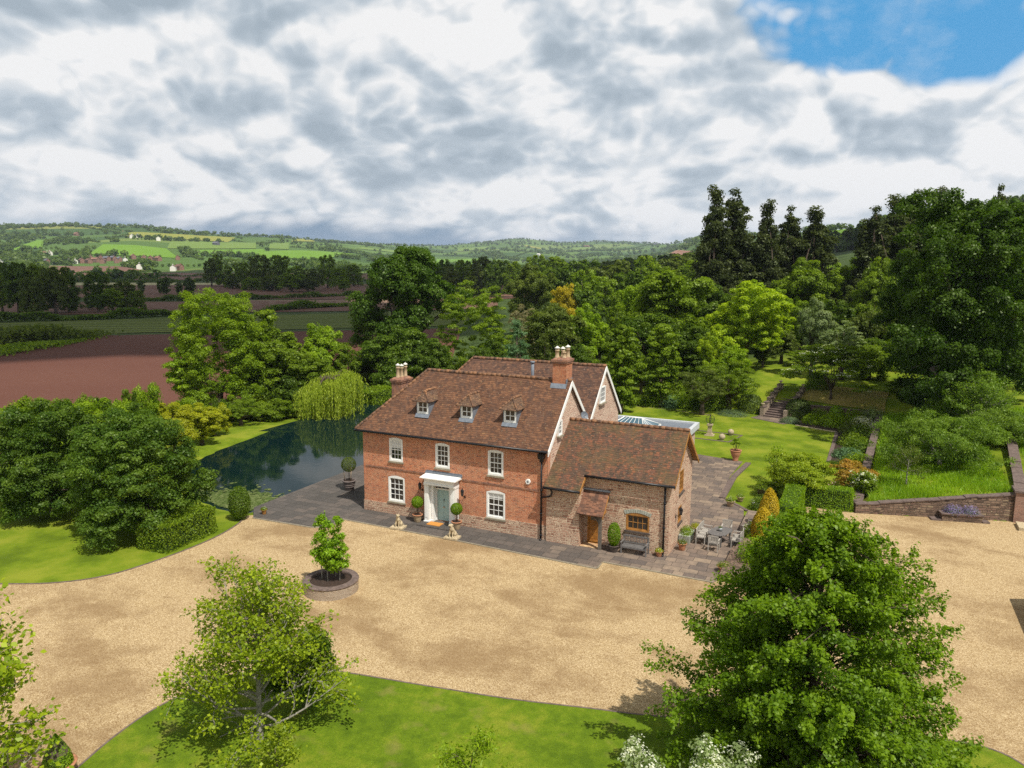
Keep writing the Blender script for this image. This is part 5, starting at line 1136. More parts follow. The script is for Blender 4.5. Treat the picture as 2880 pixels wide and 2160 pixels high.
for k,(dx,dy,h) in enumerate(((-.45,-.12,3.0),(.02,-.25,3.6),(.48,.05,3.1),(0,.38,2.9))):
    rng=np.random.default_rng(100+k)
    lb=[(math.cos(a*2.4+k)*.22*(1-abs(z-.4)),math.sin(a*2.4+k)*.22*(1-abs(z-.4)),.75+z*(h-.75),.36*(1.15-z*.8),.26) for a,z in enumerate(np.linspace(.02,.98,8))]
    q=['left young tree in the round gravel planter, with the shortest crown spread','tallest young tree at the front of the round gravel planter','right young tree in the round gravel planter','young tree at the back of the round gravel planter'][k]
    bespoke('young_tree',q,'tree',px_+dx,py_+dy,lb,44,2300,.20,.12,'leaf_young',100+k,trunk_h=.9,r0=.03,z=.5,bark='bark_pale',fill=.05,limbi=6)
# round tub on the back lawn
o=thing('round_tub','round dark tub with clipped green top on the back lawn','tub',(23.35,14.65)+(0,)); mb=MB(); mb.lathe([(0,0),(.62,0),(.72,.62),(.74,.66),(.66,.66)],(0,0,0),24); mb.build('tub',[M['brown_tub']],o); plant('f',None,None,0,0,.78,.32,.07,'leaf_mid',2200,111,parent=o,zz=.62,pname='foliage',power=4)
# brick outbuilding just beyond the right edge; its roof throws the dark corner of shade on the gravel
o=thing('garden_outbuilding','single-storey brick outbuilding beside the right-hand gravel','outbuilding',(0,0,0)); mb=MB(); FO=Fr((37.75,1.55),(0,-1)); 
wall(mb,FO,7.5,0,2.9,[(1.0,3.2,0,2.2),(4.2,6.4,0,2.2)],rev=.15); wall(mb,Fr((37.75,-5.95),(1,0)),5,0,2.9); wall(mb,Fr((42.75,-5.95),(0,1)),7.5,0,2.9); wall(mb,Fr((42.75,1.55),(-1,0)),5,0,2.9)
gable(mb,Fr((37.75,-5.95),(1,0)),5,2.9,2.5,4.9); gable(mb,Fr((42.75,1.55),(-1,0)),5,2.9,2.5,4.9); mb.build('wall',[M['brick']],o)
mb=MB(); slab(mb,[(37.4,1.75,2.7),(37.4,-6.15,2.7),(40.25,-6.15,5.0),(40.25,1.75,5.0)],n=(8,6)); slab(mb,[(43.1,-6.15,2.7),(43.1,1.75,2.7),(40.25,1.75,5.0),(40.25,-6.15,5.0)],n=(8,6)); mb.build('roof',[M['tiles']],o)
for a,b in ((1.0,3.2),(4.2,6.4)): mb=MB(); fbox(mb,FO,a,b,-.14,-.08,0,2.2); mb.build('garage_door',[M['oak']],o)
# ------------------------------------------------------------ garden hedges and planting
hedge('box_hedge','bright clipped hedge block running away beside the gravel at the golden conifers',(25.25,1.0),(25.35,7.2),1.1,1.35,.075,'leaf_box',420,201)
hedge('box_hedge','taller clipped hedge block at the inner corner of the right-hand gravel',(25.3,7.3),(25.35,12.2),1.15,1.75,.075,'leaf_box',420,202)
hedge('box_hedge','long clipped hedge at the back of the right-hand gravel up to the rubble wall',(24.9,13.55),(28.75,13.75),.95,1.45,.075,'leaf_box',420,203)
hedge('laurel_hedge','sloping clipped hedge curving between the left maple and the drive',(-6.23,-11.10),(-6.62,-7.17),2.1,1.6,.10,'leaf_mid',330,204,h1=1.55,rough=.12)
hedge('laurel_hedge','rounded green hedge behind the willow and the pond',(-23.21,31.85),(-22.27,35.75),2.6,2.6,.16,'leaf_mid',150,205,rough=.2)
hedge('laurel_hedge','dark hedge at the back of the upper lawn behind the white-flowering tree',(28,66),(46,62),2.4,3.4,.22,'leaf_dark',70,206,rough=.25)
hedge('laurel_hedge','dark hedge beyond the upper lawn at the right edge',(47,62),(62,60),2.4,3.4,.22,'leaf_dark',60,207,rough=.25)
def golden(x,y,R,Hh,seed,label):
    o=thing('golden_conifer',label,'conifer',(x,y,.02)); rng=np.random.default_rng(seed); n=8000; u=rng.random(n); a=rng.random(n)*6.283
    prof=R*(1-(u**3.2))**.5*(.8+.3*np.sin(u*3)); prof*=1+.05*np.sin(a*5+u*9); p=np.stack([np.cos(a)*prof,np.sin(a)*prof,u*Hh],1)*rng.uniform(.93,1.03,(n,1)); N=unit(np.stack([np.cos(a),np.sin(a),.2+u**4*3],1)+rng.normal(size=(n,3))*.5)
    V,F,v=cards(p,N,.085*rng.uniform(.7,1.3,n),rng,.6); add_mesh('foliage',npmesh('foliage',V,F,M['leaf_gold'],v),o)
    mb=MB(); mb.lathe([(R*.8,0),(R*.85,Hh*.5),(R*.6,Hh*.8),(0,Hh*.95)],(0,0,0),12); mb.build('branches',[M['hedge_core']],o)
golden(24.2,4.8,.56,2.2,211,'golden conifer column nearer the terrace table'); golden(24.3,6.9,.54,2.75,212,'taller golden conifer column behind its neighbour'); 
# yew domes and lavender by the steps
plant('yew_dome','dome of dark clipped yew left of the garden steps','shrub',17.9,45.2,1.25,1.9,.13,'leaf_yew',3800,221,z=.1,power=3,rough=.05)
plant('yew_dome','dome of clipped yew right of the garden steps','shrub',22.9,44.2,1.25,1.9,.13,'leaf_yew',3800,222,z=.1,power=3,rough=.05)
plant('yew_dome','small dark yew ball on the upper lawn at the top of the steps','shrub',24.3,50.6,1.3,2.0,.13,'leaf_dark',3000,223,power=2.5)
plant('yew_dome','small bright clipped ball in the right-hand flower bed','shrub',26.6,44.2,.8,1.6,.11,'leaf_box',2200,224,power=2.6)
for x,y,R,lb,s in ((16.4,42.6,1.7,'grey-green lavender mound left of the path to the steps',1.5),(22.4,41.2,1.0,'grey-green lavender mound right of the path to the steps',1.3)): 
    plant('lavender',lb,'lavender',x,y,R,.62,.11,'leaf_lavender',3000,int(x*10),z=0,rough=.2,asp=.25,sy=.6)
bed=[(5.5,44.2,1.3,1.1,'leaf_mid','low green border plant at the far left end of the back flower bed'),(7.4,44.4,1.4,1.5,'leaf_bright','upright bright border plant near the left end of the back bed'),(9.4,44.3,1.3,1.3,'leaf_blue','bluish border plant in the back bed'),(11.2,44.6,1.5,1.7,'leaf_bright','tall fresh green border clump in the back bed'),(12.9,44.2,1.3,1.2,'leaf_dark','dark shrub in the middle of the back bed'),(14.6,44.9,1.5,1.6,'leaf_mid','leafy shrub left of the yew dome in the back bed'),(10.2,46.2,1.6,2.2,'leaf_mid','taller shrub at the rear of the back bed'),(13.4,46.6,1.7,2.0,'leaf_dark','dark tall shrub at the rear of the back bed'),(7.0,46.6,1.6,2.0,'leaf_olive','olive shrub at the rear left of the back bed'),
 (24.6,42.2,1.1,.9,'leaf_bright','bright clump right of the lavender in the right bed'),(25.0,43.6,1.1,1.3,'leaf_mid','leafy clump under the low dark wall'),(26.4,41.6,1.2,1.2,'leaf_bright','fresh green clump at the lawn corner of the right bed'),(28.3,43.4,1.2,1.6,'leaf_bright','tall yellow-green clump near the corner of the beds'),(30.0,44.2,1.4,1.7,'leaf_grey','grey-leaved shrub at the far corner of the beds'),(29.2,41.2,1.2,1.2,'flower_white','white-flowered shrub at the far end of the side bed'),
 (28.4,38.6,1.3,1.3,'leaf_olive','olive shrub in the side bed by the lawn corner'),(29.2,36.2,1.3,1.4,'leaf_dark','dark shrub in the side bed, second from the far end'),(28.3,33.6,1.2,1.1,'leaf_mid','mid green clump halfway along the side bed'),(29.0,31.2,1.3,1.2,'leaf_dark','dark clump halfway along the side bed by the path'),(28.1,28.8,1.2,.8,'leaf_blue','low bluish clump in the near half of the side bed'),(29.0,26.6,1.3,.9,'leaf_mid','low leafy clump at the near end of the side bed'),(27.6,24.6,1.1,.6,'leaf_dark','low dark clump at the end of the side bed')]
for k,(x,y,R,h,m_,lb) in enumerate(bed): plant('border_plant',lb,'shrub',x,y,R,h,.17,m_,1900,230+k,rough=.3,z=tz(x,y)-.05)
mb=MB(); mb.face([(3.6,43.1,.03),(17.9,43.3,.03),(17.9,47.6,.03),(3.6,47.6,.03)]); mb.face([(22.6,41.0,.035),(27.0,38.9,.035),(26.9,24.2,.035),(29.2,23.0,.035),(30.4,45.5,.035),(22.4,45.6,.035)]); tag(mb.build('flower_bed_soil',[M['soil']]),kind='structure')
strip('bed_kerb',[(3.6,43.1),(10,42.6),(14.4,41.6)],.16,.06,'coping'); strip('bed_kerb',[(23.0,40.3),(26.9,38.7)],.2,.07,'cream_stone'); strip('bed_kerb',[(26.9,38.6),(26.7,24.2)],.3,.06,'coping')
# shrubs by the right-hand gravel
rng=np.random.default_rng(5)
def shrub_lobes(R,Hh,n,seed,zl=.35,zh=.85,flat=.24):
    r=np.random.default_rng(seed); L=[(0,0,Hh*.5,R*.6,Hh*.42)]
    for i in range(n):
        a=i*2.4+r.random(); k=r.uniform(.2,.72)*R; z=Hh*(r.uniform(zl,zh)-.3*(k/R)**2); L.append((math.cos(a)*k,math.sin(a)*k,z,R*r.uniform(.26,.4),Hh*flat*r.uniform(.7,1.2)))
    return L
bespoke('acer_tree','spreading yellow-green maple behind the clipped hedges by the back lawn','tree',*(25.10,14.97),shrub_lobes(2.9,3.0,20,241),260,30000,.38,.12,'leaf_acer',241,trunk_h=.9,r0=.14,flat=.45,fill=.12)
bespoke('acer_shrub','orange-tipped spreading maple between the side bed and the long grass','shrub',*(28.81,19.18),shrub_lobes(1.8,2.0,14,242),130,8000,.34,.13,'leaf_orange',242,trunk_h=.5,r0=.08,flat=.35,fill=.1)
plant('green_shrub','green undergrowth below the orange-tipped maple','shrub',28.0,15.6,1.1,.9,.13,'leaf_mid',2400,243,rough=.3)
bespoke('viburnum','white-flowering shrub where the hedge meets the long grass','shrub',*(29.29,17.01),shrub_lobes(1.1,2.0,12,244),80,2600,.3,.14,'leaf_mid',244,trunk_h=.4,r0=.05,fill=.2)
o=bpy.data.objects['viburnum']; rg=np.random.default_rng(9); V,F,v=None,None,None
(V,F,v),cc=crown(shrub_lobes(1.12,2.05,12,244),60,900,.2,.13,rg,fill=0,upb=1.2); add_mesh('flowers',npmesh('flowers',V,F,M['flower_white'],v),o)
plant('foxgloves','pink flower spikes behind the clipped hedge','flowers',27.2,15.0,.7,1.5,.10,'flower_pink',260,246,rough=.4,asp=.4)
plant('leafy_shrub','dark leafy shrub at the lawn edge under the golden conifers','shrub',23.4,11.2,.8,1.0,.12,'leaf_dark',1100,247,rough=.25); plant('leafy_shrub','bright leafy shrub on the raised bed behind the table','shrub',23.6,5.2,.55,.7,.10,'leaf_bright',900,248,z=.35,rough=.25)
plant('leafy_shrub','loose green bush between the golden conifers and the clipped hedge','shrub',24.4,1.2,1.0,1.7,.12,'leaf_bright',2600,249,rough=.25)
branching('fig_sapling','nearly bare pale-stemmed sapling on the back lawn above the yellow-green maple','tree',23.5,18.3,3.0,1.5,(5,2),.14,520,'leaf_bright','bark_pale',251,.5,.06,depth=2)
# ------------------------------------------------------------ big foreground trees
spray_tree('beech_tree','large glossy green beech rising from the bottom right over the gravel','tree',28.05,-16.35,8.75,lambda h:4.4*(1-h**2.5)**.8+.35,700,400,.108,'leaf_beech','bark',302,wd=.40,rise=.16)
branching('catalpa_tree','sparse yellow-green catalpa with visible grey branches on the front lawn','tree',11.4,-21.4,6.2,2.9,(34,3,2),.118,17500,'leaf_catalpa','bark_pale',311,.6,.12,depth=3,asp=.8)
branching('catalpa_tree','yellow-green catalpa with hanging pods cut off by the left edge','tree',8.1,-28.9,9.0,2.9,(18,3,2),.17,8000,'leaf_catalpa','bark_pale',312,2.2,.16,depth=3,pods=True,asp=.8)
branching('cherry_tree','top of a small drooping-leaved cherry at the bottom centre','tree',20.0,-22.6,4.1,1.5,(14,3,2),.13,4200,'leaf_bright','bark',313,.6,.05,depth=2,asp=.35,droop=.1)
branching('acer_sapling','small yellow-green tree in front of the bottom left catalpa','tree',14.0,-23.3,2.9,.9,(7,3,2),.10,1600,'leaf_acer','bark',314,.5,.04,depth=2,asp=.6)
bespoke('dark_shrub','dark rounded shrub seen through the branches of the front lawn catalpa','shrub',11.3,-19.2,shrub_lobes(1.35,2.9,14,316),90,9000,.35,.12,'leaf_dark',316,trunk_h=.5,r0=.08,fill=.3)
for k,(x,y,R,h,lb) in enumerate(((*(24.45,-21.62),.72,4.22,'white-flowering shrub top at the bottom edge left of the beech'),(*(25.93,-20.92),.75,4.15,'white-flowering shrub top at the bottom edge in front of the beech'),(*(26.51,-19.97),.65,3.85,'small white-flowering shrub top below the beech crown'))):
    lb_=shrub_lobes(R,h,9,320+k,.6,.9,.12); o=bespoke('elder_bush',lb,'shrub',x,y,lb_,60,1700,.22,.10,'leaf_grey',320+k,trunk_h=1.2,r0=.05,fill=.2); (V,F,v),cc=crown([(a,b,c+.06,d,e) for a,b,c,d,e in lb_],60,1300,.16,.07,np.random.default_rng(k),fill=0,upb=1.2); add_mesh('flowers',npmesh('flowers',V,F,M['flower_white'],v),o)
# left side group
def big(name,label,px,H,R,shape,nc,nl,rc,leaf,mt,seed,low=1.,**kw):
    r=np.random.default_rng(seed); L=lobes_for(shape,r,H,R); return bespoke(name,label,'tree',px[0],px[1],L,nc,nl,rc,leaf,mt,seed,**kw)
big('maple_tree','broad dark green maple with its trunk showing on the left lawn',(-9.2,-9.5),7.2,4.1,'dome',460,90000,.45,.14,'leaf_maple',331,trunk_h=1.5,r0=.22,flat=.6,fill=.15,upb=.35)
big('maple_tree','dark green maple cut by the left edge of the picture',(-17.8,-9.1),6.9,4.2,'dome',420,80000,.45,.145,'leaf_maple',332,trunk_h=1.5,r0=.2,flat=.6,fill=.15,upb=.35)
place('round_a',-21.7,-3.1,6.4,2.8,'leaf_bright','bright topped tree behind the two left maples','bright_tree'); place('round_b',-24.0,-5.3,6.2,2.7,'leaf_mid','mid green tree behind the maples at the left edge')
place('lacy',-18.1,-2.5,6.2,3.0,'leaf_maple','dark leafy tree rising behind the broad left maple'); place('round_a',-22.4,4.4,4.8,2.2,'leaf_yellow','yellow-green tree right of the maples above the pond end',)
place('round_b',-23.6,8.3,3.8,2.2,'leaf_yellow','golden-green tree on the lawn bank at the left end of the pond'); place('bush_a',-29.4,7.8,5.5,1.8,'leaf_bright','rounded bush against the red field above the maples','bush','bush')
place('oval_a',-29.4,5.6,5.0,0.8,'leaf_mid','narrow upright bush against the red field','bush','bush'); place('oval_b',-27.8,5.2,5.0,0.5,'leaf_dark','very narrow dark cypress against the red field','cypress','tree')
place('bush_b',-31.4,2.4,4.6,2.1,'leaf_mid','low bush at the field edge above the left maples','bush','bush'); place('bush_a',-32.6,-0.4,4.6,2.4,'leaf_mid','bush at the field edge by the left border','bush','bush')
place('bush_b',-29.1,3.5,4.8,1.7,'leaf_dark','dark bush at the field edge above the left maples','bush','bush')
place('low_a',-28.1,17.4,3.1,2.4,'leaf_mid','small spreading tree on the lawn bank above the pond','tree'); place('bush_a',-28.1,21.9,2.4,2.6,'leaf_mid','rounded bush right of the small spreading tree by the pond','bush','bush')
place('bush_b',-30.0,16.5,2.7,1.8,'leaf_dark','dark bush on the pond bank left of the small spreading tree','bush','bush'); place('bush_a',-31.9,22.3,2.0,2.7,'leaf_dark','dark bush behind the small spreading tree by the pond','bush','bush')
plant('conical_yew','dark conical yew standing at the near end of the pond','shrub',*(-5.84,-5.02),.66,2.15,.085,'leaf_dark',5200,341,z=0,full=True,rough=.12)
# willow
def willow(x,y,Hh,R,seed):
    rng=np.random.default_rng(seed); o=thing('weeping_willow','pale yellow-green weeping willow hanging over the pond','tree',(x,y,tz(x,y))); P=[];S=[];D=[];vv=[]
    mb=MB(); hub=[]
    for i in range(26):
        a=i*2.4; k=rng.uniform(.1,.8)*R; top=Vector((math.cos(a)*k,math.sin(a)*k,Hh*(.74+.27*math.cos(a-.44)*k/R-.10*(k/R)**2)*rng.uniform(.85,1.05))); hub.append(top); mb.tube([(0,0,Hh*.3),(top.x*.4,top.y*.4,Hh*.72),top],[.14,.08,.02],5,cap=False)
    mb.tube([(0,0,-.3),(0,0,Hh*.35)],[.3,.22],8); mb.build('trunk',[M['bark']],o)
    for s in range(900):
        h_=hub[rng.integers(0,26)]; a=rng.random()*6.28; k=abs(rng.normal())*.35*R*.8; x0=h_.x+math.cos(a)*k; y0=h_.y+math.sin(a)*k; z0=h_.z-.25*k+rng.random()*.2
        rr=math.hypot(x0,y0); ln=min(z0-.25,rng.uniform(.25,1.0)*Hh*.82); n=int(ln/.085); cv=rng.random(); ox,oy=(x0/max(rr,.1))*.35,(y0/max(rr,.1))*.35
        for j in range(n):
            t=j/max(n,1); w=math.sqrt(min(1,t*4)); P.append((x0+ox*w+rng.normal()*.05,y0+oy*w+rng.normal()*.05,z0-ln*t)); vv.append(cv*.6+rng.random()*.4)
    P=np.array(P); n=len(P); T=unit(np.array([0,0,-1.])+rng.normal(size=(n,3))*.28); B=unit(np.cross(T,rng.normal(size=(n,3)))); L_=.26*rng.uniform(.7,1.3,(n,1)); Wd=.045
    V=np.stack([P,P+T*L_*.5+B*Wd,P+T*L_,P+T*L_*.5-B*Wd],1).reshape(-1,3); V[:,2]=np.maximum(V[:,2],.08); F=np.arange(4*n).reshape(n,4)
    add_mesh('foliage',npmesh('foliage',V,F,M['leaf_willow'],np.array(vv)),o)
willow(-23.2,25.3,6.5,3.4,351)
# lily pads
rg=np.random.default_rng(3); n=4600; c=np.array((-8.57,-3.86)); u=rg.normal(size=(n,2))*np.array([1.6,1.5])
P=np.zeros((n,3)); P[:,0]=c[0]-.8+u[:,0]*1.1; P[:,1]=c[1]+1.1+u[:,1]*.9; P=P[(sdist(POND,P[:,0],P[:,1])<-.25)]; n=len(P); P[:,2]=-.26+rg.random(n)*.03; N=unit(np.array([0,0,1.])+rg.normal(size=(n,3))*.06)
V,F,v=cards(P,N,.30*rg.uniform(.6,1.2,n),rg,.95,fold=.03); V[:,2]=np.maximum(V[:,2],-.265); tag(add_mesh('water_lilies',npmesh('water_lilies',V,F,M['lily_pad'],v)),'raft of water lily pads at the near end of the pond','water lilies',kind='stuff')
# middle distance trees, left to right
def B(args,*a,**k):
    x,y,H_,R_=args; return big(a[0],a[1],(x,y),H_,R_,*a[2:],**k)
B((-39.3,25.5,13.8,6.4),'ash_tree','large bright green ash against the red field','dome',420,90000,.55,.19,'leaf_bright',361,trunk_h=3,r0=.35,fill=.2,upb=.3,flat=.75)
B((-40.8,22.6,8.2,2.8),'ash_tree','lower bright green lobe of ash at the left of the big bright ash','round',120,14000,.55,.28,'leaf_bright',362,trunk_h=2,r0=.25,fill=.1,flat=.5)
B((-38.1,30.6,11.8,3.6),'ash_tree','bright green tree crown joined to the right side of the big bright ash','dome',150,17000,.6,.30,'leaf_mid',363,trunk_h=3,r0=.3,flat=.5)
place('broad_a',-34.1,30.3,9.7,4.6,'leaf_mid','mid green spreading tree between the bright ash and the willow'); place('broad_b',-36.7,29.0,6.9,4.1,'leaf_dark','dark tree beneath the bright ash by the pond')
place('round_a',-34.2,36.9,10.8,3.6,'leaf_bright','light green tree left of the tall oak'); place('oval_a',-31.1,38.4,7.7,2.7,'leaf_mid','slim green tree between the light green tree and the tall oak')
place('broad_b',-31.6,31.4,6.6,4.1,'leaf_mid','mid green tree behind the willow'); place('bush_a',-31.7,29.2,4.6,3.2,'leaf_dark','dark bush left of the willow','bush','bush')
# the tall oak: several separate masses with sky and field between them
x,y,Ht,_=-34.0,57.2,20.5,3.4
def oakl(pts,px,dep):
    out=[]
    for (dx,row,rw,rh) in pts: out.append(((dx-px)*dep/1624.8*.904,(dx-px)*dep/1624.8*.426,15.89-(row-570)*dep/1624.8-tz(x,y),rw*dep/1624.8,rh*dep/1624.8))
    return out
pts=[(885,568,50,32),(850,590,45,30),(920,590,45,30),(890,620,55,32),(835,625,38,28),(945,640,40,26),(865,655,60,30),(800,665,42,30),(770,700,38,30),(820,705,50,30),(755,735,30,22),(900,690,50,28),(965,665,30,16),(990,640,18,10),(870,710,45,26),(790,640,26,18),(905,560,28,18),(870,545,24,14)]
Lk=oakl(pts,875,112); r=np.random.default_rng(4); Lk=[(a+r.normal()*.3,b+r.uniform(-3.4,3.4),c,d,e) for a,b,c,d,e in Lk]
bespoke('oak_tree','tall irregular dark oak with gaps in its crown in the middle distance','tree',x,y,Lk,480,72000,.85,.32,'leaf_oak',371,trunk_h=6,r0=.55,fill=.08,flat=.8,upb=.25,loose=.9,limbi=18)
B((-26.7,44.9,9.7,6.5),'oak_tree','lower dark rounded tree in front of the tall oak','broad',300,48000,.85,.30,'leaf_dark',372,trunk_h=3,r0=.4,flat=.55)
place('broad_a',-21.9,45.0,8.2,3.5,'leaf_dark','dark tree right of the lower dark rounded tree'); place('broad_b',-32.0,44.7,5.8,3.4,'leaf_olive','olive tree behind the farmhouse chimney')
B((-20.9,54.4,14.7,6.2),'lime_tree','lacy mid green tree right of the tall oak','dome',340,60000,.6,.20,'leaf_mid',373,trunk_h=3,r0=.3,fill=.04,flat=.45)
place('spruce',-7.0,38.6,10.3,2.8,'leaf_blue','blue-green spruce above the rear roof','spruce','conifer'); place('broad_a',-12.2,42.8,8.0,3.0,'leaf_dark','dark tree left of the blue-green spruce')
place('lacy',-18.3,64.6,11.0,3.8,'leaf_twig','thin twiggy pale tree with few leaves beyond the roof'); B((-5.9,48.0,11.1,5.1),'magnolia_tree','large olive green tree behind the main chimney','broad',300,44000,.6,.24,'leaf_olive',374,trunk_h=3,r0=.3,flat=.5)
place('round_b',-5.4,57.2,10.7,3.7,'leaf_bright','light green tree right of the olive tree'); place('broad_a',-1.8,43.3,6.8,3.4,'leaf_dark','dark tree right behind the farmhouse chimney')
place('spruce',-4.9,41.8,8.3,1.9,'leaf_olive','soft olive conifer in front of the large olive tree','spruce','conifer')
B((5.3,38.8,9.8,2.7),'hornbeam_tree','fresh green tree right beside the rear gable','oval',200,22000,.5,.26,'leaf_mid',375,trunk_h=2,r0=.2,flat=.45,fill=.08)
place('lacy',3.9,37.0,6.4,2.2,'leaf_mid','small fresh green tree touching the rear gable'); B((8.4,43.6,9.4,2.5),'hornbeam_tree','upright green tree with a visible trunk above the flat roof','oval',200,17000,.5,.26,'leaf_mid',376,trunk_h=3.4,r0=.2,flat=.4,fill=.08)
place('broad_b',4.0,66.2,14.4,7.4,'leaf_mid','wide mid green tree in the middle of the wood'); place('round_a',-3.6,78.3,13.4,4.7,'leaf_bright','bright tree top left of the wide mid green tree'); place('broad_a',7.4,76.7,12.3,5.5,'leaf_dark','dark tree between the wide mid green tree and the lime')
place('broad_b',3.0,56.7,9.3,5.6,'leaf_dark','dark tree mass behind the upright green trees'); place('broad_a',9.2,55.2,8.0,4.5,'leaf_dark','dark blue-green tree left below the lime','tree')
B((15.3,59.2,12.0,5.9),'lime_tree','brilliant lime-green tree below the tall conifers','round',380,76000,.55,.21,'leaf_lime',377,trunk_h=3,r0=.35,fill=.15,flat=.6,upb=.5)
place('round_b',12.7,50.1,7.1,1.9,'leaf_lime','small lime-green outlier at the left foot of the brilliant lime tree'); place('round_a',15.1,49.0,5.1,2.8,'leaf_bright','bright green tree at the foot of the brilliant lime tree')
place('low_a',15.7,44.8,6.0,4.2,'leaf_mid','flat-topped spreading tree on the upper lawn left of the steps'); place('low_a',13.5,41.5,5.5,3.1,'leaf_olive','smaller flat-topped tree left of the spreading tree')
place('round_b',23.1,57.3,9.5,2.6,'leaf_grey','silvery white-green tree right of the lime tree'); place('lacy',26.5,56.6,7.1,3.4,'leaf_grey','greyish feathery tree right of the silvery tree')
x,y,Hc,Rc=25.8,47.3,6.2,4.7
r=np.random.default_rng(8); Lc=[(math.cos(i*2.4)*k*Rc,math.sin(i*2.4)*k*Rc,Hc*(.84-(.62 if i%3==0 else .36)*k*k+.06*r.normal()),Rc*.24,.42) for i,k in enumerate(np.linspace(.05,.88,40))]
o=bespoke('dogwood_tree','layered white-flowering dogwood on the upper lawn right of the steps','tree',x,y,Lc,340,30000,.5,.17,'leaf_mid',381,trunk_h=1.1,r0=.14,fill=.04,flat=.28,upb=1.0,limbi=20)
(V,F,v),cc=crown([(a,b,c+.15,d,e) for a,b,c,d,e in Lc],150,1500,.5,.17,np.random.default_rng(2),fill=0,upb=1.5,flat=.2); add_mesh('flowers',npmesh('flowers',V,F,M['flower_white'],v),o)
place('broad_a',19.7,89.3,14.4,6.2,'leaf_mid','rounded mid green tree directly below the tall conifers'); place('round_a',26.7,85.8,10.3,3.8,'leaf_olive','olive tree left of the huge right-hand oak'); place('broad_b',29.5,82.7,11.6,4.0,'leaf_mid','green tree tucked behind the left side of the huge oak')
place('round_b',27.0,111.8,15.5,4.6,'leaf_bright','light green tree between the two groups of tall conifers'); place('bush_a',29.4,58.0,4.2,2.9,'leaf_mid','low green bush left of the huge oak','bush','bush'); place('bush_b',28.9,69.0,7.7,3.5,'leaf_olive','bushy olive growth left of the huge oak','bush','bush')
# the huge oak on the right
x,y,Ho,Ro=37.0,47.0,20.8,9.0
ptsO=[(2080,455,95,38),(2010,490,70,40),(2150,470,90,45),(2230,500,80,60),(1985,560,62,40),(2060,550,80,45),(2150,570,90,50),(2240,600,80,60),(1965,630,55,40),(2040,640,75,45),(2130,660,85,50),(2220,700,80,60),(1990,710,58,38),(2070,730,75,42),(2160,760,85,48),(1985,780,45,34),(2060,810,70,40),(2140,830,70,36),(2030,850,60,34),(1950,590,40,28),(2100,620,90,90),(2080,720,90,90),(2120,500,100,70)]
oakx=lambda p,px,dep:((p[0]-px)*dep/1624.8*.904,(p[0]-px)*dep/1624.8*.426,15.89-(p[1]-570)*dep/1624.8-tz(x,y),p[2]*dep/1624.8,p[3]*dep/1624.8)
ptsO+=[(2000+i*37%230,440+i*29,75,45) for i in range(15)]+[(1950,680,45,35),(1960,750,42,34),(2010,660,60,60),(2180,640,90,90),(2040,560,80,80),(2120,760,90,70),(2020,890,50,26),(2090,880,60,26)]
r=np.random.default_rng(6); LO=[]; gz=tz(x,y)
for p in ptsO:
    dy=r.uniform(-11,6); dep=73+dy; lat=(p[0]-1106)*dep/1624.8-(2085-1106)*73/1624.8
    LO.append((lat*.904-.426*dy,lat*.426+.904*dy,15.89-(p[1]+16-570)*dep/1624.8-gz,p[2]*dep/1624.8*.95,p[3]*dep/1624.8))
LO.append((0,0,10,6.5,7))
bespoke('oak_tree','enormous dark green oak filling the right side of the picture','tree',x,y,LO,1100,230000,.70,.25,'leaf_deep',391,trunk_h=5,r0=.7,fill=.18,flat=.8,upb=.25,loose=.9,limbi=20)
# tall conifers on the rise
for k,(a,lb) in enumerate((((3.7,97.4,27.8,2.7),'leftmost tall slim conifer of the row'),((6.6,101.0,27.5,3.4),'broad-topped tall conifer, second of the row from the left'),((11.6,103.4,24.9,2.4),'slim conifer, third of the row from the left'),((14.9,107.2,24.1,2.6),'slim conifer in the middle of the row'),((19.4,107.0,23.4,3.2),'wide conifer at the right end of the left-hand row'),((28.9,107.0,23.4,3.1),'shortest conifer of the group beside the huge oak'),((32.1,110.8,25.2,3.2),'conifer second in the group beside the huge oak'),((34.8,116.5,26.6,3.0),'tall conifer third in the group beside the huge oak'),((38.7,120.6,26.9,2.8),'conifer rising behind the left shoulder of the huge oak'),((48.1,120.6,27.4,2.1),'lone conifer tip poking above the huge oak'))):
    place('conifer_a' if k%2 else 'conifer_b',a[0],a[1],a[2]-.6,a[3]*2.0,'leaf_conifer',lb,'redwood_tree','conifer',group='tall dark conifers on the rise')
# orchard on the raised bank
x,y,Ha,Ra=34.3,23.4,3.5,4.7
bespoke('apple_tree','large spreading orchard tree in the long grass behind the rubble wall','tree',x,y,shrub_lobes(Ra,Ha,40,401,.35,.95,.16),520,52000,.42,.12,'leaf_apple',401,trunk_h=.8,r0=.16,bark='bark_pale',flat=.8,fill=.05,limbi=34,loose=1.3,upb=.1)
x,y,Ha,Ra=38.7,29.9,2.6,3.3
bespoke('apple_tree','orchard tree at the right edge behind the brick pier','tree',x,y,shrub_lobes(Ra,Ha,30,402,.35,.95,.16),360,32000,.42,.12,'leaf_apple',402,trunk_h=.8,r0=.15,bark='bark_pale',flat=.8,fill=.05,limbi=26,loose=1.3,upb=.1)
x,y,Ha,Ra=37.3,34.8,3.0,3.8
branching('apple_tree','orchard tree further back under the huge oak','tree',x,y,Ha,Ra,(26,3,2),.15,24000,'leaf_apple','bark_pale',403,.7,.14,depth=3,asp=.7)
branching('apple_sapling','small white-stemmed fruit tree in the long grass near the wall','tree',32.0,18.3,2.9,1.5,(8,3,2),.11,1700,'leaf_olive','bark_pale',404,.7,.05,depth=2,asp=.6)
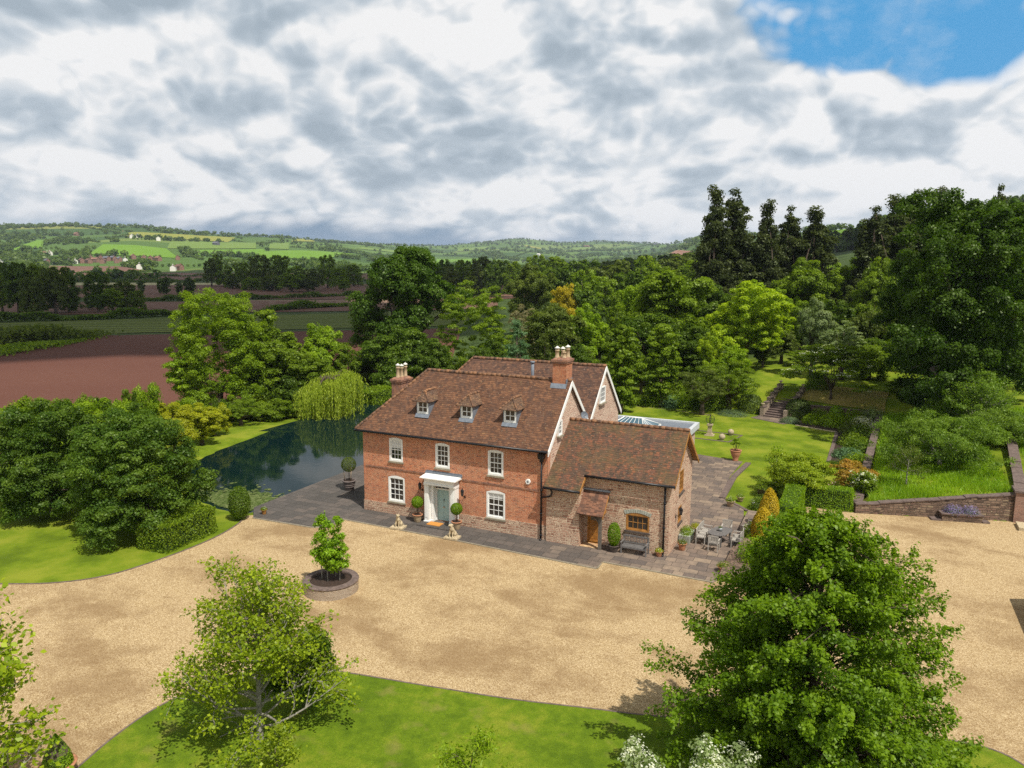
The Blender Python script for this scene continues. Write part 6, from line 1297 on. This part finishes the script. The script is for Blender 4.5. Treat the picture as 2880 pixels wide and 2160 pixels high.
# long grass on the bank
rg=np.random.default_rng(12); n=52000; gx=rg.uniform(29.3,46,n); gy=13.6+30*rg.random(n)**1.25; k=(gy>13.75+.29*(np.clip(gx,29,38)-29))&(gx>29.6+.045*(gy-13.5))&~((gx>37.9)&(gy<30)&(gx<39.9)); gx,gy=gx[k],gy[k]; n=len(gx); gz=terr(gx,gy)
hgt=rg.uniform(.25,.62,n)*(.7+.3*np.sin(gx*1.3)*np.sin(gy*1.1)); a=rg.random(n)*6.28; ln=rg.normal(size=(n,2))*.16; w_=.022+.014*(gy-13)/10
b0=np.stack([gx-np.cos(a)*w_,gy-np.sin(a)*w_,gz-.03],1); b1=np.stack([gx+np.cos(a)*w_,gy+np.sin(a)*w_,gz-.03],1); tp=np.stack([gx+ln[:,0],gy+ln[:,1],gz+hgt],1)
V=np.stack([b0,b1,tp],1).reshape(-1,3); F=np.arange(3*n).reshape(n,3); tag(add_mesh('long_grass',npmesh('long_grass',V,F,M['grass_blade'],rg.random(n)*.6+.4*(np.sin(gx*.9+gy*.5)*.5+.5))),'tall bright meadow grass on the bank above the rubble wall','long grass',kind='stuff')

for k,(a,lf_,lb) in enumerate((((-25.8,11.8,3.0,1.7),'leaf_yellow','yellow-green shrub at the lawn edge left of the small spreading tree'),((-31.0,18.3,2.1,1.9),'leaf_mid','mid green shrub behind the small spreading tree by the pond'),((-28.3,24.0,1.7,2.2),'leaf_mid','rounded green shrub just left of the willow'),((-29.5,21.2,1.8,1.9),'leaf_olive','olive shrub between the small spreading tree and the rounded bush'),((-27.7,10.9,3.9,1.9),'leaf_bright','bright green shrub above the yellow-green tree'),((-24.4,1.2,5.3,1.8),'leaf_bright','bright green shrub showing over the top of the broad left maple'),((-30.1,0.8,5.1,1.7),'leaf_mid','green shrub at the field edge above the gap between the left maples'),((-31.4,-2.1,5.5,2.0),'leaf_bright','bright shrub at the left border above the maple cut by the edge'))):
    place('bush_a' if k%2 else 'bush_b',a[0],a[1],a[2],a[3],lf_,lb,'shrub','shrub')
# ------------------------------------------------------------ fields, hedgerows, village and hills
FIELDS=[]
def field(m,q,name='field',nn=26,lift=None,reg=True):
    A,B_,C_,D_=[np.array(p,float) for p in q]; u,v=np.meshgrid(np.linspace(0,1,nn),np.linspace(0,1,nn)); u=u[...,None]; v=v[...,None]
    # near corners first: rows packed by true ground position
    P=A*(1-u)*(1-v)+B_*u*(1-v)+C_*u*v+D_*(1-u)*v; zz=terr(P[...,0],P[...,1]); s=(P[...,0]-CX)*FX+(P[...,1]-CY)*FY
    zz=zz+np.maximum(.12,s*.0006 if lift is None else lift); V=np.concatenate([P,zz[...,None]],2).reshape(-1,3); i=np.arange(nn*nn).reshape(nn,nn)
    F=np.stack([i[:-1,:-1].ravel(),i[:-1,1:].ravel(),i[1:,1:].ravel(),i[1:,:-1].ravel()],1); me=npmesh(name,V,F,M[m],smooth=True)
    o=add_mesh(name,me); 
    if me.polygons[0].normal.z<0: me.flip_normals()
    if reg: FIELDS.append(np.array([A,B_,C_,D_]))
    return tag(o,kind='structure')
field('red_soil',[(-32.5,-13.0),(-29.5,60.6),(-74.6,147.5),(-176.6,55.9)],'ploughed_field',40)
field('orchard_rows',[(-179.1,59.3),(-78.8,155.1),(-110.8,227.3),(-221.7,77.1)],'orchard_field',30)
field('brown_soil',[(-268.3,92.2),(-105.2,231.9),(-134.6,291.3),(-372.2,138.6)],'ploughed_field',30)
field('pale_soil',[(-227.7,194.1),(-135.1,266.7),(-155.2,304.0),(-254.6,227.2)],'ploughed_field',20)
field('brown_soil',[(-389.1,191.4),(-120.4,302.1),(-240.4,560.3),(-536.8,285.0)],'ploughed_field',30)
field('straw',[(-503.4,322.4),(-389.6,410.8),(-419.0,442.4),(-562.3,362.6)],'straw_field',20)
field('brown_soil',[(-622.8,394.0),(-307.0,681.3),(-471.1,970.6),(-987.0,641.9)],'ploughed_field',30)
field('brown_soil',[(-996.4,633.0),(-947.1,758.1),(-1120.4,837.4),(-1253.3,808.8)],'ploughed_field',24)
field('bright_pasture',[(-1570.7,1078.6),(-1266.1,1037.2),(-1262.9,1091.7),(-1464.6,1233.5)],'pasture',24) if False else field('bright_pasture',[(-1440.9,1018.1),(-1255.1,1084.0),(-1464.7,1231.6),(-1613.7,1180.6)],'pasture',24)
field('bright_pasture',[(-1649.8,984.5),(-1665.6,1067.0),(-1928.8,1255.6),(-1992.5,1269.7)],'pasture',20)
field('bright_pasture',[(-1371.7,866.1),(-1366.8,935.7),(-1418.9,988.0),(-1436.9,938.9)],'pasture',20)
field('bright_pasture',[(-1533.2,880.9),(-1513.4,913.6),(-1575.4,947.3),(-1625.3,935.9)],'pasture',12)
field('yellow_pasture',[(-1804.7,1387.4),(-1750.0,1698.5),(-1970.3,1950.4),(-2053.3,1596.9)],'pasture',24)
field('pink_soil',[(-2095.2,1608.5),(-7325.9,6703.4),(-7482.4,6633.3),(-2139.5,1643.3)],'ploughed_field',16)
field('pale_pasture',[(-1464.6,1233.5),(-1442.8,1495.6),(-1791.3,1860.3),(-1649.7,1403.9)],'pasture',20)
field('bright_pasture',[(-1312.1,1172.2),(-1195.7,1280.6),(-1411.4,1488.3),(-1426.3,1276.3)],'pasture',24)
field('bright_pasture',[(-1149.1,1203.6),(-1105.2,1341.0),(-1381.2,1850.4),(-1337.4,1409.4)],'pasture',24)
field('yellow_pasture',[(-1903.3,2156.3),(-2051.3,2556.0),(-5908.6,7354.8),(-1962.7,2224.1)],'pasture',12)
field('pale_pasture',[(-1440.8,1539.4),(-1402.4,1574.8),(-1856.7,2088.4),(-1792.0,1925.9)],'pasture',14)
field('pale_pasture',[(-1762.1,2350.7),(-1691.2,2522.1),(-1791.9,2685.6),(-1846.2,2510.3)],'pasture',14)
field('bright_pasture',[(-1165.7,1942.4),(-1106.9,2140.8),(-1395.0,2675.3),(-1525.6,2555.9)],'pasture',16)
field('pale_pasture',[(-1935.5,3446.1),(-1839.9,3531.6),(-1959.0,3873.5),(-2084.6,3731.1)],'pasture',12)
field('yellow_pasture',[(-1823.1,4068.3),(-1663.4,3929.1),(-1730.1,4074.8),(-1891.5,4219.9)],'pasture',10)
field('pale_pasture',[(-1469.6,3903.9),(-1431.8,4112.7),(-1522.2,4368.9),(-1621.5,4314.7)],'pasture',10)
field('pink_soil',[(-583.5,2473.5),(-289.4,1509.4),(-337.9,1743.3),(-589.8,2599.8)],'ploughed_field',14)
field('bright_pasture',[(-592.7,2327.8),(-384.4,1800.1),(-430.6,2003.8),(-632.5,2525.2)],'pasture',14)
field('bright_pasture',[(-22.4,956.8),(16.6,817.0),(14.0,937.3),(-26.5,1066.5)],'pasture',16)
def at(px,row):
    return None
field('lawn_dry',[(22.8,46.9),(31.0,46.2),(31.5,51.5),(24.5,52.5)],'dry_lawn',24,lift=.035,reg=False)
# field hedges: long rough rows of bushes
def hedgerow(label,pts,h,w_,leaf,mt,n,seed):
    rng=np.random.default_rng(seed); P=[np.array(p,float) for p in pts]; seg=[np.linalg.norm(b-a) for a,b in zip(P,P[1:])]; tot=sum(seg); out=[]
    k=rng.choice(len(seg),n,p=np.array(seg)/tot); t=rng.random(n)[:,None]; A=np.array(P)[k]; B_=np.array(P)[k+1]; q=A+(B_-A)*t; s=q[:,0]*.11+q[:,1]*.17
    hh=h*(.75+.35*np.sin(s)+.2*np.sin(s*2.7+seed)); q=q+rng.normal(size=(n,2))*w_*.33; z=terr(q[:,0],q[:,1])+hh*np.sqrt(rng.random(n)); Pp=np.concatenate([q,z[:,None]],1); N=unit(rng.normal(size=(n,3))+np.array([0,0,.8]))
    V,F,v=cards(Pp,N,leaf*rng.uniform(.6,1.4,n),rng,.7); c=np.array([P[0][0],P[0][1],tz(*P[0])]); V-=c
    o=add_mesh('field_hedge',npmesh('field_hedge',V,F,M[mt],v),loc=tuple(c)); return tag(o,label,'hedge')
hedgerow('long dark hedge between the orchard rows and the brown field',[(-214.7,98.6),(-194.0,119.7),(-186.6,150.4),(-178.0,168.3)],2.6,3,.75,'leaf_dark',9000,501)
hedgerow('scrubby strip of bushes at the corner of the red field by the left edge',[(-141.8,55.6),(-141.1,65.5),(-144.7,82.2)],3.2,9,.8,'leaf_olive',7000,502)
hedgerow('low rough bank of weeds along the left edge of the red field',[(-124.6,47.2),(-132.1,64.5),(-142.5,81.3)],1.0,6,.7,'leaf_mid',4200,509)
hedgerow('short dark hedge above the bright ash beyond the red field',[(-176.6,178.5),(-175.3,200.0),(-171.4,219.5)],2.6,4,.8,'leaf_dark',5500,503)
hedgerow('broken hedge with white blossom far across the brown fields',[(-291.6,206.1),(-266.0,220.6),(-246.2,256.3),(-235.8,271.0),(-230.4,302.8)],2.4,4,1.0,'leaf_hill',5200,504)
hedgerow('dark hedge right of the tall oak across the fields',[(-178.2,307.2),(-171.5,334.4),(-155.5,347.0)],3.5,6,1.0,'leaf_dark',3800,505)
hedgerow('thin dark hedge along the far pale strip',[(-540.3,387.5),(-497.8,425.8),(-438.6,463.5),(-393.4,523.3),(-289.4,534.7)],3.0,6,1.5,'leaf_hill',4500,506)
hedgerow('dark hedge below the village',[(-929.0,598.1),(-932.3,693.2),(-947.1,758.1)],3.2,6,1.7,'leaf_hill',2400,507)
hedgerow('line of scrub above the straw strip',[(-701.6,517.2),(-615.8,577.9),(-473.0,629.4)],3.0,5,1.6,'leaf_hill',3200,508)
hedgerow('dark undergrowth behind the pond trees',[(-35.51,27.75),(-32.46,30.66),(-28.26,38.77)],3.0,5,.35,'leaf_dark',9000,510)
hedgerow('low bushes along the fence of the red field above the maples',[(-50.81,7.29),(-50.88,14.27),(-45.62,21.35),(-36.77,21.29)],1.5,4,.26,'leaf_mid',12000,511)
# trees across the valley floor
vt=[]
def VT(px,top,depth,wd): pass
groups=[
 ('dark trees of the clump on the left across the red field','dark clump tree across the red field near the left edge','leaf_dark',[-246.0,128.4,19.0,4.9],0),
]
mid=[(-241.4,127.2,18.2,5.6),(-240.9,134.2,17.1,5.8),(-229.4,132.9,16.6,6.0),(-233.1,140.1,14.2,5.0),(-246.5,124.8,14.2,4.8),(-229.9,124.8,12.8,4.7)]
for k,a in enumerate(mid): place('mid_a' if k%2 else 'mid_b',a[0],a[1],a[2],a[3],['leaf_dark','leaf_mid','leaf_olive'][k%3],ordered(mid)[k]+'dark tree of the left-edge clump across the red field','field_tree','tree',group='dark clump by the left edge')
mid=[(-242.0,158.3,13.9,6.2),(-223.4,150.3,8.8,5.1),(-228.3,159.2,10.9,5.3),(-223.4,144.7,6.7,3.7),(-219.5,157.7,7.6,3.9)]
for k,a in enumerate(mid): place('mid_b' if k%2 else 'mid_a',a[0],a[1],a[2],a[3],['leaf_dark','leaf_mid','leaf_olive'][k%3],ordered(mid)[k]+'rounded dark tree of the clump alone in the brown fields','field_tree','tree',group='dark clump alone in the brown fields')
mid=[(-328.4,263.1,9.9,3.9),(-341.2,257.0,7.8,2.8),(-299.6,254.3,10.4,4.2),(-339.7,268.9,9.1,2.9),(-304.7,251.9,7.5,2.7)]
for k,a in enumerate(mid): place('far_c',a[0],a[1],a[2],a[3],'leaf_hill',ordered(mid)[k]+'thin tree of the sparse row across the brown fields','field_tree','tree',group='sparse row of thin trees')
mid=[(-400.4,363.5,20.9,6.6),(-392.3,367.3,15.7,7.6),(-365.7,357.5,17.8,6.4),(-339.4,347.5,22.2,9.2),(-341.4,369.0,23.0,8.0),(-317.1,358.0,15.3,10.2),(-293.7,346.7,14.1,8.9),(-311.8,382.9,22.5,7.0),(-291.5,370.1,14.5,7.1),(-310.7,327.4,9.6,8.7),(-289.0,320.9,11.0,9.8),(-330.0,329.5,8.1,7.4),(-283.3,329.2,9.3,7.9),(-320.6,423.6,16.0,8.6),(-270.2,346.6,8.6,5.2),(-356.1,339.6,10.0,6.2),(-411.6,380.6,23.7,4.5)]
for k,a in enumerate(mid): place('mid_a' if k%2 else 'mid_b',a[0],a[1],a[2],a[3],'leaf_mid' if k%3 else 'leaf_olive',ordered(mid)[k]+'dark tree in the long belt left of the tall oak','field_tree','tree',group='dark tree belt left of the tall oak')
mid=[(-187.0,329.9,19.9,6.5),(-172.7,325.4,20.2,6.6),(-158.9,320.7,20.9,7.4),(-145.5,315.9,19.6,6.0),(-134.7,309.8,17.8,5.8),(-173.4,313.9,16.6,6.2),(-149.4,314.0,16.9,5.3),(-163.3,318.6,16.4,5.4),(-194.0,326.6,17.8,5.9)]
for k,a in enumerate(mid): place('mid_b' if k%2 else 'mid_a',a[0],a[1],a[2],a[3],['leaf_dark','leaf_mid','leaf_olive'][k%3],ordered(mid)[k]+'dark tree in the row right of the tall oak','field_tree','tree',group='dark tree row right of the tall oak')
place('broad_a',-42.8,123.6,16.8,6.7,'leaf_olive','large olive oak standing alone beyond the magnolia'); place('round_a',-25.9,103.6,12.7,3.9,'leaf_gorse','yellow-flowering bush in the dark wood','broom_bush','bush')
mid=[(-56.7,178.6,15.4,6.4),(-43.4,162.5,13.8,5.8),(-41.4,174.6,15.1,6.8),(-29.6,135.4,12.3,5.0),(-26.5,148.1,13.4,5.8),(-20.2,151.1,14.3,5.3),(-49.8,215.5,16.5,6.4),(-47.3,239.1,16.5,6.9),(-75.2,248.2,17.5,7.4),(-96.7,271.7,19.0,8.1),(-35.5,233.4,15.2,7.5),(-18.1,185.6,13.8,6.1),(-22.4,105.2,10.8,4.2),(-12.7,98.6,10.6,3.4),(-45.2,296.0,16.4,8.1),(-116.1,296.2,20.4,6.6)]
for k,a in enumerate(mid): place('mid_a' if k%2 else 'mid_b',a[0],a[1],a[2],a[3],['leaf_dark','leaf_mid','leaf_olive','leaf_mid'][k%4],ordered(mid)[k]+'tree in the dark wood between the fields and the conifers','wood_tree','tree',group='dark wood between the fields and the conifers')
mid=[(2.1,105.6,12.7,3.9),(8.5,119.8,14.4,4.6),(14.0,116.8,13.4,4.0),(21.8,126.1,13.8,4.6),(26.2,117.0,13.3,3.9),(3.6,128.7,14.5,4.4),(2.1,88.8,9.7,3.5),(7.6,83.5,9.1,3.3),(16.4,84.3,9.9,3.5),(20.2,78.3,7.8,3.0),(24.6,75.9,7.8,3.2),(27.5,70.5,5.7,2.7),(18.8,66.4,5.3,2.7),(30.8,69.8,5.3,2.7),(30.2,96.5,14.0,3.3),(-6.9,67.7,7.8,3.0),(0.5,82.4,9.4,3.7),(17.0,62.2,3.4,2.0),(8.1,54.7,4.9,2.5),(4.3,50.6,4.9,2.5),(-12.1,65.3,8.1,3.0),(21.7,64.5,2.1,2.6),(28.6,64.3,1.3,2.5)]
for k,a in enumerate(mid): place(['broad_a','round_b','mid_a','round_a'][k%4],a[0],a[1],a[2],a[3],['leaf_dark','leaf_mid','leaf_olive','leaf_bright','leaf_mid'][k%5],ordered(mid)[k]+'tree in the mixed wood behind the garden','wood_tree','tree',group='mixed wood behind the garden')
mid=[(47.6,93.5,22.4,6.8),(48.1,82.5,13.3,4.6),(47.1,76.4,5.1,4.1),(44.5,71.8,0.8,3.4),(32.8,69.7,-0.4,3.2),(31.1,74.5,0.7,2.8)]
for k,a in enumerate(mid): place('broad_b' if k%2 else 'broad_a',a[0],a[1],a[2],a[3],'leaf_oak',ordered(mid)[k]+'dark tree standing behind the enormous oak at the right edge','wood_tree','tree',group='dark trees behind the enormous oak')
# hillsides: woods of trees too many to count, plus the nearest as single trees
def inf(x,y):
    m_=np.zeros(x.shape,bool)
    for Q in FIELDS: m_|=sdist(Q,x,y)<2
    return m_
rg=np.random.default_rng(77)
def polar(az,s): return CX+s*(FX+az*FY),CY+s*(FY-az*FX)
cand=[]
def belt(n,a0,a1,s0,s1,hh,clus=1.0,mode='clump'):
    az=rg.uniform(a0,a1,n); s=s0*(s1/s0)**rg.random(n); x,y=polar(az,s)
    if mode=='clump':
        k=np.sin(x*.011+y*.004+1)*np.cos(y*.009-x*.003)+.6*np.sin(x*.029+2)*np.sin(y*.023+1); keep=k>clus
        x,y=x[keep],y[keep]
    k=~inf(x,y); x,y=x[k],y[k]; return x,y
X_=[];Y_=[];H_=[]
def addb(x,y,h): X_.append(x);Y_.append(y);H_.append(h*rg.uniform(.6,1.3,len(x)))
for (n,a0,a1,s0,s1,h,c) in ((4200,-.9,-.35,1150,2600,13,.22),(2600,-.42,-.02,1200,4600,14,.25),(3200,-.05,.30,1400,5600,15,.0),(500,-.75,-.3,600,1150,11,.45),(1500,-.12,.24,420,1500,13,-.3),(900,.12,.5,240,900,13,-.1),(500,.5,.75,200,650,12,.1),(700,-.5,-.05,700,1300,13,.35)):
    x,y=belt(n,a0,a1,s0,s1,h,c); addb(x,y,h)
# hedgerow lines on the hillsides
for k in range(70):
    a0=rg.uniform(-.85,.28); s=rg.uniform(1200,4200 if a0>-.35 else 2500); x0,y0=polar(a0,s); an=rg.uniform(0,3.14) if k%2 else -.44+rg.normal()*.15; L_=rg.uniform(120,420)*s/2000; n=int(L_/9); t=np.linspace(0,L_,max(n,3)); x=x0+np.cos(an)*t+rg.normal(size=len(t)); y=y0+np.sin(an)*t
    kk=~inf(x,y); addb(x[kk],y[kk],7)
# skyline trees
for a in np.arange(-.95,.8,.0016):
    if rg.random()<.75:
        s=float(np.interp(a,RA,RS))*rg.uniform(.965,1.0); x,y=polar(np.array([a+rg.normal()*.0005]),np.array([s])); addb(x,y,12 if s>1500 else 8)
X_=np.concatenate(X_);Y_=np.concatenate(Y_);H_=np.concatenate(H_); S_=(X_-CX)*FX+(Y_-CY)*FY; order=np.argsort(S_/H_); X_,Y_,H_,S_=X_[order],Y_[order],H_[order],S_[order]
print('hill trees',len(X_))
NI=230
for k in range(NI): place(['far_a','far_b','far_c'][k%3],float(X_[k]),float(Y_[k]),float(H_[k]),float(H_[k])*.42,['leaf_hill','leaf_dark','leaf_olive','leaf_hill'][k%4],'small dark tree scattered over the valley sides','hillside_tree','tree',group='trees scattered over the valley sides')
X_,Y_,H_,S_=X_[NI:],Y_[NI:],H_[NI:],S_[NI:]; nT=len(X_); per=46
d=unit(rg.normal(size=(nT,per,3)).reshape(-1,3)).reshape(nT,per,3); rad=H_[:,None,None]*np.array([.46,.46,.40]); z0=terr(X_,Y_)
P=d*rad*rg.uniform(.55,1.05,(nT,per,1)); P[:,:,0]+=X_[:,None]; P[:,:,1]+=Y_[:,None]; P[:,:,2]+=(z0+H_*.42)[:,None]; N=unit((d+rg.normal(size=d.shape)*.5+np.array([0,0,.4])).reshape(-1,3)); Sz=np.repeat(H_*.34,per)
cvv=np.repeat(rg.random(nT),per)*.7+rg.random(nT*per)*.3
V,F,v=cards(P.reshape(-1,3),N,Sz*rg.uniform(.6,1.3,nT*per),rg,.8,cvv); tag(add_mesh('distant_woodland',npmesh('distant_woodland',V,F,M['leaf_hill'],v)),'woods and hedgerow trees covering the far hillsides','woodland',kind='stuff')
# village
def vhouse(px_,row,w_,d_,h_,wall_,roof_,k,label,cat='house',ang=None):
    x,y=px_; s=(x-CX)*FX+(y-CY)*FY; z=tz(x,y); o=thing('village_house' if cat=='house' else 'barn',label,cat,(x,y,z+.5),-.44+(random.uniform(-.5,.5) if ang is None else ang),'houses of the village across the valley')
    mb=MB(); a,b=w_/2,d_/2; mb.box((-a,-b,-3),(a,b,h_)); mb.face([(-a,-b,h_),(-a,b,h_),(-a,0,h_+d_*.38)]); mb.face([(a,b,h_),(a,-b,h_),(a,0,h_+d_*.38)]); mb.build('wall',[M[wall_]],o)
    mb=MB(); e=.5; t=h_+d_*.38; q=.38*e
    mb.face([(-a-e,-b-e,h_-q),(a+e,-b-e,h_-q),(a+e,0,t+.15),(-a-e,0,t+.15)]); mb.face([(a+e,b+e,h_-q),(-a-e,b+e,h_-q),(-a-e,0,t+.15),(a+e,0,t+.15)]); ro=mb.build('roof',[M[roof_]],o)
    if cat=='house': mb=MB(); mb.box((a*.5-.5,-.5,t-.6),(a*.5+.5,.5,t+1.5)); mb.build('chimney',[M[wall_]],ro)
    wn=MB()
    for i in range(3):
        for zz in (1.0,3.6):
            if zz+1.2<h_: wn.box((-a*.7+i*a*.7-.5,-b-.04,zz),(-a*.7+i*a*.7+.5,-b+.02,zz+1.2))
    if wn.v: wn.build('window',[M['glass']],o)
simple('village_brick',(.25,.14,.105),.9,.2,.3); simple('village_roof',(.16,.09,.07),.9,.25,.3); simple('village_roof_red',(.24,.13,.09),.9,.25,.3)
V_=[((-1316.9,844.6),15,'village_brick','slate'),((-1318.8,860.4),13,'cream_wall','village_roof'),((-1303.8,863.7),16,'village_brick','village_roof'),((-1305.1,878.2),15,'village_brick','slate'),((-1287.5,879.6),9,'cream_wall','slate'),((-1295.9,898.2),17,'village_brick','village_roof'),((-1277.7,899.2),14,'village_brick','village_roof'),((-1292.6,923.1),18,'village_brick','village_roof_red'),((-1331.8,964.1),15,'village_brick','village_roof_red'),((-1304.0,955.4),16,'village_brick','slate'),((-1300.6,966.6),16,'village_brick','slate'),((-1268.9,956.0),15,'village_brick','slate'),((-1242.5,947.6),12,'cream_wall','slate'),((-1241.1,928.6),14,'village_brick','village_roof'),((-1255.8,911.8),14,'village_brick','village_roof'),((-1264.5,1006.9),15,'village_brick','village_roof_red'),((-1241.8,1004.5),15,'village_brick','village_roof'),((-1224.9,1006.7),14,'village_brick','village_roof_red'),((-1223.8,1052.0),15,'village_brick','village_roof_red'),((-1011.3,793.2),11,'cream_wall','slate'),((-931.8,788.6),13,'cream_wall','village_roof'),((-938.3,805.5),12,'village_brick','village_roof'),((-1478.8,952.4),16,'cream_wall','village_roof_red'),((-1481.1,961.3),10,'cream_wall','village_roof_red'),((-1312.3,762.2),10,'cream_wall','slate'),((-1271.8,780.6),12,'cream_wall','slate'),((-1352.6,957.5),13,'village_brick','slate'),((-1299.3,1010.7),14,'village_brick','village_roof_red')]
words_=['white','brick']
for k,(p,w_,wl,rf) in enumerate(V_):
    vhouse(p,0,w_,8,5.6,wl,rf,k,('white-walled' if wl=='cream_wall' else 'red brick')+' village house with '+{'slate':'a grey slate roof','village_roof':'a dark brown roof','village_roof_red':'a red tiled roof'}[rf])
for p,w_,wl,rf,lb,cat in (((-1758.4,1374.9),22,'cream_wall','slate','large white farmhouse high on the hill above the bright pasture','house'),((-1765.0,1397.7),14,'cream_wall','slate','smaller white house beside the hilltop farmhouse','house'),((-1681.8,1392.2),50,'cream_wall','cream_wall','long pale barn on the hillside right of the white farmhouse','barn'),((-2107.8,1462.9),14,'village_brick','village_roof_red','red roofed house alone among the hilltop trees at left','house'),((-1580.2,1491.8),18,'slate','slate','grey roofed farm building on the middle hillside','barn'),((-1561.4,4401.7),40,'village_brick','village_roof_red','red farm building far down the valley','barn'),((-1316.0,3087.0),26,'cream_wall','cream_wall','pale building in the woods down the valley','barn'),((-1163.2,4530.7),40,'slate','slate','dark long barn on the far skyline ridge','barn')):
    vhouse(p,0,w_,10,5.6,wl,rf,0,lb,cat)
# ------------------------------------------------------------ clouds overhead throw the fields into shade
rg=np.random.default_rng(99)
def cloud(cx_,cy_,rx,ry,alt,n,seed):
    rng=np.random.default_rng(seed); mb=MB(); import mathutils
    ico=[]; bm_=bpy.data.meshes.new('x'); 
    ph=(1+5**.5)/2; vs0=[(-1,ph,0),(1,ph,0),(-1,-ph,0),(1,-ph,0),(0,-1,ph),(0,1,ph),(0,-1,-ph),(0,1,-ph),(ph,0,-1),(ph,0,1),(-ph,0,-1),(-ph,0,1)]; vs0=[Vector(v).normalized() for v in vs0]
    fs=[(0,11,5),(0,5,1),(0,1,7),(0,7,10),(0,10,11),(1,5,9),(5,11,4),(11,10,2),(10,7,6),(7,1,8),(3,9,4),(3,4,2),(3,2,6),(3,6,8),(3,8,9),(4,9,5),(2,4,11),(6,2,10),(8,6,7),(9,8,1)]
    for i in range(n):
        a=rng.random()*6.283; k=math.sqrt(rng.random())*1.0; r=rng.uniform(40,95)*(1.15-.75*k) if k>.8 else rng.uniform(60,110); c=Vector((math.cos(a)*k*rx,math.sin(a)*k*ry,rng.uniform(0,40)))
        mb.raw([(c.x+v.x*r,c.y+v.y*r,max(c.z+v.z*r*.6,-20)) for v in vs0],fs,smooth=True)
    o=mb.build('cloud',[M['cloud']],loc=(cx_,cy_,alt)); return tag(o,kind='structure')
def cl(az,s,rx,ry,n,seed,alt=620):
    x,y=polar(az,s); k=alt/SUN.z; cloud(x+SUN.x*k,y+SUN.y*k,rx,ry,alt,n,seed)
cl(-.55,545,310,210,95,1); cl(-.12,820,330,260,120,2); cl(-.95,420,240,200,60,3); cl(-.30,1000,230,200,60,5); cl(-.66,262,150,62,46,8); cl(.14,640,220,180,60,6)
# ------------------------------------------------------------ air
mb=MB(); mb.box((-8800,-390,-12),(8800,9300,330)); hz_=mb.build('haze',[M['lead']]); hz_.data.materials.clear()
m=bpy.data.materials.new('haze'); m.use_nodes=True; m.node_tree.nodes.clear(); t=NT(m.node_tree); pv=t.n('ShaderNodeVolumePrincipled',{'Color':(.72,.82,1,1),'Density':.000065,'Anisotropy':.1}); on=t.n('ShaderNodeOutputMaterial'); m.node_tree.links.new(pv.outputs[0],on.inputs['Volume']); hz_.data.materials.append(m); tag(hz_,kind='stuff'); hz_['label']='pale blue haze in the valley air'
